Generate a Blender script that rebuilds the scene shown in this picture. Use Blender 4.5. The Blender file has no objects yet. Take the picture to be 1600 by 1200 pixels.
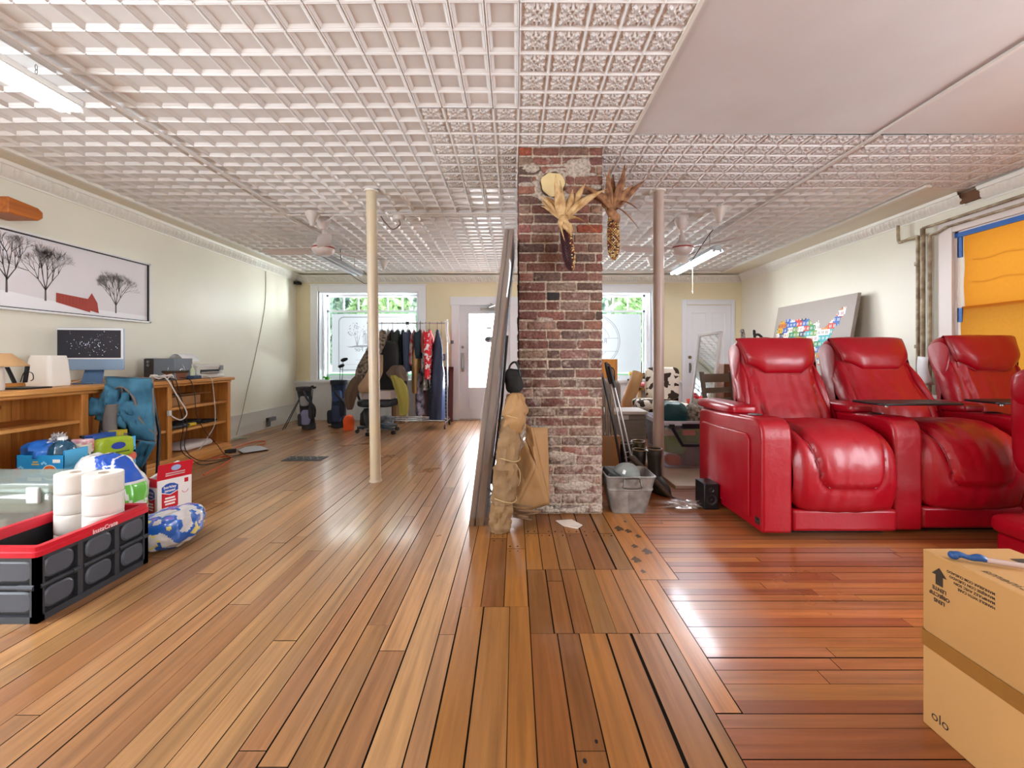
import bpy, bmesh, math, random
from mathutils import Vector, Matrix, noise
SC = bpy.context.scene
COL = SC.collection
PI = math.pi
RND = random.Random(11)

# ------------------------------------------------------------------ camera
EYE, FPX, VX, VY = 1.10, 672.0, 805.0, 560.0       # eye height, focal length and vanishing point of the room
cam = bpy.data.cameras.new('camera')
cam.sensor_width = 36.0
cam.lens = 36.0 * FPX / 1600.0
cam.shift_x = (800.0 - VX) / 1600.0
cam.shift_y = -(600.0 - VY) / 1600.0
cam.clip_start = 0.02
camo = bpy.data.objects.new('camera', cam)
camo.location = (0, 0, EYE)
camo.rotation_euler = (PI / 2, 0, 0)
COL.objects.link(camo)
SC.camera = camo

# ------------------------------------------------------------------ light and exposure
SC.view_settings.view_transform = 'Standard'
SC.view_settings.look = 'None'
SC.view_settings.gamma = 1.0
SC.view_settings.use_curve_mapping = False
SC.view_settings.exposure = 0.82
SC.cycles.use_denoising = True
SC.cycles.max_bounces = 12
SC.cycles.diffuse_bounces = 6
SC.cycles.transparent_max_bounces = 24
SC.cycles.sample_clamp_indirect = 6.0
SC.cycles.caustics_reflective = False
SC.cycles.caustics_refractive = False
w = bpy.data.worlds.new('overcast_sky')
SC.world = w
w.use_nodes = True
wn = w.node_tree.nodes['Background']
wn.inputs[0].default_value = (0.93, 0.97, 1.0, 1)
wn.inputs[1].default_value = 1.0

def area(name, loc, rot, sx, sy, power, color=(1, 1, 1)):
    l = bpy.data.lights.new(name, 'AREA')
    l.shape = 'RECTANGLE'; l.size = sx; l.size_y = sy; l.energy = power; l.color = color
    o = bpy.data.objects.new(name, l); o.location = loc; o.rotation_euler = rot
    COL.objects.link(o)
    return o
# daylight in the street beyond the shop front and in the yard beyond the side window
area('street_daylight', (-0.5, 11.5, 5.6), (math.radians(-62), 0, 0), 12, 4, 1500, (0.95, 0.96, 1.0))
area('yard_daylight', (6.4, 2.6, 2.4), (0, math.radians(80), 0), 3, 4, 10, (1, 0.98, 0.94))
# lamp added close outside the shop door to strengthen the light through its pane
area('doorway_fill', (-0.5, 9.3, 1.5), (math.radians(-90), 0, 0), 1.6, 2.2, 900, (0.95, 0.96, 1.0))
# fill lamps outside two made-up side windows, added to brighten the room
area('left_added_fill', (-4.16, 0.1, 1.48), (0, math.radians(-94), 0), 1.7, 2.8, 135, (0.86, 0.93, 1.0))
area('right_added_fill', (4.29, 0.0, 1.48), (0, math.radians(94), 0), 1.7, 2.6, 135, (0.86, 0.93, 1.0))

# ------------------------------------------------------------------ helpers
def lin(h):
    if isinstance(h, (tuple, list)):
        return tuple(h[:3])
    h = h.lstrip('#')
    out = []
    for i in (0, 2, 4):
        c = int(h[i:i + 2], 16) / 255.0
        out.append(c / 12.92 if c <= 0.04045 else ((c + 0.055) / 1.055) ** 2.4)
    return tuple(out)

MATS = {}
def mat(name, col='888888', rough=0.5, metal=0.0, bump=0.0, bscale=40.0, var=0.0, vscale=4.0, col2=None, spec=0.5,
        trans=0.0, alpha=1.0, coat=0.0, sheen=0.0, emit=None, estr=0.0, stretch=None, ior=1.45, transl=0.0, detail=4.0):
    if name in MATS:
        return MATS[name]
    m = bpy.data.materials.new(name); m.use_nodes = True
    nt = m.node_tree; N = nt.nodes; L = nt.links
    b = N['Principled BSDF']
    c = lin(col) + (1,)
    b.inputs['Base Color'].default_value = c
    b.inputs['Roughness'].default_value = rough
    b.inputs['Metallic'].default_value = metal
    b.inputs['Specular IOR Level'].default_value = spec
    b.inputs['Transmission Weight'].default_value = trans
    b.inputs['IOR'].default_value = ior
    b.inputs['Alpha'].default_value = alpha
    b.inputs['Coat Weight'].default_value = coat
    b.inputs['Coat Roughness'].default_value = 0.15
    b.inputs['Sheen Weight'].default_value = sheen
    if emit:
        b.inputs['Emission Color'].default_value = lin(emit) + (1,)
        b.inputs['Emission Strength'].default_value = estr
    tc = N.new('ShaderNodeTexCoord'); src = tc.outputs['Object']
    if stretch:
        mp = N.new('ShaderNodeMapping'); mp.inputs['Scale'].default_value = stretch
        L.new(src, mp.inputs[0]); src = mp.outputs[0]
    if var or col2:
        n = N.new('ShaderNodeTexNoise'); n.inputs['Scale'].default_value = vscale; n.inputs['Detail'].default_value = detail
        L.new(src, n.inputs['Vector'])
        mx = N.new('ShaderNodeMix'); mx.data_type = 'RGBA'
        rp = N.new('ShaderNodeMapRange'); rp.inputs[1].default_value = 0.35; rp.inputs[2].default_value = 0.65
        L.new(n.outputs[0], rp.inputs[0]); L.new(rp.outputs[0], mx.inputs[0])
        c2 = lin(col2) if col2 else tuple(x * (1 - var) for x in c[:3])
        mx.inputs[6].default_value = c; mx.inputs[7].default_value = tuple(c2) + (1,)
        L.new(mx.outputs[2], b.inputs['Base Color'])
    if bump:
        n2 = N.new('ShaderNodeTexNoise'); n2.inputs['Scale'].default_value = bscale; n2.inputs['Detail'].default_value = 5
        L.new(src, n2.inputs['Vector'])
        bp = N.new('ShaderNodeBump'); bp.inputs['Strength'].default_value = bump; bp.inputs['Distance'].default_value = 0.01
        L.new(n2.outputs[0], bp.inputs['Height']); L.new(bp.outputs[0], b.inputs['Normal'])
    if transl:
        t = N.new('ShaderNodeBsdfTranslucent'); t.inputs[0].default_value = c
        ms = N.new('ShaderNodeMixShader'); ms.inputs[0].default_value = transl
        out = N['Material Output']
        L.new(b.outputs[0], ms.inputs[1]); L.new(t.outputs[0], ms.inputs[2]); L.new(ms.outputs[0], out.inputs[0])
    MATS[name] = m
    return m

def glassy(name, tint='ffffff', refl=0.06, rough=0.05, fill=0.0, fillcol='ffffff'):
    """thin clear sheet: mostly see-through, a little mirror, optionally a little milky"""
    if name in MATS:
        return MATS[name]
    m = bpy.data.materials.new(name); m.use_nodes = True
    nt = m.node_tree; N = nt.nodes; L = nt.links
    N.remove(N['Principled BSDF'])
    tr = N.new('ShaderNodeBsdfTransparent'); tr.inputs[0].default_value = lin(tint) + (1,)
    gl = N.new('ShaderNodeBsdfGlossy'); gl.inputs['Roughness'].default_value = rough
    a = N.new('ShaderNodeMixShader'); a.inputs[0].default_value = refl
    L.new(tr.outputs[0], a.inputs[1]); L.new(gl.outputs[0], a.inputs[2])
    last = a
    if fill:
        d = N.new('ShaderNodeBsdfDiffuse'); d.inputs[0].default_value = lin(fillcol) + (1,)
        c = N.new('ShaderNodeMixShader'); c.inputs[0].default_value = fill
        L.new(a.outputs[0], c.inputs[1]); L.new(d.outputs[0], c.inputs[2]); last = c
    L.new(last.outputs[0], N['Material Output'].inputs[0])
    MATS[name] = m
    return m

ORG = {}
def thing(name, label, cat, loc=(0, 0, 0), group=None, world=True, rotz=0.0):
    o = bpy.data.objects.new(name, None); COL.objects.link(o)
    o.empty_display_size = 0.1
    o.location = loc; o.rotation_euler = (0, 0, rotz)
    o['label'] = label; o['category'] = cat
    if group: o['group'] = group
    ORG[o] = Vector(loc) if world else Vector((0, 0, 0))
    return o
def tag(o, label, cat, group=None, kind=None):
    o['label'] = label; o['category'] = cat
    if group: o['group'] = group
    if kind: o['kind'] = kind
    return o
def struct(o):
    o['kind'] = 'structure'
    return o
def copy_tree(o, parent=None):
    c = o.copy(); COL.objects.link(c)
    if parent: c.parent = parent
    for ch in list(o.children): copy_tree(ch, c)
    return c

def rotm(rx=0, ry=0, rz=0):
    return Matrix.Rotation(rz, 3, 'Z') @ Matrix.Rotation(ry, 3, 'Y') @ Matrix.Rotation(rx, 3, 'X')

class MB:
    def __init__(s):
        s.v = []; s.f = []; s.m = []; s.c = []; s.xf = None
    def at(s, loc=(0, 0, 0), rx=0, ry=0, rz=0):
        s.xf = (rotm(rx, ry, rz), Vector(loc)); return s
    def add(s, vs, fs, mi=0, col=None):
        b = len(s.v)
        if s.xf:
            r, t = s.xf
            vs = [r @ Vector(p) + t for p in vs]
        s.v += [tuple(p) for p in vs]
        for f in fs:
            s.f.append(tuple(i + b for i in f)); s.m.append(mi); s.c.append(col)
        return s
    def box(s, x0, y0, z0, x1, y1, z1, mi=0, col=None):
        vs = [(x, y, z) for z in (z0, z1) for y in (y0, y1) for x in (x0, x1)]
        return s.add(vs, [(0, 2, 3, 1), (4, 5, 7, 6), (0, 1, 5, 4), (2, 6, 7, 3), (0, 4, 6, 2), (1, 3, 7, 5)], mi, col)
    def cbox(s, c, d, rx=0, ry=0, rz=0, mi=0, col=None):
        r = rotm(rx, ry, rz); c = Vector(c)
        vs = [r @ Vector((x * d[0] / 2, y * d[1] / 2, z * d[2] / 2)) + c for z in (-1, 1) for y in (-1, 1) for x in (-1, 1)]
        return s.add(vs, [(0, 2, 3, 1), (4, 5, 7, 6), (0, 1, 5, 4), (2, 6, 7, 3), (0, 4, 6, 2), (1, 3, 7, 5)], mi, col)
    def quad(s, a, b, c, d, mi=0, col=None):
        return s.add([a, b, c, d], [(0, 1, 2, 3)], mi, col)
    def poly(s, pts, mi=0, col=None):
        return s.add(pts, [tuple(range(len(pts)))], mi, col)
    def tube(s, pts, r, n=8, mi=0, caps=True, closed=False):
        pts = [Vector(p) for p in pts]; k = len(pts)
        rs = r if isinstance(r, (list, tuple)) else [r] * k
        ring = []; prev = None
        for i in range(k):
            if closed: t = pts[(i + 1) % k] - pts[i - 1]
            elif i == 0: t = pts[1] - pts[0]
            elif i == k - 1: t = pts[-1] - pts[-2]
            else: t = (pts[i + 1] - pts[i]).normalized() + (pts[i] - pts[i - 1]).normalized()
            if t.length < 1e-9: t = Vector((0, 0, 1))
            t.normalize()
            if prev is None:
                a = Vector((0, 0, 1)) if abs(t.z) < 0.9 else Vector((1, 0, 0))
                u = t.cross(a).normalized()
            else:
                u = prev - t * prev.dot(t)
                u = u.normalized() if u.length > 1e-6 else t.cross(Vector((0.3, 0.5, 0.8))).normalized()
            prev = u; w_ = t.cross(u)
            ring.append([pts[i] + (u * math.cos(2 * PI * j / n) + w_ * math.sin(2 * PI * j / n)) * rs[i] for j in range(n)])
        return s.loft(ring, caps, caps, mi=mi, loop=closed)
    def cyl(s, p0, p1, r, r1=None, n=16, mi=0):
        return s.tube([p0, p1], [r, r if r1 is None else r1], n, mi)
    def loft(s, rings, c0=True, c1=True, mi=0, loop=False, open_=False):
        k = len(rings); n = len(rings[0]); vs = [p for r in rings for p in r]; fs = []
        for i in range(k if loop else k - 1):
            a = i * n; b = ((i + 1) % k) * n
            for j in range(n - 1 if open_ else n):
                j2 = (j + 1) % n
                fs.append((a + j, a + j2, b + j2, b + j))
        if not loop and not open_:
            if c0: fs.append(tuple(reversed(range(n))))
            if c1: fs.append(tuple((k - 1) * n + j for j in range(n)))
        return s.add(vs, fs, mi)
    def lathe(s, prof, c=(0, 0, 0), n=24, mi=0, sx=1.0, sy=1.0, caps=True):
        c = Vector(c)
        rings = [[c + Vector((max(r, 1e-4) * math.cos(2 * PI * j / n) * sx, max(r, 1e-4) * math.sin(2 * PI * j / n) * sy, z)) for j in range(n)] for r, z in prof]
        return s.loft(rings, caps, caps, mi)
    def grid(s, fn, nu, nv, mi=0, wrapu=False):
        vs = [fn(i / nu, j / nv) for j in range(nv + 1) for i in range(nu + (0 if wrapu else 1))]
        row = nu if wrapu else nu + 1; fs = []
        for j in range(nv):
            for i in range(nu):
                i2 = (i + 1) % row
                fs.append((j * row + i, j * row + i2, (j + 1) * row + i2, (j + 1) * row + i))
        return s.add(vs, fs, mi)
    def puff(s, c, d, e=0.6, e2=None, nu=24, nv=14, rx=0, ry=0, rz=0, amp=0.0, fr=6.0, seed=0, mi=0):
        """superellipsoid pillow with size d, optionally crumpled"""
        r = rotm(rx, ry, rz); c = Vector(c); e2 = e if e2 is None else e2
        def sg(x, p): return math.copysign(abs(x) ** p, x)
        def fn(u, v):
            a = 2 * PI * u; b = -PI / 2 + PI * v
            p = Vector((sg(math.cos(b), e2) * sg(math.cos(a), e) * d[0] / 2, sg(math.cos(b), e2) * sg(math.sin(a), e) * d[1] / 2, sg(math.sin(b), e2) * d[2] / 2))
            if amp:
                q = p * fr + Vector((seed, seed * 1.7, seed * 0.3))
                p = p * (1 + 0) + p.normalized() * amp * (noise.noise(q) + 0.5 * noise.noise(q * 2.3))
            return r @ p + c
        return s.grid(fn, nu, nv, mi, wrapu=True)
    def prism(s, poly, fn, d0, d1, mi=0):
        """extrude a 2-D outline: fn(a, b, d) -> point"""
        return s.loft([[fn(a, b, d0) for a, b in poly], [fn(a, b, d1) for a, b in poly]], True, True, mi)
    def text(s, txt, size, fn, mi=0, align='CENTER', space=1.0, bold=0.0):
        """flat lettering: fn(x, y) -> point"""
        cu = bpy.data.curves.new('lettering', 'FONT'); cu.body = txt; cu.size = size; cu.align_x = align
        cu.space_character = space; cu.offset = bold; cu.resolution_u = 3
        o = bpy.data.objects.new('lettering', cu); COL.objects.link(o)
        bpy.context.view_layer.update()
        me = bpy.data.meshes.new_from_object(o.evaluated_get(bpy.context.evaluated_depsgraph_get()))
        s.add([fn(v.co.x, v.co.y) for v in me.vertices], [tuple(p.vertices) for p in me.polygons], mi)
        bpy.data.meshes.remove(me); bpy.data.objects.remove(o); bpy.data.curves.remove(cu)
        return s
    def build(s, name, mats, parent=None, smooth=True, ang=40, bevel=0.0, seg=2, sub=0, loc=None, solid=0.0, fix=True):
        off = Vector((0, 0, 0))
        if parent is not None:
            top = parent
            while top.parent: top = top.parent
            off = ORG.get(top, off)
        elif loc is not None:
            off = Vector(loc)
        me = bpy.data.meshes.new(name)
        me.from_pydata([(p[0] - off.x, p[1] - off.y, p[2] - off.z) for p in s.v], [], s.f)
        if not isinstance(mats, (list, tuple)): mats = [mats]
        for m in mats: me.materials.append(m)
        for i, p in enumerate(me.polygons): p.material_index = s.m[i]
        if any(c is not None for c in s.c):
            at = me.color_attributes.new('tint', 'FLOAT_COLOR', 'CORNER')
            for i, p in enumerate(me.polygons):
                c = s.c[i] or (1, 1, 1)
                for li in p.loop_indices: at.data[li].color = (c[0], c[1], c[2], 1)
        if fix:
            bm = bmesh.new(); bm.from_mesh(me)
            bmesh.ops.recalc_face_normals(bm, faces=bm.faces)
            bm.to_mesh(me); bm.free()
        if smooth:
            me.polygons.foreach_set('use_smooth', [True] * len(me.polygons))
            me.set_sharp_from_angle(angle=math.radians(ang))
        me.update()
        o = bpy.data.objects.new(name, me); COL.objects.link(o)
        if parent is not None: o.parent = parent
        elif loc is not None: o.location = loc
        if solid:
            k = o.modifiers.new('solid', 'SOLIDIFY'); k.thickness = solid; k.offset = 0
        if bevel:
            k = o.modifiers.new('bevel', 'BEVEL'); k.width = bevel; k.segments = seg; k.limit_method = 'ANGLE'; k.angle_limit = math.radians(35)
        if sub:
            k = o.modifiers.new('sub', 'SUBSURF'); k.levels = sub; k.render_levels = sub
        return o

def px(x, Y): return (x - VX) / FPX * Y          # metres right of the lens for a picture column at depth Y
def pz(y, Y): return EYE + (VY - y) / FPX * Y
def P(x, y, Y): return Vector((px(x, Y), Y, pz(y, Y)))
def ncol(base, amt, rnd=RND):
    k = 1 + rnd.uniform(-amt, amt)
    return tuple(min(1, c * k * (1 + rnd.uniform(-amt, amt) * 0.3)) for c in base)
def rrect(x0, y0, x1, y1, r, n=5):
    pts = []
    for cx, cy, a0 in ((x1 - r, y1 - r, 0), (x0 + r, y1 - r, 90), (x0 + r, y0 + r, 180), (x1 - r, y0 + r, 270)):
        for i in range(n + 1):
            a = math.radians(a0 + 90 * i / n)
            pts.append((cx + r * math.cos(a), cy + r * math.sin(a)))
    return pts
def smooth_path(pts, k=6):
    pts = [Vector(p) for p in pts]; out = []
    for i in range(len(pts) - 1):
        p0 = pts[max(i - 1, 0)]; p1 = pts[i]; p2 = pts[i + 1]; p3 = pts[min(i + 2, len(pts) - 1)]
        for j in range(k):
            t = j / k
            out.append(0.5 * ((2 * p1) + (p2 - p0) * t + (2 * p0 - 5 * p1 + 4 * p2 - p3) * t * t + (3 * p1 - p0 - 3 * p2 + p3) * t ** 3))
    out.append(pts[-1])
    return out
def sstep(a, b, x):
    t = max(0.0, min(1.0, (x - a) / (b - a)))
    return t * t * (3 - 2 * t)
# ------------------------------------------------------------------ the room
XL, XR, YF, YB, HC = -3.92, 4.05, 7.70, -2.6, 2.60
M_wall = mat('cream_wall_paint', 'e6e2d2', 0.42, bump=0.12, bscale=9, var=0.05, vscale=1.2, spec=0.45)
M_farwall = mat('yellow_cream_wall_paint', 'e4d8b6', 0.5, bump=0.1, bscale=9, var=0.05, vscale=1.5)
M_trim = mat('white_gloss_paint', 'dfe0e4', 0.35, bump=0.04, bscale=20)
M_tin = mat('painted_tin', 'dcdbda', 0.36, bump=0.05, bscale=30, spec=0.5)
M_strip = mat('painted_border_paper', 'e2dccb', 0.55, bump=0.25, bscale=120)
M_plaster = mat('painted_plaster', 'd2cecd', 0.4, bump=0.25, bscale=3, var=0.06, vscale=1.2, col2='c8c2c0')
M_crown = mat('painted_crown', 'e6e4dc', 0.4)
M_dark = mat('dark_gap', '1d1612', 0.9)

def boardmat(name, stretch):
    m = bpy.data.materials.new(name); m.use_nodes = True
    N = m.node_tree.nodes; L = m.node_tree.links; b = N['Principled BSDF']
    at = N.new('ShaderNodeAttribute'); at.attribute_name = 'tint'
    tc = N.new('ShaderNodeTexCoord'); mp = N.new('ShaderNodeMapping'); mp.inputs['Scale'].default_value = stretch
    L.new(tc.outputs['Object'], mp.inputs[0])
    sc = N.new('ShaderNodeVectorMath'); sc.operation = 'SCALE'; sc.inputs[3].default_value = 90.0
    L.new(at.outputs['Color'], sc.inputs[0])
    ad = N.new('ShaderNodeVectorMath'); L.new(mp.outputs[0], ad.inputs[0]); L.new(sc.outputs[0], ad.inputs[1])
    n = N.new('ShaderNodeTexNoise'); n.inputs['Scale'].default_value = 1.0; n.inputs['Detail'].default_value = 7; n.inputs['Roughness'].default_value = 0.62
    L.new(ad.outputs[0], n.inputs['Vector'])
    rp = N.new('ShaderNodeValToRGB')
    rp.color_ramp.elements[0].position = 0.3; rp.color_ramp.elements[0].color = (0.66, 0.63, 0.62, 1)
    rp.color_ramp.elements[1].position = 0.68; rp.color_ramp.elements[1].color = (1.12, 1.1, 1.05, 1)
    L.new(n.outputs[0], rp.inputs[0])
    mx = N.new('ShaderNodeMix'); mx.data_type = 'RGBA'; mx.blend_type = 'MULTIPLY'; mx.inputs[0].default_value = 1
    L.new(at.outputs['Color'], mx.inputs[6]); L.new(rp.outputs[0], mx.inputs[7])
    # worn, greyish scuffs
    n2 = N.new('ShaderNodeTexNoise'); n2.inputs['Scale'].default_value = 1.7; n2.inputs['Detail'].default_value = 6
    L.new(tc.outputs['Object'], n2.inputs['Vector'])
    r2 = N.new('ShaderNodeMapRange'); r2.inputs[1].default_value = 0.52; r2.inputs[2].default_value = 0.72; r2.inputs[4].default_value = 0.4
    L.new(n2.outputs[0], r2.inputs[0])
    m2 = N.new('ShaderNodeMix'); m2.data_type = 'RGBA'; m2.inputs[7].default_value = lin('8c6e5a') + (1,)
    L.new(r2.outputs[0], m2.inputs[0]); L.new(mx.outputs[2], m2.inputs[6])
    L.new(m2.outputs[2], b.inputs['Base Color'])
    r3 = N.new('ShaderNodeMapRange'); r3.inputs[3].default_value = 0.2; r3.inputs[4].default_value = 0.42
    L.new(n2.outputs[0], r3.inputs[0]); L.new(r3.outputs[0], b.inputs['Roughness'])
    bp = N.new('ShaderNodeBump'); bp.inputs['Strength'].default_value = 0.12; bp.inputs['Distance'].default_value = 0.004
    L.new(n.outputs[0], bp.inputs['Height']); L.new(bp.outputs[0], b.inputs['Normal'])
    b.inputs['Coat Weight'].default_value = 0.25; b.inputs['Coat Roughness'].default_value = 0.12
    return m
M_bY = boardmat('floorboards_lengthwise', (38, 1.6, 20))
M_bX = boardmat('floorboards_crosswise', (1.6, 38, 20))

fl = MB(); rf = random.Random(5)
C_left = [lin(h) for h in ('a87c50', 'a0744a', 'ad8357', '9a6e46', 'a67a50', '966943')]
C_mid = [lin(h) for h in ('94612d', '8a572a', '9b662f', '845228', '956636')]
C_right = [lin(h) for h in ('a56536', '9c5c31', 'b06d3c', 'ae6e38', '92532f', 'a5673e')]
def boards(x0, x1, y0, y1, axis, width, pal, lmin, lmax, gap=0.003, seams=None, nails=False):
    """fill a rectangle with boards running along axis 'Y' or 'X'"""
    lo, hi = (x0, x1) if axis == 'Y' else (y0, y1)
    s0, s1 = (y0, y1) if axis == 'Y' else (x0, x1)
    p = lo
    while p < hi - 0.004:
        wd = width * rf.uniform(0.82, 1.16); e = min(p + wd, hi)
        if hi - e < width * 0.4: e = hi
        cuts = list(seams) if seams else []
        if not seams:
            q = s0 - rf.uniform(0, lmax)
            while q < s1:
                if q > s0 + 0.15: cuts.append(q)
                q += rf.uniform(lmin, lmax)
        cuts = [s0] + cuts + [s1]
        g = gap * rf.choice((0.25, 0.35, 0.5, 0.7, 1.0, 1.5))
        for a, b in zip(cuts[:-1], cuts[1:]):
            c = ncol(rf.choice(pal), 0.12, rf); z = rf.uniform(-0.0008, 0.0008)
            if axis == 'Y': q4 = [(p + g, a + 0.0012, z), (e - g, a + 0.0012, z), (e - g, b - 0.0012, z), (p + g, b - 0.0012, z)]
            else: q4 = [(a + 0.0012, p + g, z), (b - 0.0012, p + g, z), (b - 0.0012, e - g, z), (a + 0.0012, e - g, z)]
            fl.quad(*q4, mi=0 if axis == 'Y' else 1, col=c)
            if nails:
                for qy in (a + 0.03, b - 0.03):
                    for t in (0.25, 0.75):
                        if qy < s0 + 0.1 or qy > s1 - 0.05 or rf.random() < 0.25: continue
                        r = rf.uniform(0.003, 0.006); cx = p + wd * t
                        pts = [(cx + r * math.cos(i * PI / 4), qy + 1.5 * r * math.sin(i * PI / 4), z + 0.0006) for i in range(8)]
                        if axis == 'X': pts = [(y_, x_, z_) for x_, y_, z_ in pts]
                        fl.poly(pts, mi=2)
        p = e
fl.box(XL - 0.3, YB, -0.3, XR + 0.3, YF + 0.3, -0.007, mi=2)
boards(XL - 0.02, -0.24, YB, YF + 0.02, 'Y', 0.093, C_left, 1.6, 3.6, 0.0026)
boards(-0.24, 0.06, YB, 1.905, 'Y', 0.1, C_mid, 1.5, 3, 0.003, nails=True)
boards(-0.24, 0.06, 1.905, 3.2, 'Y', 0.1, C_mid, 1.5, 3, 0.003, nails=True)
boards(-0.24, 0.62, 3.2, YF + 0.02, 'Y', 0.095, C_left, 1.5, 3, 0.0026)
boards(0.06, 0.62, YB, 1.72, 'Y', 0.1, C_mid, 3, 4, 0.004, seams=[], nails=True)
boards(0.06, 0.62, 1.72, 2.24, 'Y', 0.096, C_mid, 3, 4, 0.003, seams=[])
boards(0.06, 0.62, 2.24, 3.2, 'Y', 0.1, C_mid, 3, 4, 0.004, seams=[2.70], nails=True)
wide = [lin('b3712f'), lin('bb7a38')]
fl.quad((0.622, 1.335, 0), (0.702, 1.335, 0), (0.702, 2.135, 0), (0.622, 2.135, 0), col=wide[1])
fl.quad((0.622, 2.139, 0), (0.812, 2.139, 0), (0.812, 3.2, 0), (0.622, 3.2, 0), col=wide[0])
for cx, cy, r in ((0.66, 2.35, 0.028), (0.70, 2.52, 0.02), (0.75, 2.45, 0.03), (0.67, 2.78, 0.032), (0.72, 2.74, 0.024), (0.76, 2.66, 0.02), (0.66, 2.22, 0.015), (0.74, 2.9, 0.012)):
    fl.poly([(cx + r * (0.8 + 0.3 * math.sin(3 * i)) * math.cos(i * PI / 7), cy + 1.5 * r * (0.8 + 0.3 * math.cos(2 * i)) * math.sin(i * PI / 7), 0.0008) for i in range(14)], mi=3)
boards(0.622, XR + 0.02, YB, 1.331, 'X', 0.085, C_right, 1.2, 3, 0.0022)
boards(0.705, XR + 0.02, 1.331, 2.137, 'X', 0.062, C_right, 0.9, 2.4, 0.0018)
boards(0.815, XR + 0.02, 2.137, 3.2, 'X', 0.062, C_right, 0.9, 2.4, 0.0018)
boards(0.622, XR + 0.02, 3.2, YF + 0.02, 'X', 0.07, C_right, 0.9, 2.4, 0.002)
struct(fl.build('floor', [M_bY, M_bX, M_dark, mat('dark_wood_stain', '51371f', 0.35)], smooth=False, fix=False))

# ---- pressed tin ceiling
ce = MB(); T = 0.1524; GX0, GY0 = 0.02, 2.572
def zc(x, y): return HC + 0.003 * math.sin(x * 3.1 + y * 1.3) + 0.0025 * math.sin(y * 4.7 - x)
def ring(cx, cy, h, dz):
    return [(cx + a * h, cy + b * h, zc(cx + a * h, cy + b * h) + dz) for a, b in ((-1, -1), (1, -1), (1, 1), (-1, 1))]
def plain_tile(cx, cy):
    h = T / 2
    rs = [ring(cx, cy, h, 0.003), ring(cx, cy, h - 0.0045, -0.004), ring(cx, cy, h - 0.009, 0.001), ring(cx, cy, h - 0.012, 0.0005), ring(cx, cy, h - 0.025, 0.011)]
    vs = [p for r in rs for p in r]; fs = []
    for k in range(4):
        for j in range(4):
            fs.append((k * 4 + j, k * 4 + (j + 1) % 4, k * 4 + 4 + (j + 1) % 4, k * 4 + 4 + j))
    fs.append((16, 17, 18, 19)); ce.add(vs, fs)
def flower_tile(cx, cy, side):
    h = T / 2; n = 22
    def fn(u, v):
        a, b = (u - 0.5) * 2, (v - 0.5) * 2
        m = max(abs(a), abs(b)); r = math.hypot(a, b); th = math.atan2(b, a)
        if m > 0.86: dz = -0.005 if m > 0.93 else 0.004
        else:
            q = (th + PI / 4) % (PI / 2) - PI / 4; dq = PI / 4 - abs(q)          # angle from the axis / from the diagonal
            wl = 0.15 * math.sin(PI * min(1, r / 1.12)) + 0.001; d_ = abs(r * math.sin(dq)) / wl
            leaf = max(0.0, 1 - d_ ** 4) * (0.55 + 0.45 * min(1, d_ * 2.2)) if r < 1.1 else 0
            fan_ = max(math.exp(-((abs(q) - k_) * r / 0.035) ** 2) for k_ in (0.0, 0.24, 0.46)) * sstep(0.25, 0.42, r) * (1 - sstep(0.68, 0.8, r))
            dz = 0.006 - 0.013 * max(leaf, 0.75 * fan_) - 0.008 * (1 - sstep(0.0, 0.13, r))
        x, y = cx + a * h, cy + b * h
        return (x, y, zc(x, y) + dz)
    ce.grid(fn, n, n)
for j in range(-34, 32):
    cy = GY0 + (j + 0.5) * T
    for i in range(-24, 26):
        cx = GX0 + (i + 0.5) * T
        if cx > 3.58 and not (cy < 3.79): continue
        if cx > GX0 + 5 * T and cy < GY0 + 2 * T: continue                  # flat plaster patch
        fl_ = (0 <= i < 5 and j < 4) or (-4 <= i < 0 and 0 <= j < 8) or (i >= 5 and 2 <= j < 8) or (0 <= i < 5 and 4 <= j < 8)
        if cy < 1.3 : fl_ = False
        (flower_tile(cx, cy, 0) if fl_ else plain_tile(cx, cy))
xe = GX0 + 5 * T; ye = GY0 + 2 * T
ce.quad((xe, YB, HC + 0.002), (XR + 0.1, YB, HC + 0.002), (XR + 0.1, ye, HC + 0.002), (xe, ye, HC + 0.002), mi=1)
xl = GX0 - 24 * T; xr = GX0 + 23 * T + 0.05; yf = GY0 + 32 * T
ce.box(XL - 0.05, YB, HC - 0.004, xl, YF + 0.05, HC + 0.02, mi=2)
ce.box(xl, yf, HC - 0.004, XR + 0.05, YF + 0.05, HC + 0.02, mi=2)
ce.box(xr, 3.79, HC - 0.004, XR + 0.05, yf, HC + 0.02, mi=2)
for a, b in (((xl - 0.02, YB), (xl + 0.02, yf)), ((xr - 0.02, 3.72), (xr + 0.03, yf))):
    ce.box(a[0], a[1], HC - 0.018, b[0], b[1], HC + 0.01, mi=3)
ce.box(xl, yf - 0.02, HC - 0.018, xr, yf + 0.02, HC + 0.01, mi=3)
ce.box(xe - 0.012, YB, HC - 0.008, xe + 0.008, ye, HC + 0.01, mi=3)
ce.box(XL - 0.3, YB, HC + 0.03, XR + 0.3, YF + 0.3, HC + 0.1, mi=1)
struct(ce.build('ceiling', [M_tin, M_plaster, M_strip, M_crown], smooth=True, ang=22, fix=False))

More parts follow.
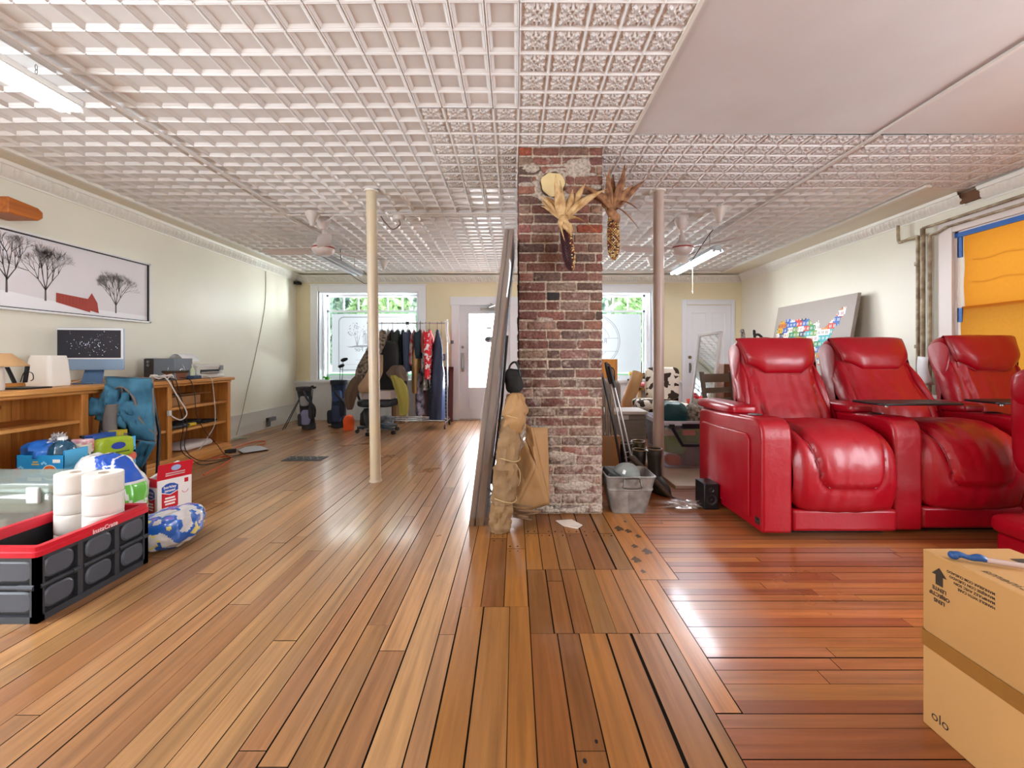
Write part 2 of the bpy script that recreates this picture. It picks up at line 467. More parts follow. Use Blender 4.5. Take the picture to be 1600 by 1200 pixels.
# ---- walls
LW, RW = (-1.3, 1.5, 0.62, 2.34), (-1.3, 1.3, 0.62, 2.34)      # openings for the two added side windows, out of view
wl = MB().box(XL - 0.2, LW[1], -0.02, XL, YF, HC + 0.05).box(XL - 0.2, YB, -0.02, XL, LW[0], HC + 0.05).box(XL - 0.2, LW[0], -0.02, XL, LW[1], LW[2]).box(XL - 0.2, LW[0], LW[3], XL, LW[1], HC + 0.05)
struct(wl.build('wall_left', M_wall, smooth=False))
struct(MB().box(XL - 0.2, YB - 0.2, -0.02, XR + 0.2, YB, HC + 0.05).build('wall_back', M_wall, smooth=False))  # added behind the camera to keep the sky light out
wf = MB()
WIN_Z0, WIN_Z1 = 0.70, 2.29
OP = [(-3.52, -1.73, WIN_Z0, WIN_Z1), (-1.0, -0.09, 0.0, 2.05), (0.64, 2.43, WIN_Z0, WIN_Z1)]
xs = XL - 0.2
for a, b, z0, z1 in OP:
    wf.box(xs, YF, -0.02, a, YF + 0.32, HC + 0.05)
    if z0 > 0: wf.box(a, YF, -0.02, b, YF + 0.32, z0)
    wf.box(a, YF, z1, b, YF + 0.32, HC + 0.05); xs = b
wf.box(xs, YF, -0.02, XR + 0.2, YF + 0.32, HC + 0.05)
struct(wf.build('wall_far', M_farwall, smooth=False))
wr = MB(); SW = (2.2, 3.96, 0.75, 2.26)      # side window opening
wr.box(XR, SW[1], -0.02, XR + 0.2, YF, HC + 0.05).box(XR, RW[1], -0.02, XR + 0.2, SW[0], HC + 0.05).box(XR, YB, -0.02, XR + 0.2, RW[0], HC + 0.05)
wr.box(XR, RW[0], -0.02, XR + 0.2, RW[1], RW[2]).box(XR, RW[0], RW[3], XR + 0.2, RW[1], HC + 0.05)
wr.box(XR, SW[0], -0.02, XR + 0.2, SW[1], SW[2]).box(XR, SW[0], SW[3], XR + 0.2, SW[1], HC + 0.05)
struct(wr.build('wall_right', M_wall, smooth=False))

# ---- crown mouldings: a band of repeated curled leaves between two fillets
def crown(name, p0, d, n_, length):
    """p0 start point at ceiling/wall corner, d direction along the wall, n_ direction into the room"""
    p0 = Vector(p0); d = Vector(d); n_ = Vector(n_); m = MB(); per = 0.115
    prof = [(0.0, -0.125), (0.012, -0.125), (0.014, -0.112), (0.02, -0.108), (0.034, -0.095), (0.05, -0.075), (0.062, -0.052), (0.068, -0.034), (0.082, -0.032), (0.086, -0.012), (0.09, 0.0)]
    ns = int(length / per * 12)
    def fn(u, v):
        s = u * length; k = v * (len(prof) - 1); i = min(int(k), len(prof) - 2); t = k - i
        o = prof[i][0] * (1 - t) + prof[i + 1][0] * t; z = prof[i][1] * (1 - t) + prof[i + 1][1] * t
        if 3 <= k <= 7.01:
            ph = (s / per + 0.35 * (k - 5) / 4) % 1.0
            b = 0.024 * math.sin(PI * min(1, (k - 3) / 4)) ** 0.5
            o += b * (abs(math.sin(PI * ph)) ** 0.6 - 0.6) + 0.35 * b * math.sin(6 * PI * ph)
        return p0 + d * s + n_ * o + Vector((0, 0, z))
    m.grid(fn, ns, 20)
    return struct(m.build(name, M_crown, ang=50, fix=False))
crown('trim_1', (XL, 0.5, HC), (0, 1, 0), (1, 0, 0), YF - 0.5)
crown('trim_2', (XL, YF, HC - 0.02), (1, 0, 0), (0, -1, 0), XR - XL)
crown('trim_3', (XR, 3.86, HC), (0, 1, 0), (-1, 0, 0), YF - 3.86)
crown('trim_4', (XR, 0.5, HC - 0.02), (0, 1, 0), (-1, 0, 0), 3.2)
bx = MB().box(XR - 0.04, 3.69, HC - 0.11, XR, 3.88, HC - 0.02)
struct(bx.build('trim_5', mat('broken_lath', '6b4a33', 0.9, bump=0.6, bscale=30), smooth=False))

# ---- baseboards and wainscot
bl = MB().box(XL, YB, 0, XL + 0.025, YF, 0.13).box(XL, YB, 0.13, XL + 0.012, YF, 0.29).box(XL, YB, 0.285, XL + 0.024, YF, 0.305).box(XL, YB, 0.13, XL + 0.018, YF, 0.14)
struct(bl.build('baseboard_left', mat('cream_white_gloss', 'd9d8d2', 0.38), smooth=False))
br = MB().box(XR - 0.025, YB, 0, XR, YF, 0.2)
struct(br.build('baseboard_right', M_trim, smooth=False))
def wains(name, x0, x1):
    m = MB(); x = x0
    while x < x1:
        e = min(x + 0.042, x1)
        m.box(x + 0.003, YF - 0.014, 0, e - 0.003, YF + 0.01, 0.67)
        m.box(x, YF - 0.009, 0, e, YF + 0.01, 0.67); x = e
    m.box(x0, YF - 0.06, 0.665, x1, YF, 0.70).box(x0, YF - 0.03, 0.635, x1, YF, 0.665).box(x0, YF - 0.028, 0, x1, YF, 0.02)
    return struct(m.build(name, mat('grey_white_beadboard', 'dcdfe2', 0.4), smooth=False))
wains('trim_6', XL, -1.17); wains('trim_7', 0.09, 2.97)

# ---- shop-front windows
M_film = mat('frosted_window_film', '6c6c70', 0.6, transl=0.62)
M_print = glassy('grey_film_print', 'bfbdbf', 0.0)
M_print2 = glassy('faint_film_print', 'd9d5d5', 0.0)
M_glass = glassy('window_glass', 'f2fbf6', 0.06)
M_edge = mat('pale_green_glass_edge', '9fe0b4', 0.3, transl=0.3)
M_white = mat('window_white', 'eceef3', 0.35)
def shop_window(name, x0, x1, casing):
    z0, z1 = WIN_Z0, WIN_Z1
    o = bpy.data.objects.new(name, None); COL.objects.link(o); struct(o); o.location = ((x0 + x1) / 2, YF, z0); ORG[o] = Vector(o.location)
    t = 0.135
    m = MB().box(x0 - t, YF - 0.035, z0, x0, YF, z1 + t).box(x1, YF - 0.035, z0, x1 + t, YF, z1 + t).box(x0, YF - 0.035, z1, x1, YF, z1 + t)
    m.box(x0 - t - 0.01, YF - 0.05, z1 + t - 0.02, x1 + t + 0.01, YF, z1 + t)
    m.box(x0 - 0.03, YF - 0.045, z0, x0, YF, z1 + 0.02).box(x1, YF - 0.045, z0, x1 + 0.03, YF, z1 + 0.02)
    struct(m.build('casing', M_white, o, smooth=False, bevel=0.004))
    m = MB().box(x0, YF - 0.01, z0, x0 + 0.02, YF + 0.3, z1).box(x1 - 0.02, YF - 0.01, z0, x1, YF + 0.3, z1).box(x0, YF - 0.01, z1 - 0.02, x1, YF + 0.3, z1).box(x0, YF - 0.04, z0 - 0.01, x1, YF + 0.3, z0 + 0.02)
    m.box(x0 + 0.02, YF + 0.1, z0, x0 + 0.05, YF + 0.14, z1).box(x1 - 0.05, YF + 0.1, z0, x1 - 0.02, YF + 0.14, z1)
    struct(m.build('jamb', M_white, o, smooth=False))
    Y = YF + 0.2; a, b = x0 + 0.05, x1 - 0.04; f = 0.04
    m = MB().box(a, Y, z0 + 0.02, a + f, Y + 0.05, z1).box(b - f, Y, z0 + 0.02, b, Y + 0.05, z1).box(a, Y, z1 - 0.06, b, Y + 0.05, z1).box(a, Y, z0 + 0.02, b, Y + 0.05, z0 + 0.1)
    m.box(a, Y, 1.945, b, Y + 0.05, 1.985)
    for i in range(1, 6):
        xx = a + f + (b - a - 2 * f) * i / 6
        m.box(xx - 0.013, Y + 0.005, 1.985, xx + 0.013, Y + 0.045, z1 - 0.06)
    struct(m.build('sash', M_white, o, smooth=False))
    m = MB().box(a + f, Y - 0.004, 1.935, b - f, Y, 1.945).box(a + f - 0.004, Y - 0.006, z0 + 0.1, a + f + 0.006, Y, 1.94).box(b - f - 0.006, Y - 0.006, z0 + 0.1, b - f + 0.004, Y, 1.94).box(a + f, Y - 0.01, z0 + 0.1, b - f, Y, z0 + 0.118)
    struct(m.build('glass_edge', M_edge, o, smooth=False))
    m = MB().quad((a, Y + 0.02, 1.95), (b, Y + 0.02, 1.95), (b, Y + 0.02, z1), (a, Y + 0.02, z1)).quad((a, Y + 0.03, z0), (b, Y + 0.03, z0), (b, Y + 0.03, 1.96), (a, Y + 0.03, 1.96))
    struct(m.build('pane', M_glass, o, smooth=False))
    fx0, fx1, fz0, fz1 = a + f + 0.055, b - f - 0.03, z0 + 0.145, 1.92
    m = MB().quad((fx0, Y + 0.026, fz0), (fx1, Y + 0.026, fz0), (fx1, Y + 0.026, fz1), (fx0, Y + 0.026, fz1))
    struct(m.build('frosted_film', M_film, o, smooth=False))
    return o, (fx0, fx1, fz0, fz1, Y + 0.022)
def outline(m, pts, wdt, y, mi=0, skip=None):
    n = len(pts); c = Vector((sum(p[0] for p in pts) / n, sum(p[1] for p in pts) / n))
    ins = []
    for i in range(n):
        p = Vector(pts[i]); t = (Vector(pts[(i + 1) % n]) - Vector(pts[i - 1])).normalized(); nn = Vector((-t.y, t.x))
        if nn.dot(c - p) < 0: nn = -nn
        ins.append(p + nn * wdt)
    for i in range(n):
        j = (i + 1) % n
        if skip and skip[0] < pts[i][1] < skip[1]: continue
        m.quad((pts[i][0], y, pts[i][1]), (pts[j][0], y, pts[j][1]), (ins[j].x, y, ins[j].y), (ins[i].x, y, ins[i].y), mi)
def house_tree(m, cx, cz, s, y):
    """faint line drawing of a cottage beside a leafy tree, seen from inside"""
    rr = random.Random(3)
    for k in range(70):
        a = rr.uniform(0, 2 * PI); r = 0.2 * s * rr.random() ** 0.5
        x, z = cx - 0.28 * s + r * math.cos(a), cz + 0.12 * s + r * 0.9 * math.sin(a)
        q = 0.012 * s * rr.uniform(0.5, 1.5)
        m.poly([(x + q * math.cos(t), y, z + q * math.sin(t)) for t in (0.3, 1.4, 2.6, 3.9, 5.2)], mi=rr.choice((0, 1)))
    for k in (-1, 0, 1):
        m.poly([(cx - 0.285 * s, y, cz - 0.24 * s), (cx - 0.265 * s, y, cz - 0.24 * s), (cx + (-0.27 + 0.09 * k) * s, y, cz + 0.15 * s)], mi=0)
    for p, q in (((-0.16, 0.06), (0.1, 0.24)), ((0.1, 0.24), (0.5, 0.24)), ((0.02, 0.1), (0.02, -0.2)), ((-0.14, 0.05), (-0.14, -0.2)), ((0.5, 0.24), (0.5, -0.2)), ((-0.5, -0.24), (0.55, -0.2)), ((0.1, 0.24), (0.26, 0.06)), ((0.26, 0.06), (0.5, 0.06))):
        a = Vector(p); b = Vector(q); t = (b - a).normalized() * 0.008; n = Vector((-t.y, t.x))
        m.poly([(cx + v.x * s, y, cz + v.y * s) for v in (a - n, b - n, b + n, a + n)], mi=1)
    m.quad((cx - 0.12 * s, y, cz - 0.18 * s), (cx + 0.0 * s, y, cz - 0.18 * s), (cx + 0.0 * s, y, cz + 0.05 * s), (cx - 0.12 * s, y, cz + 0.05 * s), 1)
    m.quad((cx + 0.08 * s, y, cz - 0.18 * s), (cx + 0.2 * s, y, cz - 0.18 * s), (cx + 0.2 * s, y, cz + 0.02 * s), (cx + 0.08 * s, y, cz + 0.02 * s), 2)
    m.poly([(cx - 0.48 * s, y, cz - 0.26 * s), (cx + 0.5 * s, y, cz - 0.24 * s), (cx + 0.1 * s, y, cz - 0.2 * s), (cx - 0.3 * s, y, cz - 0.21 * s)], mi=0)
w1, (fx0, fx1, fz0, fz1, fy) = shop_window('window_1', OP[0][0], OP[0][1], 0)
m = MB(); cx = (fx0 + fx1) / 2 - 0.02
outline(m, rrect(cx - 0.63, fz0 + 0.03, cx + 0.63, fz1 - 0.05, 0.1), 0.02, fy)
house_tree(m, cx - 0.05, 1.52, 0.85, fy)
mir = lambda ox, oz: (lambda x, y: (ox - x, fy, oz + y))
m.text('Residence For', 0.115, mir(cx - 0.0, 1.23), 0, bold=0.002)
m.text('Lease', 0.115, mir(cx - 0.03, 1.11), 0, bold=0.002)
for z, hw in ((1.33, 0.33), (1.07, 0.32), (0.99, 0.55), (0.93, 0.33)):
    m.quad((cx - hw, fy, z - 0.003), (cx + hw, fy, z - 0.003), (cx + hw, fy, z + 0.003), (cx - hw, fy, z + 0.003), 1)
struct(m.build('film_print', [M_print, M_print2, glassy('faint_brown_print', 'e0c9bb', 0.0)], w1, smooth=False, fix=False))
w2, (fx0, fx1, fz0, fz1, fy) = shop_window('window_2', OP[2][0], OP[2][1], 0)
m = MB(); cx, cz = (fx0 + fx1) / 2 - 0.12, 1.42
for r, wd in ((0.5, 0.012), (0.47, 0.008), (0.31, 0.008)):
    outline(m, [(cx + r * math.cos(i * PI / 32), cz + r * math.sin(i * PI / 32)) for i in range(64)], wd, fy, 0, (cz - 0.2, cz + 0.06) if r < 0.4 else None)
fy2 = fy - 0.0014
for z in (-0.19, 0.05):
    m.quad((cx - 0.46, fy2, cz + z - 0.004), (cx + 0.46, fy2, cz + z - 0.004), (cx + 0.46, fy2, cz + z + 0.004), (cx - 0.46, fy2, cz + z + 0.004), 0)
m.text('Restaurant', 0.12, lambda x, y: (cx - x, fy2, cz - 0.04 + y), 0, bold=0.002)
m.text('/ Retail', 0.12, lambda x, y: (cx - x, fy2, cz - 0.155 + y), 0, bold=0.002)
house_tree(m, cx + 0.05, cz + 0.16, 0.35, fy)
struct(m.build('film_print', [M_print, M_print2, glassy('faint_brown_print', 'e0c9bb', 0.0), M_film], w2, smooth=False, fix=False))

# ---- shop door between the windows
d1 = bpy.data.objects.new('door_1', None); COL.objects.link(d1); struct(d1); d1.location = (-0.55, YF, 0); ORG[d1] = Vector(d1.location)
x0, x1, zt = -1.0, -0.09, 2.05
m = MB().box(x0 - 0.14, YF - 0.03, 0, x0, YF, zt + 0.14).box(x1, YF - 0.03, 0, x1 + 0.14, YF, zt + 0.14).box(x0 - 0.16, YF - 0.035, zt, x1 + 0.16, YF, zt + 0.15)
struct(m.build('casing', M_trim, d1, smooth=False, bevel=0.004))
ga, gb, gz0, gz1 = -0.83, -0.26, 0.58, 1.9
m = MB().box(x0, YF + 0.01, 0.01, ga, YF + 0.055, zt).box(gb, YF + 0.01, 0.01, x1, YF + 0.055, zt).box(ga, YF + 0.01, 0.01, gb, YF + 0.055, gz0).box(ga, YF + 0.01, gz1, gb, YF + 0.055, zt)
m.box(ga - 0.02, YF, gz0 - 0.02, ga, YF + 0.02, gz1 + 0.02).box(gb, YF, gz0 - 0.02, gb + 0.02, YF + 0.02, gz1 + 0.02).box(ga, YF, gz0 - 0.02, gb, YF + 0.02, gz0).box(ga, YF, gz1, gb, YF + 0.02, gz1 + 0.02)
for q in ((ga, 0.2, gb, 0.22), (ga, 0.4, gb, 0.42), (ga, 0.2, ga + 0.02, 0.42), (gb - 0.02, 0.2, gb, 0.42)):
    m.box(q[0], YF + 0.001, q[1], q[2], YF + 0.012, q[3])
struct(m.build('slab', mat('grey_white_door', 'd3d5d9', 0.4), d1, smooth=False))
m = MB().quad((ga, YF + 0.03, gz0), (gb, YF + 0.03, gz0), (gb, YF + 0.03, gz1), (ga, YF + 0.03, gz1))
struct(m.build('frosted_pane', mat('frosted_door_film', 'f2f2f4', 0.6, transl=0.8), d1, smooth=False))
m = MB(); cx, cz, yy = -0.47, 1.44, YF + 0.024
for k in range(12):
    a = 2 * PI * k / 12
    m.poly([(cx + 0.05 * math.cos(a) + 0.035 * math.cos(t), yy - 0.0004 * k, cz + 0.03 * math.sin(a) + 0.03 * math.sin(t)) for t in [i * PI / 4 for i in range(8)]], 0)
m.box(cx - 0.05, yy - 0.0085, cz - 0.012, cx + 0.05, yy - 0.006, cz + 0.016, 1)
m.box(cx - 0.045, yy - 0.001, 1.6, cx + 0.045, yy, 1.72, 2).box(cx - 0.045, yy - 0.001, 1.63, cx + 0.045, yy - 0.0012, 1.66, 0)
for z in (1.76, 1.79): m.box(cx - 0.09, yy - 0.001, z, cx + 0.09, yy, z + 0.012, 2)
struct(m.build('film_print', [mat('grey_emblem', '6c6c72', 0.7, transl=0.3), mat('dark_emblem', '3c3c44', 0.7), M_print], d1, smooth=False))
M_brass = mat('dull_steel', '8a8882', 0.35, metal=0.9)
m = MB().box(-0.965, YF - 0.006, 0.86, -0.915, YF + 0.012, 1.2).tube(smooth_path([(-0.94, YF - 0.006, 1.12), (-0.94, YF - 0.045, 1.1), (-0.94, YF - 0.05, 1.0), (-0.94, YF - 0.045, 0.93), (-0.94, YF - 0.006, 0.91)]), 0.008)
struct(m.build('handle', M_brass, d1))
struct(MB().cyl((-0.94, YF + 0.012, 1.3), (-0.94, YF - 0.015, 1.3), 0.026).build('deadbolt', M_brass, d1))
m = MB().box(-0.62, YF - 0.05, 1.955, -0.34, YF + 0.01, 2.0).tube([(-0.5, YF - 0.04, 2.0), (-0.36, YF - 0.16, 2.03), (-0.44, YF - 0.03, 2.08)], 0.009)
struct(m.build('closer', M_brass, d1, smooth=False))
struct(MB().box(x0, YF - 0.01, 0, x1, YF + 0.25, 0.02).build('threshold', mat('worn_sill', 'a9a39a', 0.6), d1, smooth=False))

# ---- panelled door in the right-hand corner
d2 = bpy.data.objects.new('door_2', None); COL.objects.link(d2); struct(d2); d2.location = (3.45, YF, 0); ORG[d2] = Vector(d2.location)
x0, x1, zt = 3.06, 3.86, 2.06
m = MB().box(x0 - 0.085, YF - 0.03, 0, x0, YF, zt + 0.09).box(x1, YF - 0.03, 0, x1 + 0.06, YF, zt + 0.09).box(x0, YF - 0.03, zt, x1, YF, zt + 0.09)
struct(m.build('casing', M_trim, d2, smooth=False, bevel=0.004))
m = MB().box(x0, YF - 0.012, 0.01, x1, YF, zt - 0.012)
for a, b, z0, z1 in ((0.1, 0.36, 1.0, 1.92), (0.45, 0.7, 1.0, 1.92), (0.1, 0.36, 0.2, 0.85), (0.45, 0.7, 0.2, 0.85)):
    for q in ((a, z0, b, z0 + 0.02), (a, z1 - 0.02, b, z1), (a, z0, a + 0.02, z1), (b - 0.02, z0, b, z1)):
        m.box(x0 + q[0], YF - 0.02, q[1], x0 + q[2], YF - 0.01, q[3])
struct(m.build('slab', M_trim, d2, smooth=False, bevel=0.003))
struct(MB().cyl((3.12, YF - 0.01, 1.12), (3.12, YF - 0.03, 1.12), 0.028).build('deadbolt', mat('aged_brass', '7d6a45', 0.4, metal=0.8), d2))
struct(MB().tube(smooth_path([(3.12, YF - 0.012, 1.01), (3.13, YF - 0.05, 0.99), (3.13, YF - 0.05, 0.9), (3.12, YF - 0.012, 0.87)]), 0.007).box(3.105, YF - 0.016, 0.84, 3.14, YF - 0.01, 1.02).build('handle', M_brass, d2))

# ---- side window with an orange cloth shade
w3 = bpy.data.objects.new('window_3', None); COL.objects.link(w3); struct(w3); w3.location = (XR, 3.1, 0.75); ORG[w3] = Vector(w3.location)
y0, y1, z0, z1 = SW
M_pink = mat('side_window_paint', 'd9cfc9', 0.4)
m = MB().box(XR - 0.03, y1, z0 - 0.1, XR, y1 + 0.13, z1 + 0.13).box(XR - 0.03, y0 - 0.13, z0 - 0.1, XR, y0, z1 + 0.13).box(XR - 0.03, y0, z1, XR, y1, z1 + 0.13).box(XR - 0.06, y0 - 0.15, z0 - 0.05, XR, y1 + 0.15, z0)
struct(m.build('casing', M_pink, w3, smooth=False, bevel=0.004))
m = MB().box(XR, y1 - 0.03, z0, XR + 0.2, y1, z1).box(XR, y0, z0, XR + 0.2, y0 + 0.03, z1).box(XR, y0, z1 - 0.03, XR + 0.2, y1, z1).box(XR, y0, z0, XR + 0.2, y1, z0 + 0.03).box(XR + 0.1, y0, 1.5, XR + 0.14, y1, 1.55)
struct(m.build('jamb', M_pink, w3, smooth=False))
struct(MB().quad((XR + 0.12, y0, z0), (XR + 0.12, y1, z0), (XR + 0.12, y1, z1), (XR + 0.12, y0, z1)).build('pane', M_glass, w3, smooth=False))

# ---- two invented side windows, added to let fill light in, out of the picture
for nm, X, sg, (y0, y1, z0, z1) in (('added_window_left', XL, 1, LW), ('added_window_right', XR, -1, RW)):
    m = MB(); a, b = sorted((X, X + sg * 0.03))
    m.box(a, y0 - 0.12, z0 - 0.12, b, y0, z1 + 0.12).box(a, y1, z0 - 0.12, b, y1 + 0.12, z1 + 0.12).box(a, y0, z1, b, y1, z1 + 0.12).box(a, y0, z0 - 0.12, b, y1, z0)
    a, b = sorted((X - sg * 0.06, X - sg * 0.1)); ym = (y0 + y1) / 2
    m.box(a, y0, z0, b, y0 + 0.05, z1).box(a, y1 - 0.05, z0, b, y1, z1).box(a, y0, z1 - 0.05, b, y1, z1).box(a, y0, z0, b, y1, z0 + 0.05).box(a, ym - 0.025, z0, b, ym + 0.025, z1)
    struct(m.build(nm, M_white, smooth=False))
# ------------------------------------------------------------------ red leather recliners
def leather():
    m = mat('red_leather', '9c0419', 0.34, spec=0.5, coat=0.12)
    N = m.node_tree.nodes; L = m.node_tree.links; b = N['Principled BSDF']
    tc = N.new('ShaderNodeTexCoord')
    v = N.new('ShaderNodeTexVoronoi'); v.inputs['Scale'].default_value = 260
    n = N.new('ShaderNodeTexNoise'); n.inputs['Scale'].default_value = 7; n.inputs['Detail'].default_value = 4
    L.new(tc.outputs['Object'], v.inputs['Vector']); L.new(tc.outputs['Object'], n.inputs['Vector'])
    b1 = N.new('ShaderNodeBump'); b1.inputs['Strength'].default_value = 0.12; b1.inputs['Distance'].default_value = 0.001
    b2 = N.new('ShaderNodeBump'); b2.inputs['Strength'].default_value = 0.25; b2.inputs['Distance'].default_value = 0.02
    L.new(v.outputs[0], b1.inputs['Height']); L.new(n.outputs[0], b2.inputs['Height'])
    L.new(b1.outputs[0], b2.inputs['Normal']); L.new(b2.outputs[0], b.inputs['Normal'])
    rp = N.new('ShaderNodeMapRange'); rp.inputs[3].default_value = 0.26; rp.inputs[4].default_value = 0.42
    L.new(n.outputs[0], rp.inputs[0]); L.new(rp.outputs[0], b.inputs['Roughness'])
    return m
M_lea = leather()
M_pipe = mat('red_piping', '7d0415', 0.4)
M_black = mat('black_plastic', '17171a', 0.4)
M_steel = mat('brushed_steel', '9a9b9e', 0.3, metal=1.0)

def curve_at(prof, t):
    k = t * (len(prof) - 1); i = min(int(k), len(prof) - 2); f = k - i
    p0 = prof[max(i - 1, 0)]; p1 = prof[i]; p2 = prof[i + 1]; p3 = prof[min(i + 2, len(prof) - 1)]
    return tuple(0.5 * (2 * p1[j] + (p2[j] - p0[j]) * f + (2 * p0[j] - 5 * p1[j] + 4 * p2[j] - p3[j]) * f * f + (3 * p1[j] - p0[j] - 3 * p2[j] + p3[j]) * f ** 3) for j in (0, 1))

def padded_sheet(m, prof, x0, x1, back, ushape, seed, crown=0.03, wr=0.008, raise_=0.02, edge=0.07, nu=44, nv=56, taper=None):
    """upholstered surface following a side profile, with a raised U-shaped centre panel; returns a function on the skin"""
    w_ = x1 - x0
    def base(u, t):
        y, z = curve_at(prof, t); e = 1e-3
        ya, za = curve_at(prof, max(0, t - e)); yb, zb = curve_at(prof, min(1, t + e))
        tv = Vector((0, yb - ya, zb - za)).normalized(); nn = Vector((0, -tv.z, tv.y))
        nn = -nn if back else nn
        k = taper(t) if taper else 1.0
        x = (x0 + x1) / 2 + (u - 0.5) * w_ * k
        return Vector((x, y, z)), nn
    def inside(u, t):
        """signed distance-ish into the U panel, in metres"""
        a = 0.5 - abs(u - 0.5)
        return ushape(a * w_, t)
    def fn(u, t):
        p, nn = base(u, t)
        a = 0.5 - abs(u - 0.5)
        d = -0.04 * (1 - sstep(0, edge / w_, a)) ** 2 + crown * (1 - (2 * (u - 0.5)) ** 2)
        s_ = inside(u, t)
        d += raise_ * sstep(-0.002, 0.022, s_) - 0.013 * math.exp(-(s_ / 0.009) ** 2)
        q = Vector((u * w_ * 5 + seed, t * 4.0, seed * 0.7))
        d += wr * noise.noise(q) + wr * 0.7 * noise.noise(Vector((u * w_ * 16, t * 5 + seed, 0)))
        return p + nn * d
    m.grid(fn, nu, nv)
    return fn

def make_recliner(name, label, x, y, w, la, ra, back_top, tray, seed):
    """x,y: front left corner of the module; la/ra: width of left/right arm (0 = none); local axes X right, Y to the rear"""
    root = thing(name, label, 'recliner', (x, y, 0), 'red leather cinema recliners in the row', world=False)
    sx0, sx1 = la, la + w
    # --- base and kick panel
    m = MB().box(sx0 + 0.004, 0.015, 0.035, sx1 - 0.004, 0.72, 0.172)
    m.build('kick_panel', M_lea, root, bevel=0.022, seg=4)
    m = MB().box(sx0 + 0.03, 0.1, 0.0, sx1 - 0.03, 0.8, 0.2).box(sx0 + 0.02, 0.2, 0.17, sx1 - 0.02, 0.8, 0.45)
    m.build('undercarriage', mat('undercarriage_black', '120a0b', 0.7), root, smooth=False)  # near-black frame under the seat
    # --- seat cushion that rolls over into the footrest
    prof = [(0.05, 0.178), (0.012, 0.19), (-0.012, 0.26), (-0.022, 0.36), (-0.012, 0.47), (0.02, 0.56), (0.09, 0.622), (0.2, 0.648), (0.34, 0.64), (0.5, 0.61), (0.6, 0.59)]
    def us(a, t):
        side = a - (0.085 + 0.05 * (1 - sstep(0.25, 0.65, t)) - 0.03 * sstep(0.65, 0.8, t))
        low = (t - 0.26) * 1.05
        r = 0.07
        if side < r and low < r: return r - math.hypot(r - side, r - low)
        return min(side, low)
    m = MB(); fn = padded_sheet(m, prof, sx0 + 0.008, sx1 - 0.008, False, us, seed)
    m.box(sx0 + 0.03, 0.06, 0.2, sx1 - 0.03, 0.5, 0.5)
    sc_ = m.build('seat_cushion', M_lea, root, fix=False, ang=70)
    m = MB(); path = []
    for i in range(61):
        k = i / 60
        # walk the zero line of the U panel from the left top, down, across and up again
        if k < 0.36: t = 0.78 - (0.78 - 0.33) * k / 0.36; u = None; left = True
        elif k > 0.64: t = 0.33 + (0.78 - 0.33) * (k - 0.64) / 0.36; u = None; left = False
        else: u = 0.27 + 0.46 * (k - 0.36) / 0.28; t = None
        if u is None:
            lo, hi = 0.0, 0.5
            for _ in range(26):
                mid = (lo + hi) / 2
                if us(mid * w, t) > 0: hi = mid
                else: lo = mid
            uu = hi if left else 1 - hi
            path.append(fn(uu, t))
        else:
            lo, hi = 0.0, 0.6; a = (0.5 - abs(u - 0.5)) * w
            for _ in range(26):
                mid = (lo + hi) / 2
                if us(a, mid) > 0: hi = mid
                else: lo = mid
            path.append(fn(u, hi))
    m.tube([p_ + Vector((0, -0.006, 0.003)) for p_ in path], 0.0042, 6); m.build('piping', M_pipe, sc_)
    # --- arms
    def arm(ax0, ax1, outer):
        a = MB()
        poly = [(0.0, 0.03), (0.0, 0.60), (0.008, 0.66), (0.03, 0.70), (0.07, 0.722), (0.14, 0.728), (0.5, 0.712), (0.86, 0.70), (0.9, 0.67), (0.9, 0.03)]
        a.prism(poly, lambda p, q, d: (d, p, q), ax0 + 0.003, ax1 - 0.003)
        ao = a.build('arm', M_lea, root, bevel=0.02, seg=4)
        if outer:
            k = MB(); xx = ax0 + 0.003
            k.prism([(0.13, 0.08), (0.13, 0.585), (0.17, 0.62), (0.82, 0.60), (0.86, 0.56), (0.86, 0.08)], lambda p, q, d: (d, p, q), xx - 0.012, xx + 0.01)
            k.build('side_panel', M_lea, ao, bevel=0.011, seg=3)
            k = MB().box(xx - 0.003, 0.02, 0.075, xx + 0.004, 0.07, 0.115)
            k.box(xx - 0.0045, 0.024, 0.079, xx - 0.002, 0.066, 0.111, 1)
            for i in range(4): k.box(xx - 0.006, 0.028 + 0.009 * i, 0.086, xx - 0.0035, 0.033 + 0.009 * i, 0.104 - 0.004 * (i % 2), 0)
            k.build('badge', [M_steel, M_black], ao, smooth=False)
        k = MB()
        k.puff(((ax0 + ax1) / 2, 0.66, 0.742), (ax1 - ax0 + 0.005, 0.62, 0.075), e=0.32, e2=0.5, nu=40, nv=14)
        k.build('armrest_pad', M_lea, ao)
        k = MB().lathe([(0.042, 0.7235), (0.046, 0.7285), (0.04, 0.731), (0.034, 0.725), (0.03, 0.70)], ((ax0 + ax1) / 2, 0.24, 0), 20, caps=False)
        k.build('cup_holder_rim', M_steel, ao)
    if la: arm(0, la, not tray)
    if ra: arm(la + w, la + w + ra, False)
    # --- backrest: reclined, with wings either side of a centre panel
    yt, zt = back_top
    yb, zb = 0.50, 0.55
    prof = [(yb - 0.02, zb), (yb + 0.0, zb + 0.10), (yb + 0.05, zb + 0.2), (yb + (yt - yb) * 0.45, zb + (zt - zb) * 0.48), (yb + (yt - yb) * 0.66, zb + (zt - zb) * 0.68), (yt - 0.06, zt - 0.075), (yt - 0.015, zt - 0.02), (yt + 0.05, zt), (yt + 0.13, zt - 0.03), (yt + 0.15, zt - 0.12), (yt + 0.08, zt - 0.42), (yb + 0.26, zb)]
    def ub(a, t):
        return a - (0.11 - 0.05 * sstep(0.1, 0.45, t)) if t < 0.55 else -0.05
    tp = lambda t: 1.0 - 0.10 * sstep(0.1, 0.55, t)
    m = MB()
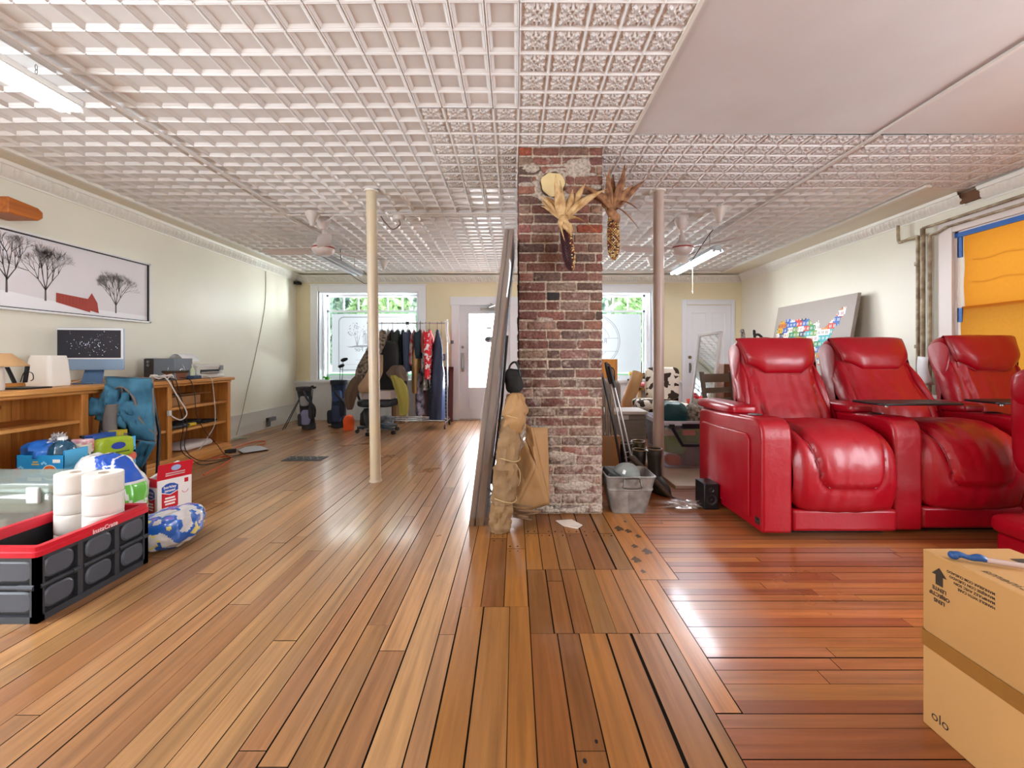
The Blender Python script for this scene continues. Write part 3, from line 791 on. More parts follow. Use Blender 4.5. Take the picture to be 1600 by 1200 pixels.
    padded_sheet(m, prof, sx0 + 0.01, sx1 - 0.01, False, ub, seed + 3, crown=0.02, wr=0.008, raise_=0.012, edge=0.09, nu=36, nv=60, taper=tp)
    # side walls closing the shell
    for u in (0, 1):
        pts = []
        for i in range(41):
            t = i / 40; y_, z_ = curve_at(prof, t)
            pts.append(((sx0 + sx1) / 2 + (u - 0.5) * (w - 0.02) * tp(t), y_, z_))
        cen = Vector((pts[10][0] - (0.01 if u == 0 else -0.01), sum(p[1] for p in pts) / 41, sum(p[2] for p in pts) / 41))
        # shrink to the padded edge
        ed = []
        for i, p in enumerate(pts):
            a = Vector(p); d = (cen - a); d.x = 0
            ed.append(a + d.normalized() * 0.038 if d.length > 0.06 else a)
        m.add([cen] + ed, [(0, i, i + 1) for i in range(1, 41)])
    bo = m.build('backrest', M_lea, root, ang=60)
    # wings
    for sgn in (-1, 1):
        k = MB(); rings = []
        for i in range(15):
            t = i / 14; q = 0.2 + 0.36 * t if False else None
            yy = yb + 0.06 + (yt - yb - 0.02) * t; zz = zb + 0.14 + (zt - zb - 0.2) * t
            hw = w / 2 * (1.0 - 0.11 * t) + 0.004
            r = 0.035 * math.sin(PI * min(1, t * 1.05 + 0.08)) ** 0.5 + 0.004
            cx = (sx0 + sx1) / 2 + sgn * (hw - 0.032); ring_ = []
            for j in range(14):
                a = 2 * PI * j / 14
                ring_.append((cx + 0.9 * r * math.cos(a) + 0.003 * math.sin(t * 21 + j), yy + 0.03 + 2.1 * r * math.sin(a) * 0.9, zz - 0.9 * r * math.sin(a) * 0.9))
            rings.append(ring_)
        k.loft(rings); k.build('wing', M_lea, bo)
    # headrest pillow
    k = MB()
    d = Vector((0, yt - yb - 0.03, zt - zb)).normalized(); n = Vector((0, d.z, -d.y)); n = Vector((0, -abs(n.y), abs(n.z)))
    hw = w * 0.40; top = Vector(((sx0 + sx1) / 2, yt - 0.02, zt - 0.02))
    prof2 = [(0.27, 0.005), (0.265, 0.03), (0.24, 0.06), (0.17, 0.088), (0.09, 0.085), (0.03, 0.07), (-0.02, 0.045), (-0.035, -0.01), (-0.03, -0.07)]
    def hf(u, t):
        s_, o = curve_at(prof2, t)
        c = 1 - abs(2 * u - 1) ** 5
        ww = hw * (1.0 + 0.12 * sstep(0.15, 0.8, t) - 0.14 * (1 - sstep(0.0, 0.25, t)))
        o2 = o * (0.12 + 0.88 * c ** 0.6) + 0.004 * noise.noise(Vector((u * 5 + seed, t * 4, 1)))
        # rounded lower corners
        cut = 0.045 * max(0, abs(2 * u - 1) - 0.55) / 0.45
        if s_ > 0.1: s_ = s_ - cut * 2 * (s_ - 0.1) / 0.17
        return top - d * s_ + n * o2 + Vector(((u - 0.5) * 2 * ww, 0, 0))
    k.grid(hf, 36, 26)
    ho = k.build('headrest_pillow', M_lea, bo, ang=80, fix=False)
    k = MB(); pth = [hf(0.012, 0.75 - 0.6 * i / 16) for i in range(17)] + [hf(0.012 + 0.976 * i / 24, 0.14) for i in range(25)] + [hf(0.988, 0.15 + 0.6 * i / 16) for i in range(17)]
    k.tube(pth, 0.004, 6); k.build('piping', mat('tan_red_piping', '8e2a22', 0.5), ho)
    return root
make_recliner('recliner', 'red leather recliner with its outer arm and metal badge showing, beside the little black speaker', 1.50, 2.62, 0.655, 0.195, 0.0, (0.76, 1.245), False, 1.3)
make_recliner('recliner', 'red leather recliner in the middle of the row, black swivel tray over its arm', 2.352, 2.67, 0.655, 0.185, 0.0, (0.87, 1.255), True, 5.1)
make_recliner('recliner', 'red leather recliner closest to the orange-shaded window at the end of the row', 3.195, 2.72, 0.61, 0.185, 0.0, (0.72, 1.27), True, 9.4)

def tray(x, y, z, rx, label):
    t = thing('swivel_tray', label, 'tray', (x, y, z), world=False)
    m = MB().prism(rrect(-0.29, -0.13, 0.29, 0.13, 0.05), lambda a, b, d: (a, b, d), 0.0, 0.014)
    m.build('tray_top', M_black, t, bevel=0.004)
    MB().cyl((-0.12, 0.02, -0.025), (-0.12, 0.02, 0.0), 0.014).build('pivot', M_steel, t)
    t.rotation_euler = (0, 0, rx)
    return t
tray(2.60, 2.86, 0.80, 0.05, 'black swivel tray table standing over the arm between the first two red recliners')
tray(3.44, 2.92, 0.80, 0.0, 'black tray table at the arm of the recliner by the orange-shaded window')

# a further recliner turned towards the row, mostly cut off by the picture edge
ro = thing('recliner', 'red leather recliner turned sideways at the frame edge, low footrest put out in front', 'recliner', (2.66, 2.0, 0), world=False)
m = MB().box(0.03, 0.03, 0.0, 0.8, 0.41, 0.13); m.build('base', M_lea, ro, bevel=0.02, seg=4)
m = MB().puff((0.2, 0.22, 0.185), (0.42, 0.42, 0.12), e=0.25, e2=0.5, nu=48, nv=18, amp=0.003, fr=7); m.build('footrest', M_lea, ro)
m = MB().puff((0.7, 0.22, 0.34), (0.6, 0.42, 0.3), e=0.25, e2=0.4, nu=40, nv=18, amp=0.004, fr=7); m.build('seat_cushion', M_lea, ro)
m = MB().puff((0.325, 0.27, 0.74), (0.3, 0.44, 0.62), e=0.3, e2=0.3, nu=32, nv=28, amp=0.006, fr=6); bo = m.build('backrest', M_lea, ro)
m = MB().puff((0.255, 0.27, 0.93), (0.2, 0.42, 0.24), e=0.45, e2=0.6, nu=30, nv=18, amp=0.006, fr=7); m.build('headrest_pillow', M_lea, bo)
# ------------------------------------------------------------------ brick chimney, posts, pipes and things on the ceiling
def brick_material(name, rough, bump):
    m = bpy.data.materials.new(name); m.use_nodes = True
    N = m.node_tree.nodes; L = m.node_tree.links; b = N['Principled BSDF']
    at = N.new('ShaderNodeAttribute'); at.attribute_name = 'tint'
    tc = N.new('ShaderNodeTexCoord')
    n = N.new('ShaderNodeTexNoise'); n.inputs['Scale'].default_value = 16; n.inputs['Detail'].default_value = 8; n.inputs['Roughness'].default_value = 0.7
    L.new(tc.outputs['Object'], n.inputs['Vector'])
    n2 = N.new('ShaderNodeTexNoise'); n2.inputs['Scale'].default_value = 60; n2.inputs['Detail'].default_value = 6
    L.new(tc.outputs['Object'], n2.inputs['Vector'])
    # lime wash caught in patches; more of it low down, where the photo's chimney is whitest
    sx = N.new('ShaderNodeSeparateXYZ'); L.new(tc.outputs['Object'], sx.inputs[0])
    hz = N.new('ShaderNodeMapRange'); hz.inputs[1].default_value = 0.1; hz.inputs[2].default_value = 1.5; hz.inputs[3].default_value = 0.16; hz.inputs[4].default_value = -0.03
    L.new(sx.outputs[2], hz.inputs[0])
    ad = N.new('ShaderNodeMath'); L.new(n.outputs[0], ad.inputs[0]); L.new(hz.outputs[0], ad.inputs[1])
    rp = N.new('ShaderNodeMapRange'); rp.inputs[1].default_value = 0.54; rp.inputs[2].default_value = 0.72; rp.inputs[4].default_value = 0.75
    L.new(ad.outputs[0], rp.inputs[0])
    mx = N.new('ShaderNodeMix'); mx.data_type = 'RGBA'; mx.inputs[7].default_value = lin('c2b2a4') + (1,)
    L.new(rp.outputs[0], mx.inputs[0]); L.new(at.outputs['Color'], mx.inputs[6])
    m2 = N.new('ShaderNodeMix'); m2.data_type = 'RGBA'; m2.blend_type = 'MULTIPLY'; m2.inputs[0].default_value = 1
    r2 = N.new('ShaderNodeValToRGB'); r2.color_ramp.elements[0].position = 0.3; r2.color_ramp.elements[0].color = (0.45, 0.43, 0.42, 1); r2.color_ramp.elements[1].position = 0.6
    L.new(n2.outputs[0], r2.inputs[0]); L.new(mx.outputs[2], m2.inputs[6]); L.new(r2.outputs[0], m2.inputs[7])
    L.new(m2.outputs[2], b.inputs['Base Color']); b.inputs['Roughness'].default_value = rough
    bp = N.new('ShaderNodeBump'); bp.inputs['Strength'].default_value = bump; bp.inputs['Distance'].default_value = 0.012
    L.new(n2.outputs[0], bp.inputs['Height']); L.new(bp.outputs[0], b.inputs['Normal'])
    return m
M_brick = brick_material('old_brick', 0.85, 0.7)
CX0, CX1, CY0, CY1 = 0.02, 0.622, 3.04, 3.62
ch = MB(); rb = random.Random(21)
mort = lin('c0ae9b')
nz = 100
def mgrid(ax):
    def fn(u, v):
        z = v * HC
        j = 0.006 * noise.noise(Vector((u * 14, z * 22, ax * 3.1)))
        if ax == 0: return (CX0 + 0.008 + u * (CX1 - CX0 - 0.016), CY0 + 0.009 + j, z)
        if ax == 1: return (CX1 - 0.009 - j, CY0 + 0.008 + u * (CY1 - CY0 - 0.016), z)
        if ax == 2: return (CX1 - 0.008 - u * (CX1 - CX0 - 0.016), CY1 - 0.009 - j, z)
        return (CX0 + 0.009 + j, CY1 - 0.008 - u * (CY1 - CY0 - 0.016), z)
    return fn
for ax in range(4):
    a = len(ch.f); ch.grid(mgrid(ax), 24, 110)
    for i in range(a, len(ch.f)): ch.c[i] = mort
pal_b = [lin(h) for h in ('86564a', '784c42', '8a5d4f', '6e463e', '80574a', '8e685a', '7a5a50', '6c5048', '8a7062', '624840')]
def brick_block(x0, x1, y0, y1, z0, z1, col):
    """a worn brick: rounded, slightly crooked block"""
    n = 3
    cx, cy, cz = (x0 + x1) / 2, (y0 + y1) / 2, (z0 + z1) / 2
    hx, hy, hz = (x1 - x0) / 2, (y1 - y0) / 2, (z1 - z0) / 2
    r = 0.007; jit = 0.0028
    vs = []; idx = {}
    def q(a, h):
        return (-h, -h + r, h - r, h)[a]
    for i in range(4):
        for j in range(4):
            for k in range(4):
                if i in (1, 2) and j in (1, 2) and k in (1, 2): continue
                ext = sum(1 for t in (i, j, k) if t in (0, 3))
                sh = 0 if ext == 1 else (0.30 * r if ext == 2 else 0.5 * r)
                p = [q(i, hx), q(j, hy), q(k, hz)]
                for t, ii in enumerate((i, j, k)):
                    if ii == 0: p[t] += sh
                    if ii == 3: p[t] -= sh
                idx[(i, j, k)] = len(vs)
                vs.append((cx + p[0] + rb.uniform(-jit, jit), cy + p[1] + rb.uniform(-jit, jit) * 0.7, cz + p[2] + rb.uniform(-jit, jit)))
    fs = []
    for a in range(3):
        for b in range(3):
            for e in (0, 3):
                s_ = lambda i, j: idx[(i, j, e)]
                f = (s_(a, b), s_(a + 1, b), s_(a + 1, b + 1), s_(a, b + 1)); fs.append(f if e == 3 else f[::-1])
                s_ = lambda i, j: idx[(i, e, j)]
                f = (s_(a, b), s_(a + 1, b), s_(a + 1, b + 1), s_(a, b + 1)); fs.append(f if e == 0 else f[::-1])
                s_ = lambda i, j: idx[(e, i, j)]
                f = (s_(a, b), s_(a + 1, b), s_(a + 1, b + 1), s_(a, b + 1)); fs.append(f if e == 3 else f[::-1])
    ch.add(vs, fs, 0, col)
nc = 38; hb = HC / nc; g = 0.0065
for c in range(nc):
    z0 = c * hb + g; z1 = (c + 1) * hb - g
    for face in range(4):
        Lx = (CX1 - CX0) if face in (0, 2) else (CY1 - CY0) - 0.2
        pat = [w_ * rb.uniform(0.9, 1.1) for w_ in ([0.1, 0.205, 0.205, 0.1], [0.205, 0.205, 0.195], [0.1, 0.205, 0.1, 0.2], [0.2, 0.1, 0.205, 0.1], [0.15, 0.205, 0.205, 0.05], [0.06, 0.2, 0.2, 0.14])[(c * 5 + face + rb.choice((0, 0, 1, 3))) % 6]]
        k = Lx / sum(pat); p = 0
        for wd in pat:
            a = p * k + g * 0.8; b = (p + wd) * k - g * 0.8; p += wd
            col = ncol(rb.choice(pal_b), 0.2, rb); rr_ = rb.random()
            if rr_ < 0.04: col = lin('954a33')
            elif rr_ < 0.07: col = lin('2e2826')
            elif rr_ < 0.12: col = lin('977562')
            o = rb.uniform(-0.003, 0.004); dd = 0.1
            if face == 0: brick_block(CX0 + a, CX0 + b, CY0 + o, CY0 + dd, z0, z1, col)
            elif face == 2: brick_block(CX0 + a, CX0 + b, CY1 - dd, CY1 - o, z0, z1, col)
            elif face == 1: brick_block(CX1 - dd, CX1 - o, CY0 + 0.1 + a, CY0 + 0.1 + b, z0, z1, col)
            else: brick_block(CX0 + o, CX0 + dd, CY0 + 0.1 + a, CY0 + 0.1 + b, z0, z1, col)
# mortar smeared near the foot and around the thimble
a0 = len(ch.f)
for k in range(26):
    t = rb.uniform(CX0 + 0.03, CX1 - 0.03); z = 0.02 + 0.03 * rb.random() if k < 20 else rb.uniform(2.3, 2.45)
    ch.puff((t, CY0 + 0.004, z), (rb.uniform(0.06, 0.14), 0.03, rb.uniform(0.02, 0.05)), 0.9, nu=10, nv=6, amp=0.006, fr=30, seed=k)
def smear(cx, cz, rx, rz, seed):
    def fn(u, v):
        a = 2 * PI * u; k = 1 + 0.45 * noise.noise(Vector((math.cos(a) * 1.7 + seed, math.sin(a) * 1.7, seed))) + 0.12 * noise.noise(Vector((math.cos(a) * 6, math.sin(a) * 6, seed)))
        x, z = cx + rx * k * v * math.cos(a), cz + rz * k * v * math.sin(a)
        return (x, CY0 + 0.006 - 0.014 * (1 - v ** 4) - 0.005 * noise.noise(Vector((x * 30, z * 30, seed))) * (1 - v ** 6), min(z, HC - 0.01))
    ch.grid(fn, 40, 10, wrapu=True)
smear(px(862, 3.04), pz(293, 3.04), 0.14, 0.15, 1.0); smear(px(905, 3.04), pz(262, 3.04), 0.12, 0.07, 4.0); smear(px(830, 3.04), pz(262, 3.04), 0.07, 0.035, 7.0)
smear(px(880, 3.04), pz(712, 3.04), 0.11, 0.04, 9.0); smear(px(900, 3.04), pz(760, 3.04), 0.14, 0.035, 11.0); smear(px(850, 3.04), pz(500, 3.04), 0.07, 0.02, 13.0)
for i in range(a0, len(ch.f)): ch.c[i] = lin('b9aa9c')
cho = ch.build('chimney', M_brick, smooth=True, ang=50, fix=False, loc=((CX0 + CX1) / 2, (CY0 + CY1) / 2, 0))
tag(cho, 'old red brick chimney stack rising from the floor to the tin ceiling', 'chimney')

th = MB(); c = P(864, 287, 3.01); pts = []
for i in range(40):
    a = 2 * PI * i / 40; r = 0.083 * (1 + 0.05 * math.sin(3 * a) + 0.035 * math.sin(7 * a + 1))
    pts.append((r * math.cos(a), r * math.sin(a)))
th.prism(pts, lambda a, b, d: (c.x + a, d, c.z + b), 3.012, 3.024)
tho = tag(th.build('flue_cover', mat('cream_enamel', 'd6be8c', 0.5, var=0.12, vscale=14), bevel=0.003, loc=(c.x, 3.02, c.z)), 'round cream painted cover over the old flue hole in the brick chimney', 'flue cover')
rg = MB(); rg.lathe([(0.08, 0.004), (0.088, 0.006), (0.09, 0.012), (0.088, 0.02), (0.06, 0.02)], (0, 0, 0), 36, caps=False)
rg.v = [(c.x + p[0] * (1 + 0.04 * math.sin(p[1] * 90)), 3.016 + p[2], c.z + p[1] * (1 + 0.05 * math.sin(p[0] * 80))) for p in rg.v]
rg.build('rusted_rim', mat('sooty_rust', '4b3a2c', 0.9, bump=0.6, bscale=60), None, loc=(c.x, 3.02, c.z)).parent = tho
tho.children[0].location = (0, 0, 0)

# dried corn
M_husk = mat('dried_corn_husk', 'd0b080', 0.75, var=0.3, vscale=18, col2='a57b4a', bump=0.3, bscale=90)
M_husk2 = mat('brown_dried_husk', '9c6f4a', 0.75, var=0.3, vscale=18, col2='5d3522', bump=0.3, bscale=90)
def corn(name, label, top, tilt, husk, kern, seed, spread):
    r = random.Random(seed); root = thing(name, label, 'dried corn', top)
    top = Vector(top); ax = Vector((math.sin(tilt), 0, -math.cos(tilt)))
    m = MB()
    for k in range(18):
        a = r.uniform(-1, 1) * spread; ln = r.uniform(0.2, 0.36); dy = r.uniform(-0.9, 0.1)
        d = Vector((math.sin(a), dy * 0.35, math.cos(a))).normalized(); side = Vector((math.cos(a), 0.2 * r.uniform(-1, 1), -math.sin(a)))
        bend = Vector((r.uniform(-0.5, 0.8) * 0.12, -0.03 * r.random(), -r.random() * 0.12 * abs(a)))
        if k > 14: bend = Vector((0.12, -0.02, -0.3)); ln *= 0.8
        w0 = r.uniform(0.010, 0.022); L_ = []; R_ = []
        for i in range(8):
            t = i / 7; p = top + d * ln * t + bend * t * t
            ww = w0 * (0.35 + 1.1 * math.sin(PI * min(1, t * 0.9 + 0.06))) * (1 - t ** 4) + 0.001
            cup = Vector((0, -0.008 * math.sin(PI * t), 0))
            L_.append([p - side * ww, p + cup, p + side * ww])
        m.loft(L_, open_=True)
    m.build('husk', husk, root, solid=0.0012, fix=False)
    m = MB(); ln = 0.3
    rings = []
    cob = lambda t: 0.036 * (0.75 + 0.5 * t ** 0.5) * (1 - t ** 5) ** 0.7 + 0.001
    for i in range(13):
        t = i / 12; p = top + ax * (0.05 + ln * t); rr = cob(t) - 0.004
        rings.append([p + Vector((rr * math.cos(q * PI / 8), rr * math.sin(q * PI / 8), 0)) for q in range(16)])
    m.loft(rings)
    for i in range(30):
        t = (i + 0.5) / 30; p = top + ax * (0.05 + ln * t); rr = cob(t)
        for q in range(14):
            a = 2 * PI * (q + 0.5 * (i % 2)) / 14
            if math.sin(a) > 0.55: continue
            cc = p + Vector((rr * math.cos(a), rr * math.sin(a), 0))
            m.puff(cc, (0.0125, 0.0125, 0.010), 0.8, nu=5, nv=4, mi=kern(a, r))
    m.build('cob', [mat('dark_maroon_kernels', '40181f', 0.35), mat('tan_kernels', 'b98d4e', 0.4), mat('cream_kernels', 'd9c48f', 0.4), mat('rust_kernels', '8b4424', 0.4)], root, fix=False)
    m = MB()
    for k in range(3):
        m.puff(top + ax * (0.02 + 0.02 * k) + Vector((0.02 * (k - 1), -0.03, 0)), (0.05, 0.04, 0.07), 0.8, nu=12, nv=8, amp=0.006, fr=25, seed=k + seed)
    m.build('husk_knot', husk, root)
corn('dried_corn', 'dried ear of maroon corn with pale splayed husks on the chimney front', P(881, 345, 2.96), 0.14, M_husk, lambda a, r: (0 if math.cos(a) < 0.35 or r.random() < 0.3 else r.choice((1, 2, 2, 3))), 4, 0.75)
corn('dried_corn', 'dried tan speckled corn ear with dark brown husks at the chimney corner', P(951, 330, 3.06) + Vector((0.03, 0, 0)), 0.02, M_husk2, lambda a, r: r.choice((1, 1, 2, 3, 0)), 9, 0.85)

# ---- slender iron posts
def post(label, xb, xt, y, col, col2):
    o = thing('iron_post', label, 'post', (xb, y, 0), 'iron ceiling posts')
    m = MB()
    m.tube([(xb, y, 0.0), (xb, y, 0.012), (xb, y, 0.013), (xb + (xt - xb) * 0.5, y, HC / 2), (xt, y, HC - 0.004)], [0.056, 0.055, 0.047, 0.047, 0.046], 28)
    m.build('shaft', mat(label[:14] + 'paint', col, 0.32, bump=0.05, bscale=25, var=0.08, vscale=3, col2=col2), o)
    m = MB().lathe([(0.0, HC - 0.012), (0.062, HC - 0.012), (0.064, HC - 0.002), (0.0, HC - 0.002)], (xt, y, 0), 24); m.build('top_plate', M_crown, o)
    return o
post('cream painted iron post standing in front of the clothes rack', -1.249, -1.289, 3.85, 'd6c3a0', 'ccbfae')
post('pinkish white iron post standing behind the galvanised tub', 1.283, 1.283, 3.85, 'c4b2a8', 'b8a398')

# ---- surface wiring channels and conduits
M_chan = mat('white_channel', 'd5cfca', 0.4)
def channel(name, label, pts, r):
    m = MB()
    for a, b in zip(pts[:-1], pts[1:]):
        a = Vector(a); b = Vector(b); d = (b - a); L_ = d.length; d.normalize(); s_ = d.cross(Vector((0, 0, 1))).normalized() * r
        q = [a - s_, a + s_, a + s_ + Vector((0, 0, -r * 1.2)), a - s_ + Vector((0, 0, -r * 1.2))]
        m.loft([q, [p + d * L_ for p in q]])
    return tag(m.build(name, M_chan, smooth=False, loc=pts[0]), label, 'wiring channel')
channel('wiring_channel', 'long white wiring channel on the ceiling over the left side of the room', [(-2.34, 1.0, HC - 0.004), (-2.36, 5.3, HC - 0.004)], 0.012)
channel('wiring_channel', 'long white wiring channel on the ceiling running past the plaster patch', [(2.40, 1.0, HC - 0.004), (2.42, 5.05, HC - 0.004)], 0.012)
m = MB().tube([(-2.36, 4.44, HC - 0.02), (CX0 + 0.2, 4.44, HC - 0.022)], 0.0105, 10).tube([(-1.25, 4.40, HC - 0.018), (CX0 + 0.2, 4.40, HC - 0.018)], 0.009, 10)
for i in range(7): m.tube([(-2.2 + 0.32 * i, 4.46, HC - 0.004), (-2.2 + 0.32 * i, 4.44, HC - 0.034), (-2.2 + 0.32 * i, 4.39, HC - 0.004)], 0.004, 6)
tag(m.build('conduit', M_chan, loc=(-1, 4.44, HC)), 'thin paired conduit crossing the ceiling behind the left post to the chimney', 'conduit')
m = MB().tube([(0.7, 4.29, HC - 0.02), (1.72, 4.29, HC - 0.02)], 0.0105, 10)
tag(m.build('conduit', M_chan, loc=(1.2, 4.29, HC)), 'thin conduit crossing the ceiling behind the right post to the fan', 'conduit')
jb = thing('junction_box', 'white ceiling junction box with a drooping cable by the left post', 'junction box', (px(624, 4.46), 4.46, HC))
c = Vector((px(624, 4.46), 4.46, HC))
MB().lathe([(0.0, -0.07), (0.055, -0.07), (0.062, -0.05), (0.062, -0.002), (0, -0.002)], c, 20).build('box', M_chan, jb)
MB().tube(smooth_path([c + Vector((0.0, -0.02, -0.07)), c + Vector((0.01, -0.02, -0.12)), c + Vector((-0.06, -0.03, -0.17)), c + Vector((-0.14, -0.02, -0.10)), c + Vector((-0.2, -0.01, -0.02)), c + Vector((-0.28, 0, -0.01))]), 0.007, 8).build('cable', mat('brown_cable', '7b6a5f', 0.5), jb)

# ---- little white ceiling cones
def cone(label, x, y, s):
    m = MB().lathe([(0.0, -0.15 * s), (0.018 * s, -0.15 * s), (0.03 * s, -0.12 * s), (0.055 * s, -0.06 * s), (0.075 * s, -0.02 * s), (0.08 * s, 0.0), (0, 0)], (x, y, HC + 0.002), 24)
    tag(m.build('ceiling_cone', M_chan, loc=(x, y, HC)), label, 'fan mount cover', 'bare mount covers on the ceiling')
cone('white cone-shaped mount cover next to the left ceiling fan', px(488, 4.42), 4.42, 0.95)
cone('white cone-shaped mount cover up to the right of the right fan', px(1124, 4.3), 4.3, 0.95)
cone('small white cone on the ceiling just right of the left post', px(600, 6.6), 6.6, 0.9)
cone('small white cone on the ceiling half hidden by the right post', px(1017, 6.4), 6.4, 0.9)

# ---- ceiling fans
M_fan = mat('fan_white_enamel', 'd8cdca', 0.3)
M_red = mat('fan_red_line', '9c3b36', 0.4)
def fan(label, x, y, a0, zm):
    o = thing('ceiling_fan', label, 'ceiling fan', (x, y, HC), 'ceiling fans')
    c = Vector((x, y, 0))
    MB().lathe([(0.0, HC - 0.002), (0.075, HC - 0.002), (0.078, HC - 0.02), (0.06, HC - 0.07), (0.035, HC - 0.115), (0.02, HC - 0.12), (0, HC - 0.12)], c, 28).build('canopy', M_fan, o)
    MB().cyl(c + Vector((0, 0, HC - 0.11)), c + Vector((0, 0, zm + 0.1)), 0.014).build('down_rod', M_fan, o)
    m = MB().lathe([(0, zm + 0.16), (0.03, zm + 0.16), (0.038, zm + 0.1), (0.06, zm + 0.07), (0.1, zm + 0.055), (0.115, zm + 0.03), (0.115, zm - 0.005), (0.1, zm - 0.03), (0.07, zm - 0.055), (0.0, zm - 0.06)], c, 36)
    mo = m.build('motor_housing', M_fan, o)
    MB().lathe([(0.112, zm + 0.028), (0.1175, zm + 0.024), (0.1175, zm + 0.012), (0.112, zm + 0.008)], c, 36, caps=False).build('red_band', M_red, mo)
    for k in range(3):
        a = math.radians(a0 + 120 * k); d = Vector((math.cos(a), math.sin(a), 0)); s_ = Vector((-math.sin(a), math.cos(a), 0))
        b = MB(); rings = []
        for i in range(15):
            t = i / 14; r = 0.16 + 0.52 * t
            ww = 0.058 + 0.012 * math.sin(PI * t)
            if t > 0.86: ww *= math.sqrt(max(0.02, 1 - ((t - 0.86) / 0.15) ** 2))
            p = c + d * r; tl = math.radians(14)
            rg_ = []
            for q in range(10):
                u = 2 * PI * q / 10; lx = ww * math.cos(u); lz = 0.004 * math.sin(u)
                rg_.append(p + s_ * (lx * math.cos(tl)) + Vector((0, 0, zm + 0.005 + lx * math.sin(tl) + lz - 0.012 * (lx / 0.06) ** 2)))
            rings.append(rg_)
        b.loft(rings); bo = b.build('blade', M_fan, o)
        b = MB().prism([(0.09, -0.02), (0.2, -0.035), (0.22, 0.0), (0.2, 0.035), (0.09, 0.02)], lambda p, q, e: c + d * p + s_ * q * 0.97 + Vector((0, 0, zm + 0.012 + q * 0.24 + e)), 0, 0.006)
        b.build('blade_iron', M_fan, bo)
    m = MB().tube(smooth_path([c + Vector((0.02, -0.05, HC - 0.02)), c + Vector((0.09, -0.1, HC - 0.05)), c + Vector((0.16, -0.12, HC - 0.01))]), 0.007, 8)
    m.build('feed_cable', M_chan, o)
    return o
fan('white three-bladed ceiling fan left of the cream post', -2.06, 4.62, 175, 2.265)
fan('white three-bladed ceiling fan right of the pinkish post', 1.79, 4.62, -52, 2.265)

# ---- fluorescent strip lights
M_tube_on = mat('lit_fluorescent_tube', 'ffffff', 0.4, emit='eef3ff', estr=26.0)
M_tube_far = mat('bright_fluorescent_tube', 'ffffff', 0.4, emit='f2f5ff', estr=70.0)
M_tube_off = mat('unlit_fluorescent_tube', 'dfe4e8', 0.3)
M_galv = mat('strip_light_metal', 'b7bdc4', 0.35, metal=0.6)
def strip(label, x, y0, y1, z, on, white, hooks, cord):
    o = thing('strip_light', label, 'strip light', (x, (y0 + y1) / 2, z))
    sec = [(-0.065, 0.0), (-0.03, 0.035), (-0.03, 0.06), (0.03, 0.06), (0.03, 0.035), (0.065, 0.0), (0.062, -0.002), (0.026, 0.028), (-0.026, 0.028), (-0.062, -0.002)]
    m = MB().prism([(p * 1.35, q) for p, q in sec], lambda a, b, d: (x + a, d, z + b), y0, y1)
    m.box(x - 0.03, y0 - 0.004, z, x + 0.03, y0 + 0.012, z + 0.06).box(x - 0.03, y1 - 0.012, z, x + 0.03, y1 + 0.004, z + 0.06)
    m.build('reflector', mat('strip_light_white', 'e8e6e2', 0.4) if white else M_galv, o, ang=20)
    for s_ in (-1, 1):
        t = MB().cyl((x + s_ * 0.038, y0 + 0.03, z + 0.004), (x + s_ * 0.038, y1 - 0.03, z + 0.004), 0.0165, n=16)
        to = t.build('tube', (M_tube_far if y0 > 4 else M_tube_on) if on else M_tube_off, o)
        for q in (y0 + 0.008, y1 - 0.03):
            MB().box(x + s_ * 0.038 - 0.014, q, z - 0.012, x + s_ * 0.038 + 0.014, q + 0.022, z + 0.03).build('socket', M_chan, to, smooth=False)
    for hy in hooks:
        t = MB(); n = max(3, int((HC - z - 0.06) / 0.025))
        for i in range(n):
            zz = z + 0.06 + (HC - z - 0.06) * (i + 0.5) / n
            t.tube([(x + 0.006 * math.cos(q * PI / 4) * (i % 2), hy + 0.006 * math.cos(q * PI / 4) * ((i + 1) % 2), zz + 0.015 * math.sin(q * PI / 4)) for q in range(8)], 0.0016, 5, closed=True)
        t.build('chain', mat('dull_chain', '6e6459', 0.5, metal=0.7), o)
    if cord: MB().tube(smooth_path(cord), 0.005, 8).build('cord', mat('black_cord', '1c1b1c', 0.5), o)
    return o
strip('lit white twin-tube strip light at the upper left over the picture', -2.45, 1.16, 2.40, 2.47, True, True, (1.5, 2.2), None)
strip('unlit metal strip light hanging behind the left ceiling fan', px(499, 5.25), 5.25, 6.6, 2.365, False, False, (5.5, 6.4), [(-2.3, 6.5, 2.43), (-2.24, 6.55, 2.34), (-2.3, 6.62, 2.25), (-2.42, 6.4, 2.33), (-2.45, 6.1, 2.44), (-2.4, 5.9, 2.6)])
strip('lit strip light with a pull cord beside the right ceiling fan', 2.33, 4.95, 6.32, 2.34, True, False, (5.15, 6.1), [(2.2, 5.25, 2.40), (2.08, 5.2, 2.32), (2.2, 5.3, 2.22), (2.1, 5.22, 2.2), (2.2, 5.1, 2.42), (2.3, 5.0, 2.6)])
m = MB().tube([(px(1082, 5.6), 5.6, 2.36), (px(1082, 5.6), 5.6, pz(456, 5.6))], 0.0035, 6).lathe([(0, -0.03), (0.008, -0.028), (0.01, -0.01), (0.004, 0)], (px(1082, 5.6), 5.6, pz(455, 5.6)), 10)
m.build('pull_cord', mat('cream_cord', 'd9cfb6', 0.6), [o for o in COL.objects if o.get('label', '').startswith('lit strip light with')][0])

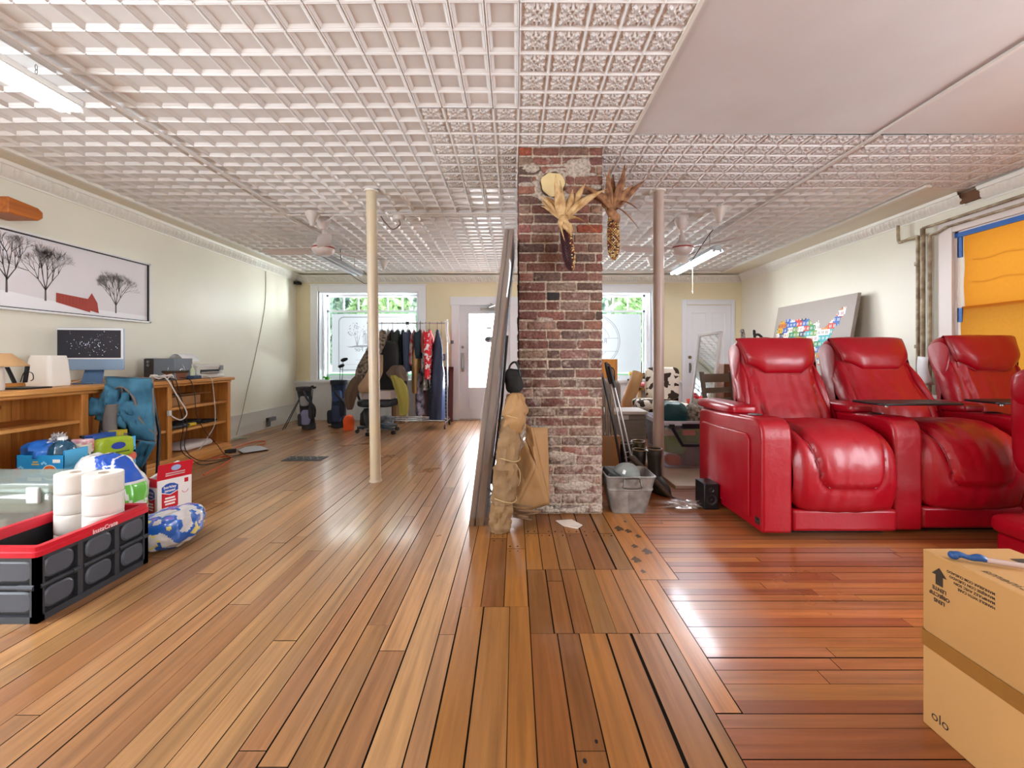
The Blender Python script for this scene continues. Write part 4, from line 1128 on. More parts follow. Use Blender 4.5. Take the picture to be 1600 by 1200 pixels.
# ---- old heating pipes on the right-hand wall
M_rust = mat('rusty_painted_pipe', '7a6650', 0.55, metal=0.2, var=0.4, vscale=14, col2='b3a48a', bump=0.3, bscale=60)
po = thing('pipe_run', 'rusty old pipes running down and along the cream wall beside the orange shade', 'pipes', (XR - 0.05, 4.2, 0))
for xw, yy, zt, r in ((XR - 0.06, 4.26, 2.31, 0.017), (XR - 0.07, 4.20, 2.37, 0.02), (XR - 0.06, 4.14, 2.28, 0.016)):
    MB().cyl((xw, yy, 0), (xw, yy, zt), r, n=14).build('riser', M_rust, po)
MB().tube(smooth_path([(XR - 0.06, 4.26, 2.30), (XR - 0.06, 4.28, 2.31), (XR - 0.07, 4.42, 2.30), (XR - 0.07, 4.46, 2.31), (XR - 0.07, 4.47, 2.38), (XR - 0.07, 4.47, 2.48)]), 0.015, 10).build('offset', M_rust, po)
MB().tube([(XR - 0.07, 4.2, 2.37), (XR - 0.055, 4.1, 2.375), (XR - 0.055, 1.6, 2.40)], 0.013, 10).build('upper_branch', M_rust, po)
MB().tube([(XR - 0.06, 4.14, 2.28), (XR - 0.05, 4.06, 2.425 - 0.13), (XR - 0.05, 4.0, 2.43 - 0.012 - 0.1), (XR - 0.05, 1.6, 2.31 + 0.012)], 0.011, 10).build('lower_branch', M_rust, po)
m = MB()
for yy, z in ((4.26, 2.02), (4.26, 1.2), (4.2, 0.9)): m.cyl((XR - 0.066, yy, z), (XR - 0.066, yy, z + 0.035), 0.024)
m.build('coupling', M_rust, po)
# ------------------------------------------------------------------ pine bookcase along the left wall
def pine(name, c1, c2, stretch):
    return mat(name, c1, 0.42, col2=c2, vscale=1.0, stretch=stretch, bump=0.06, bscale=2, detail=6)
M_pineY = pine('honey_pine_lengthwise', 'd39a55', 'b9783a', (30, 1.6, 30))
M_pineZ = pine('honey_pine_upright', 'cf9149', 'b06c2f', (26, 26, 1.5))
M_knot = mat('pine_knot', '7a4420', 0.5)
BF, BK, ZT = -3.40, XL + 0.03, 0.88
bc = thing('bookcase', 'long low honey pine bookcase with open shelves against the left wall', 'bookcase', (-3.66, 3.6, 0))
BY0, BY1 = 2.05, 5.10
m = MB().box(BK, BY0 - 0.03, ZT - 0.035, BF + 0.045, BY1 + 0.05, ZT)
m.build('top', M_pineY, bc, bevel=0.006)
m = MB().box(BK, BY0, ZT - 0.06, BF + 0.025, BY1 + 0.02, ZT - 0.036); m.build('top_moulding', M_pineY, bc, bevel=0.008)
m = MB(); y = BY0; rr = random.Random(2)
while y < BY1:
    e = min(y + 0.09, BY1); m.box(BK, y + 0.002, 0.03, BK + 0.012, e - 0.002, ZT - 0.04).box(BK, y, 0.03, BK + 0.008, e, ZT - 0.04); y = e
for k in range(16):
    yy, zz = rr.uniform(BY0 + 0.1, BY1 - 0.1), rr.uniform(0.15, 0.8)
    m.poly([(BK + 0.0126, yy + 0.013 * math.cos(i), zz + 0.02 * math.sin(i)) for i in (0, .8, 1.6, 2.4, 3.1, 3.9, 4.7, 5.5)], mi=1)
m.build('back_boards', [M_pineZ, M_knot], bc, smooth=False)
for yy in (BY0 + 0.02, 3.38, 4.21, 5.08):
    MB().box(BK + 0.014, yy - 0.016, 0.06, BF + 0.002, yy + 0.016, ZT - 0.06).build('divider', M_pineZ, bc, smooth=False)
    MB().box(BF + 0.004, yy - 0.026, 0.12, BF + 0.022, yy + 0.026, ZT - 0.06).build('stile', M_pineZ, bc, bevel=0.003)
for y0, y1, zs in ((BY0 + 0.04, 3.364, (0.62,)), (3.396, 4.194, (0.40,)), (4.226, 5.064, (0.605, 0.375))):
    for z in zs:
        MB().box(BK + 0.014, y0, z - 0.026, BF + 0.0, y1, z).build('shelf', M_pineY, bc, bevel=0.003)
MB().box(BK + 0.014, BY0, 0.085, BF + 0.02, BY1, 0.118).build('bottom_shelf', M_pineY, bc, bevel=0.003)
MB().box(BK + 0.014, BY0, 0.0, BF + 0.032, BY1 + 0.012, 0.084).build('plinth', M_pineY, bc, bevel=0.005)
MB().box(BK, BY0, ZT + 0.001, BK + 0.02, 4.5, ZT + 0.03).build('back_rail', M_pineY, bc, bevel=0.003)

# ---- things on the bookcase
M_off = mat('off_white_plastic', 'e4dfd6', 0.4)
M_cable_w = mat('white_cable', 'dcd8d2', 0.45)
M_cable_k = mat('black_cable', '1e1c1d', 0.5)
lm = thing('table_lamp', 'small table lamp with white base and tan shade on the bookcase top', 'lamp', (-3.62, 2.93, ZT))
c = Vector((px(-12, 2.93), 2.93, ZT))
MB().lathe([(0, 0.002), (0.055, 0.002), (0.058, 0.02), (0.055, 0.15), (0.05, 0.17), (0, 0.17)], c, 24).build('base', M_off, lm)
MB().lathe([(0.17, 0.165), (0.172, 0.17), (0.155, 0.19), (0.085, 0.255), (0.08, 0.255), (0.15, 0.187), (0.165, 0.17)], c, 32, caps=False).build('lamp_shade', mat('tan_lamp_shade', 'c39a6b', 0.7), lm)
MB().cyl(c + Vector((0, 0, 0.165)), c + Vector((0, 0, 0.24)), 0.012).build('stem', M_steel, lm)

t = thing('tablet_stand', 'dark tablet and phone stand beside the lamp on the bookcase', 'stand', (px(33, 3.1), 3.1, ZT))
MB().box(px(12, 3.1), 3.02, ZT + 0.002, px(55, 3.1), 3.22, ZT + 0.012).build('base', M_black, t, bevel=0.004)
MB().cbox(P(17, 586, 3.12), (0.008, 0.03, 0.13), ry=-0.45, rx=0.0).build('tablet', M_black, t, bevel=0.004)
MB().cbox(P(41, 585, 3.12), (0.009, 0.03, 0.12), ry=0.15).build('phone', M_black, t, bevel=0.004)
MB().tube(smooth_path([P(32, 597, 3.1), P(38, 582, 3.1), P(50, 583, 3.1), P(52, 592, 3.1), P(48, 595, 3.1)]), 0.003, 6).build('cable', M_cable_k, t)

y = 3.4
pu = MB(); rings = []
for t_ in range(9):
    k = t_ / 8; hw = 0.105 - 0.018 * k; hd = 0.09 - 0.012 * k
    pr = rrect(-hw, -hd, hw, hd, 0.028)
    if t_ in (0, 8): pr = rrect(-hw + 0.006, -hd + 0.006, hw - 0.006, hd - 0.006, 0.025)
    rings.append([(px(76, y) + a, y + b, ZT + 0.003 + 0.24 * k) for a, b in pr])
pu.loft(rings)
tag(pu.build('white_canister', mat('soft_white', 'e9e4da', 0.55), loc=(px(76, y), y, ZT)), 'plain white tapered canister standing left of the computer', 'canister')

mo = thing('desktop_computer', 'slim blue-grey desktop computer with a dark starry screen on the bookcase', 'computer', (px(140, 3.72), 3.72, ZT), world=False)
W_, H_ = 0.52, 0.365
M_blue_al = mat('pale_blue_aluminium', '8fa9c6', 0.35, metal=0.3)
ry_ = 0.0
MB().prism(rrect(-W_ / 2, 0.12, W_ / 2, 0.12 + H_, 0.012), lambda a, b, d: (a, d, b), 0.0, 0.012).build('case', M_blue_al, mo, bevel=0.002)
m = MB().box(-W_ / 2 + 0.003, -0.0015, 0.12 + 0.095, W_ / 2 - 0.003, -0.0003, 0.12 + H_ - 0.003)
m.build('bezel', mat('white_bezel', 'e7e9ec', 0.3), mo, smooth=False)
m = MB().box(-W_ / 2 + 0.02, -0.003, 0.12 + 0.105, W_ / 2 - 0.02, -0.0012, 0.12 + H_ - 0.02); rr = random.Random(8)
for k in range(90):
    a, b = rr.gauss(0.03, 0.1), rr.gauss(0.34, 0.05)
    if abs(a) > W_ / 2 - 0.03 or not 0.24 < b < 0.49: continue
    q = rr.choice((0.0012, 0.0018, 0.003))
    m.poly([(a + q * math.cos(i), -0.0034, b + q * math.sin(i)) for i in (0, 1.2, 2.5, 3.8, 5)], mi=1)
m.build('screen', [mat('dark_screen', '22222e', 0.12, coat=0.1, emit='2a2a38', estr=0.05), mat('screen_star', 'b9c4e0', 0.3, emit='b9c4e0', estr=0.8)], mo, smooth=False)
m = MB().prism([(-0.08, 0.0), (0.08, 0.0), (0.068, 0.2), (-0.068, 0.2)], lambda a, b, d: (a, 0.02 + d + 0.05 * (b / 0.2), b), 0.0, 0.008)
m.box(-0.08, -0.07, 0.001, 0.08, 0.07, 0.01); m.build('stand', mat('blue_stand', '5d7ea6', 0.35, metal=0.3), mo, smooth=False)
MB().tube(smooth_path([(-0.02, 0.08, 0.08), (-0.1, 0.06, 0.03), (-0.16, 0.0, 0.008), (-0.2, -0.05, 0.006)]), 0.0035, 6).build('cable', M_cable_w, mo)
mo.rotation_euler = (0, 0, 0.16)

sp = thing('speaker', 'blue-grey box speaker with a dark face on the bookcase by the camp chairs', 'speaker', (px(247, 4.42), 4.42, ZT))
y = 4.36
MB().box(px(226, y), y, ZT + 0.002, px(270, y) + 0.02, y + 0.24, pz(560, y)).build('cabinet', mat('blue_grey_vinyl', '7d8791', 0.4), sp, bevel=0.004)
m = MB().box(px(226, y) - 0.004, y - 0.004, ZT + 0.003, px(240, y), y + 0.235, pz(560, y) - 0.004)
m.build('front_panel', mat('dark_panel', '3a3432', 0.5), sp, smooth=False)
m = MB()
for z in (0.985, 1.015): m.lathe([(0, 0.0), (0.016, 0.0), (0.014, 0.006), (0, 0.008)], (0, 0, 0), 14)
m.v = [(px(232, y) + p[0], y - 0.004 - p[2], (1.03 if i < len(m.v) // 2 else 1.065) + p[1]) for i, p in enumerate(m.v)]
m.build('socket_plate', M_steel, sp)

bk = thing('basket', 'round brown basket with a wire handle and glass baubles on the bookcase', 'basket', (px(274, 4.45), 4.45, ZT)); c = Vector((px(274, 4.45), 4.45, ZT))
MB().lathe([(0, 0.003), (0.09, 0.003), (0.105, 0.075), (0.112, 0.08), (0.1, 0.08), (0.088, 0.015), (0, 0.015)], c, 28).build('bowl', mat('terracotta_basket', '8a5a41', 0.7, bump=0.4, bscale=80), bk)
m = MB().lathe([(0.106, 0.07), (0.114, 0.075), (0.114, 0.095), (0.104, 0.095)], c, 28, caps=False); m.build('rim', mat('dark_wicker', '4b3a26', 0.8, bump=0.5, bscale=120), bk)
m = MB()
for k in range(4):
    a = k * PI / 4
    m.tube([c + Vector((0.1 * math.cos(t) * math.cos(a), 0.1 * math.cos(t) * math.sin(a), 0.085 + 0.1 * math.sin(t))) for t in [PI * i / 16 for i in range(17)]], 0.0028, 6)
m.build('wire_hoops', M_steel, bk)
m = MB()
for k in range(5): m.puff(c + Vector((0.045 * math.cos(k * 1.26), 0.045 * math.sin(k * 1.26), 0.1)), (0.06, 0.06, 0.06), 1, nu=14, nv=9)
m.build('baubles', mat('silver_bauble', 'c4c6ca', 0.15, metal=0.8), bk)

bt = thing('bottle', 'small clear green-labelled bottle between basket and printer', 'bottle', (px(300, 4.7), 4.7, ZT)); c = Vector((px(299, 4.6), 4.6, ZT))
MB().lathe([(0, 0.003), (0.03, 0.003), (0.033, 0.02), (0.033, 0.1), (0.018, 0.125), (0.015, 0.14), (0, 0.14)], c, 18).build('body', mat('pale_green_plastic', 'cfd6b2', 0.25, spec=0.6), bt)
MB().lathe([(0, 0.138), (0.018, 0.138), (0.018, 0.16), (0, 0.162)], c, 16).build('cap', M_off, bt)

pr = thing('printer', 'white inkjet printer with paper in its tray at the far end of the bookcase', 'printer', (px(335, 4.8), 4.85, ZT))
xa, xb, ya, yb = -3.78, -3.42, 4.66, 5.06
MB().prism([(0, 0), (0.36, 0), (0.36, 0.035), (0.33, 0.05), (0.33, 0.1), (0.35, 0.13), (0.30, 0.155), (0, 0.155)], lambda a, b, d: (xa + a, d, ZT + 0.003 + b), ya, yb).build('housing', mat('printer_white', 'dedcd8', 0.4), pr, bevel=0.008)
MB().box(xb - 0.05, ya + 0.05, ZT + 0.05, xb - 0.026, yb - 0.05, ZT + 0.095).build('paper_slot', M_black, pr, smooth=False)
MB().prism([(0, 0), (0.1, 0.012), (0.1, 0.018), (0, 0.01)], lambda a, b, d: (xb - 0.05 + a, d, ZT + 0.055 + b), ya + 0.06, yb - 0.08).build('output_tray', M_off, pr)
MB().box(xb - 0.04, yb - 0.06, ZT + 0.085, xb - 0.005, yb - 0.012, ZT + 0.14).build('control_panel', mat('grey_keys', '8b8d92', 0.5), pr, smooth=False)
m = MB(); rings = []
for i in range(9):
    t = i / 8; x = xa + 0.01 + 0.17 * t; z = ZT + 0.15 + 0.12 * math.sin(PI * (0.1 + 0.7 * (1 - t)))
    rings.append([(x, ya + 0.02, z), (x, ya + 0.26, z)])
m.loft(rings, open_=True); m.build('paper', mat('white_paper', 'f1f0f2', 0.7), pr, solid=0.001, fix=False)
m = MB().cbox((-3.44, 4.57, ZT + 0.02), (0.12, 0.16, 0.034), rz=0.2); tag(m.build('blue_case', mat('dark_blue_plastic', '2e4566', 0.5), bevel=0.006, loc=(-3.44, 4.6, ZT)), 'small dark blue case lying before the printer', 'case')

# tangle of cables
cb = thing('cable_tangle', 'tangle of black and white cables hanging over the bookcase edge to the floor', 'cables', (-3.36, 4.3, 0))
pts = [(-3.5, 4.15, ZT + 0.012), (-3.38, 4.1, ZT + 0.05), (-3.33, 4.12, ZT + 0.015), (-3.31, 4.2, 0.75), (-3.30, 4.32, 0.56), (-3.32, 4.28, 0.49), (-3.33, 4.2, 0.52), (-3.34, 4.16, 0.56)]
MB().tube(smooth_path(pts), 0.006, 8).build('white_cable', M_cable_w, cb)
for k, (y0, yb_) in enumerate(((4.2, 4.42), (4.25, 4.62))):
    pts = [(-3.55, y0, ZT + 0.012), (-3.36, y0 - 0.02, ZT + 0.02), (-3.33, y0, 0.8), (-3.32, y0 + 0.1, 0.45), (-3.31, y0 + 0.06, 0.2), (-3.28, y0 + 0.2, 0.05), (-3.2, yb_, 0.008), (-3.1, yb_ + 0.25, 0.008)]
    MB().tube(smooth_path(pts), 0.0045, 8).build('black_cable', M_cable_k, cb)
pts = [(-3.55, 4.7, ZT + 0.01), (-3.36, 4.72, ZT + 0.015), (-3.33, 4.74, 0.78), (-3.335, 4.78, 0.4), (-3.33, 4.66, 0.25), (-3.34, 4.58, 0.16), (-3.36, 4.55, 0.128)]
MB().tube(smooth_path(pts), 0.0045, 8).build('grey_cable', mat('grey_cable', 'b8bcb6', 0.5), cb)
pts = [(-3.5, 4.4, ZT + 0.01), (-3.36, 4.42, ZT + 0.015), (-3.33, 4.46, 0.76), (-3.33, 4.5, 0.5), (-3.32, 4.62, 0.3), (-3.3, 4.75, 0.16), (-3.25, 4.84, 0.01), (-3.12, 4.9, 0.008)]
MB().tube(smooth_path(pts), 0.004, 8).build('thin_dark_cable', M_cable_k, cb)
m = MB()
for k in range(5):
    a = k * 1.1; m.tube(smooth_path([(-3.42 + 0.05 * math.cos(a + t), 4.16 + 0.09 * math.sin(a + t * 1.3), ZT + 0.014 + 0.05 * abs(math.sin(t * 1.7 + k))) for t in (0, 0.9, 1.8, 2.7, 3.6, 4.5)], 4), 0.005, 6)
m.build('coiled_leads', M_cable_w, cb)
MB().cbox((-3.345, 4.16, 0.57), (0.03, 0.03, 0.05)).build('plug', M_cable_w, cb, bevel=0.005)

# contents of the right-hand bay
bx = thing('carton', 'flat open brown carton on the upper shelf of the bookcase', 'carton', (-3.62, 4.55, 0.605)); M_kraft = mat('brown_cardboard', 'b08152', 0.75, bump=0.15, bscale=30, var=0.12, vscale=5)
MB().box(-3.82, 4.32, 0.607, -3.5, 4.78, 0.70).build('tray', M_kraft, bx, smooth=False)
MB().prism([(0, 0), (0.32, 0.012), (0.32, 0.017), (0, 0.006)], lambda a, b, d: (-3.5 - 0.3 + a, d, 0.702 + b), 4.3, 4.92).build('flap', M_kraft, bx, smooth=False)
m = MB().cbox((-3.6, 4.62, 0.40), (0.2, 0.42, 0.05), rz=0.1).box(-3.62, 4.8, 0.378, -3.46, 5.0, 0.405)
tag(m.build('black_bag', mat('black_fabric', '1c1c1f', 0.8), bevel=0.02, seg=3, loc=(-3.6, 4.7, 0.376)), 'black pouch of odds and ends on the middle shelf of the bookcase', 'pouch')
m = MB().cyl((-3.47, 4.3, 0.40), (-3.46, 4.55, 0.395), 0.019, 0.014, 12).cyl((-3.46, 4.55, 0.395), (-3.455, 4.64, 0.395), 0.022, 0.02, 12, 1)
tag(m.build('torch', [mat('grey_rubber', '3c3c3e', 0.5), mat('yellow_plastic', 'd4b41d', 0.4)], loc=(-3.47, 4.45, 0.376)), 'grey and yellow torch at the front of the middle shelf', 'torch')
m = MB().puff((-3.58, 4.72, 0.155), (0.28, 0.46, 0.075), 0.5, nu=30, nv=12, amp=0.018, fr=11)
tag(m.build('paper_stack', mat('crumpled_pale_paper', 'd5cbc8', 0.7), loc=(-3.58, 4.7, 0.118)), 'pale crumpled paper lying on the bottom shelf of the bookcase', 'papers')

# ---- panoramic winter picture on the wall
pic = thing('framed_picture', 'long panoramic winter picture with bare trees and a red barn on the left wall', 'picture', (XL, 3.55, 1.79))
y0, y1, z0, z1, xw = 2.52, 4.58, 1.475, 2.105, XL + 0.004
M_frame = mat('silver_white_frame', 'e3e3e3', 0.3)
m = MB()
for q in ((y0, z0, y1, z0 + 0.016), (y0, z1 - 0.016, y1, z1), (y0, z0, y0 + 0.016, z1), (y1 - 0.016, z0, y1, z1)): m.box(xw, q[0], q[1], xw + 0.04, q[2], q[3])
m.build('frame', M_frame, pic, smooth=False)
m = MB()
a0, a1, b0, b1 = y0 + 0.016, y1 - 0.016, z0 + 0.016, z1 - 0.016
for q in ((a0, b0, a1, b0 + 0.008), (a0, b1 - 0.008, a1, b1), (a0, b0, a0 + 0.008, b1), (a1 - 0.008, b0, a1, b1)): m.box(xw + 0.006, q[0], q[1], xw + 0.03, q[2], q[3])
m.build('inner_liner', M_black, pic, smooth=False)
m = MB(); X = xw + 0.016
def pq(u, v, lay=1): return (X + 0.0004 * lay, a0 + u * (a1 - a0), b0 + v * (b1 - b0))
m.quad(pq(0, 0, 0), pq(1, 0, 0), pq(1, 1, 0), pq(0, 1, 0), 0)
hillv = lambda u: 0.24 - 0.06 * u - 0.10 * sstep(0.35, 0.8, u) + 0.015 * math.sin(9 * u)
for i in range(40):
    u, v = i / 40, (i + 1) / 40
    m.quad(pq(u, 0), pq(v, 0), pq(v, hillv(v)), pq(u, hillv(u)), 1)
rr = random.Random(14)
def branch(u, v, ang, ln, wd, dep, lean):
    u2 = u + math.cos(ang) * ln * (b1 - b0) / (a1 - a0); v2 = v + math.sin(ang) * ln
    if v2 > 0.97 or u2 < 0.01 or u2 > 0.985: return
    n = Vector((-math.sin(ang), math.cos(ang))) * wd
    k = (b1 - b0) / (a1 - a0)
    m.quad(pq(u - n.x * k, v - n.y, 3), pq(u + n.x * k, v + n.y, 3), pq(u2 + n.x * k * .6, v2 + n.y * .6, 3), pq(u2 - n.x * k * .6, v2 - n.y * .6, 3), 2 if dep > 2 else 3)
    if dep == 0: return
    for q in range(3 if dep > 1 else 4):
        branch(u2, v2, ang + rr.uniform(-0.62, 0.62) + lean * (PI / 2 - ang) * 0.1, ln * rr.uniform(0.66, 0.9), wd * 0.62, dep - 1, lean)
for u, ht, sp_ in ((0.375, 0.2, 1), (0.51, 0.17, 1), (0.82, 0.155, 1)):
    v = hillv(u) - 0.02
    m.quad(pq(u - 0.004, v, 3), pq(u + 0.004, v, 3), pq(u + 0.003, v + ht, 3), pq(u - 0.003, v + ht, 3), 2)
    for q in (-0.55, -0.15, 0.2, 0.6): branch(u, v + ht * (0.8 + 0.15 * rr.random()), PI / 2 + q, ht * 0.95, 0.009, 5, 1)
ub = 0.55
m.poly([pq(ub, hillv(ub) - 0.005, 5), pq(ub + 0.145, hillv(ub + .15) - 0.06, 5), pq(ub + 0.145, hillv(ub) + 0.1, 5), pq(ub, hillv(ub) + 0.13, 5)], 4)
m.poly([pq(ub + 0.13, hillv(ub) - 0.06, 6), pq(ub + 0.185, hillv(ub) - 0.1, 6), pq(ub + 0.178, hillv(ub) + 0.06, 6), pq(ub + 0.152, hillv(ub) + 0.2, 6), pq(ub + 0.13, hillv(ub) + 0.08, 6)], 4)
for k in range(9): m.quad(pq(ub + 0.012 + 0.014 * k, hillv(ub) - 0.02, 6), pq(ub + 0.0135 + 0.014 * k, hillv(ub) - 0.02, 6), pq(ub + 0.0135 + 0.014 * k, hillv(ub) + 0.105, 6), pq(ub + 0.012 + 0.014 * k, hillv(ub) + 0.105, 6), 5)
m.build('print', [mat('print_grey_sky', 'e2dde0', 0.5), mat('print_snow', 'f0eef2', 0.5), mat('print_trunk', '5d5655', 0.6), mat('print_twig', 'a29b99', 0.6), mat('print_barn_red', 'a33a2c', 0.6), mat('print_barn_dark', '7a2a22', 0.6)], pic, smooth=False, fix=False)

# wooden shelf end, upper left
m = MB().prism([(0, 0), (0.20, 0.0), (0.235, 0.03), (0.235, 0.075), (0.2, 0.10), (0, 0.12)], lambda a, b, d: (d, 3.12 + a, 2.16 + b), XL + 0.003, XL + 0.24)
tag(m.build('wall_shelf', pine('orange_varnished_wood', 'b4651f', '96501a', (30, 2, 30)), bevel=0.008, loc=(XL, 3.2, 2.16)), 'end of an orange varnished wooden wall shelf above the winter picture', 'shelf')
m = MB().tube(smooth_path([(XL + 0.006, 6.75, 2.47), (XL + 0.006, 6.72, 1.9), (XL + 0.006, 6.5, 1.2), (XL + 0.006, 6.28, 0.62), (XL + 0.028, 6.12, 0.28), (XL + 0.03, 6.0, 0.03)]), 0.004, 6)
tag(m.build('wall_cable', mat('grey_wall_cable', '9c9a92', 0.5), loc=(XL, 6.5, 0)), 'thin grey cable drooping down the left wall to the baseboard', 'cable')
m = MB().box(XL + 0.026, 6.72, 0.03, XL + 0.06, 6.79, 0.16).box(XL + 0.026, 6.72, 0.11, XL + 0.075, 6.92, 0.17)
tag(m.build('wall_outlet', mat('grey_metal_box', '6f7377', 0.45, metal=0.4), smooth=False, loc=(XL, 6.8, 0.1)), 'grey metal outlet box on the left baseboard near the golf bag', 'outlet')
# ------------------------------------------------------------------ things on the floor at the left
# folding crate
cr = thing('folding_crate', 'black folding crate with a red rim holding toilet rolls', 'crate', (-2.17, 2.05, 0))
x0, x1, y0, y1, h = -2.37, -1.98, 1.78, 2.32, 0.318
M_ck = mat('charcoal_plastic', '34373d', 0.42, bump=0.05, bscale=200); M_cd = mat('black_recess', '131417', 0.55); M_cr = mat('crate_red', 'c3182c', 0.38)
MB().box(x0 + 0.006, y0 + 0.006, 0.004, x1 - 0.006, y1 - 0.006, 0.02).build('floor_panel', M_ck, cr, smooth=False)
def crate_wall(name, fn, L_, nb):
    """fn(a, z, d): a along the wall, d outwards"""
    m = MB(); P8 = lambda a0, a1, z0, z1, d0, d1, mi=0: m.add([fn(a, z, d) for d in (d0, d1) for z in (z0, z1) for a in (a0, a1)], [(0, 1, 3, 2), (4, 6, 7, 5), (0, 4, 5, 1), (2, 3, 7, 6), (0, 2, 6, 4), (1, 5, 7, 3)], mi)
    P8(0, L_, 0.01, h - 0.04, -0.022, -0.014, 1)
    P8(0, L_, 0.0, 0.028, -0.02, 0.0); P8(0, L_, h - 0.06, h - 0.03, -0.02, -0.002)
    for a in (0, L_ - 0.03): P8(a, a + 0.03, 0, h - 0.03, -0.02, 0.0)
    for k in range(1, nb): P8(L_ * k / nb - 0.012, L_ * k / nb + 0.012, 0.02, h - 0.04, -0.02, -0.001)
    for k in range(nb):
        m.tube([fn(L_ * (k + 0.05) / nb + 0.004, 0.148, -0.004), fn(L_ * (k + 0.95) / nb - 0.004, 0.148, -0.004)], 0.0095, 10)
        m.tube([fn(L_ * (k + 0.8) / nb, 0.148, -0.004), fn(L_ * (k + 0.97) / nb, 0.148, -0.004)], 0.0125, 10)
    wo = m.build(name, [M_ck, M_cd], cr, ang=30)
    for k in range(nb):
        for z0, z1 in ((0.04, 0.128), (0.168, 0.256)):
            a0, a1 = L_ * k / nb + 0.03, L_ * (k + 1) / nb - 0.022
            p = MB(); rings = []
            for o, d in ((0.0, -0.014), (0.0, -0.009), (0.008, -0.004), (0.014, -0.004)):
                rings.append([fn(a, z, d) for a, z in rrect(a0 + o, z0 + o, a1 - o, z1 - o, 0.036 - o * 0.7)])
            p.loft(rings); p.build('pad', mat('grey_crate_pad', '4a4e56', 0.45, bump=0.05, bscale=200), wo, ang=25)
crate_wall('long_side', lambda a, z, d: (x1 + d, y0 + a, z), y1 - y0, 3)
crate_wall('long_side', lambda a, z, d: (x0 - d, y0 + a, z), y1 - y0, 3)
crate_wall('short_side', lambda a, z, d: (x0 + a, y0 - d, z), x1 - x0, 1)
crate_wall('short_side', lambda a, z, d: (x0 + a, y1 + d, z), x1 - x0, 2)
m = MB(); rings = []
for o, z in ((0.0, h - 0.045), (-0.007, h - 0.042), (-0.008, h - 0.022), (-0.003, h - 0.018), (-0.004, h), (0.022, h), (0.024, h - 0.045)):
    rings.append([(a, b, z) for a, b in rrect(x0 + o, y0 + o, x1 - o, y1 - o, 0.02 if o < 0.01 else 0.01, 3)])
rings.append(rings[0]); m.loft(rings, False, False)
rim = m.build('rim', M_cr, cr, ang=25)
m = MB().text('InstaCrate', 0.03, lambda a, b: (x1 + 0.0088, y0 + 0.29 + a, h - 0.04 + b), bold=0.0006)
m.build('lettering', mat('pink_white_lettering', 'f2d9dc', 0.5), rim, smooth=False, fix=False)

# toilet rolls in two towers
M_tp = mat('white_tissue', 'dad4cd', 0.85, bump=0.12, bscale=220)
M_core = mat('cardboard_core', 'b59a7c', 0.8)
def roll(x, y, z, r, hh, lab):
    o = thing('toilet_roll', lab, 'toilet roll', (x, y, z), 'toilet rolls stacked in the crate', world=False)
    MB().lathe([(0.02, 0.004), (r - 0.003, 0.0), (r - 0.0005, 0.003), (r, 0.02), (r, hh - 0.02), (r - 0.0005, hh - 0.004), (r - 0.003, hh - 0.001), (0.02, hh - 0.004), (0.02, 0.004)], (0, 0, 0), 40, caps=False).build('tissue', M_tp, o)
    MB().lathe([(0.0205, 0.001), (0.021, 0.001), (0.021, hh - 0.001), (0.0205, hh - 0.001)], (0, 0, 0), 16, caps=False).build('core', M_core, o)
names = ['bottom roll', 'second roll from the bottom', 'middle roll', 'second roll from the top', 'top roll']
for k in range(5):
    roll(-2.086, 2.18, 0.022 + 0.1005 * k, 0.079, 0.1, names[k] + ' of the toilet paper tower nearer the open floor')
    roll(-2.249, 2.2, 0.022 + 0.1 * k, 0.078, 0.0995, names[k] + ' of the toilet paper tower nearer the clear tote')

# clear lidded tote behind the crate
M_clear = glassy('clear_plastic', 'f2f5f4', 0.10, 0.12, 0.09, 'e8ecec')
to = thing('storage_tote', 'clear lidded storage tote on the floor behind the red-rimmed crate', 'tote', (-2.85, 2.5, 0))
tx0, tx1, ty0, ty1, th_ = -3.22, -2.53, 2.36, 2.64, 0.42
m = MB(); rings = []
for z, o in ((0.003, 0.03), (0.10, 0.022), (0.102, 0.012), (0.2, 0.01), (0.202, 0.004), (0.3, 0.0), (0.302, -0.006), (th_ - 0.05, -0.01)):
    rings.append([(a, b, z) for a, b in rrect(tx0 + o, ty0 + o, tx1 - o, ty1 - o, 0.04)])
m.loft(rings, True, False); m.build('body', M_clear, to, solid=0.003)
m = MB(); rings = []
for z, o in ((th_ - 0.055, -0.014), (th_ - 0.02, -0.02), (th_ - 0.004, -0.016), (th_, 0.0), (th_ - 0.01, 0.03)):
    rings.append([(a, b, z) for a, b in rrect(tx0 + o, ty0 + o, tx1 - o, ty1 - o, 0.04)])
m.loft(rings, False, True); m.build('lid', glassy('frosted_lid', 'eaf2ef', 0.1, 0.2, 0.2, 'dfeae6'), to, solid=0.003)
for xx in (-3.1, -2.62): MB().box(xx - 0.035, ty0 - 0.03, th_ - 0.11, xx + 0.035, ty0 - 0.012, th_ - 0.02).build('latch', mat('grey_latch', 'c9cfcf', 0.4), to, bevel=0.006)
for k, (a, b, c_, n_) in enumerate((((-3.02, 2.5, 0.11), (0.3, 0.2, 0.18), 'b9b39a', 'folded khaki cloth'), ((-2.69, 2.5, 0.1), (0.24, 0.2, 0.16), '7f8da0', 'folded blue-grey cloth'), ((-2.88, 2.5, 0.29), (0.46, 0.2, 0.13), '8f9a86', 'folded sage cloth'))):
    m = MB().puff(a, b, 0.4, amp=0.015, fr=8, seed=k)
    tag(m.build('folded_cloth', mat(n_, c_, 0.85), loc=a), n_ + ' packed inside the clear lidded tote', 'cloth')

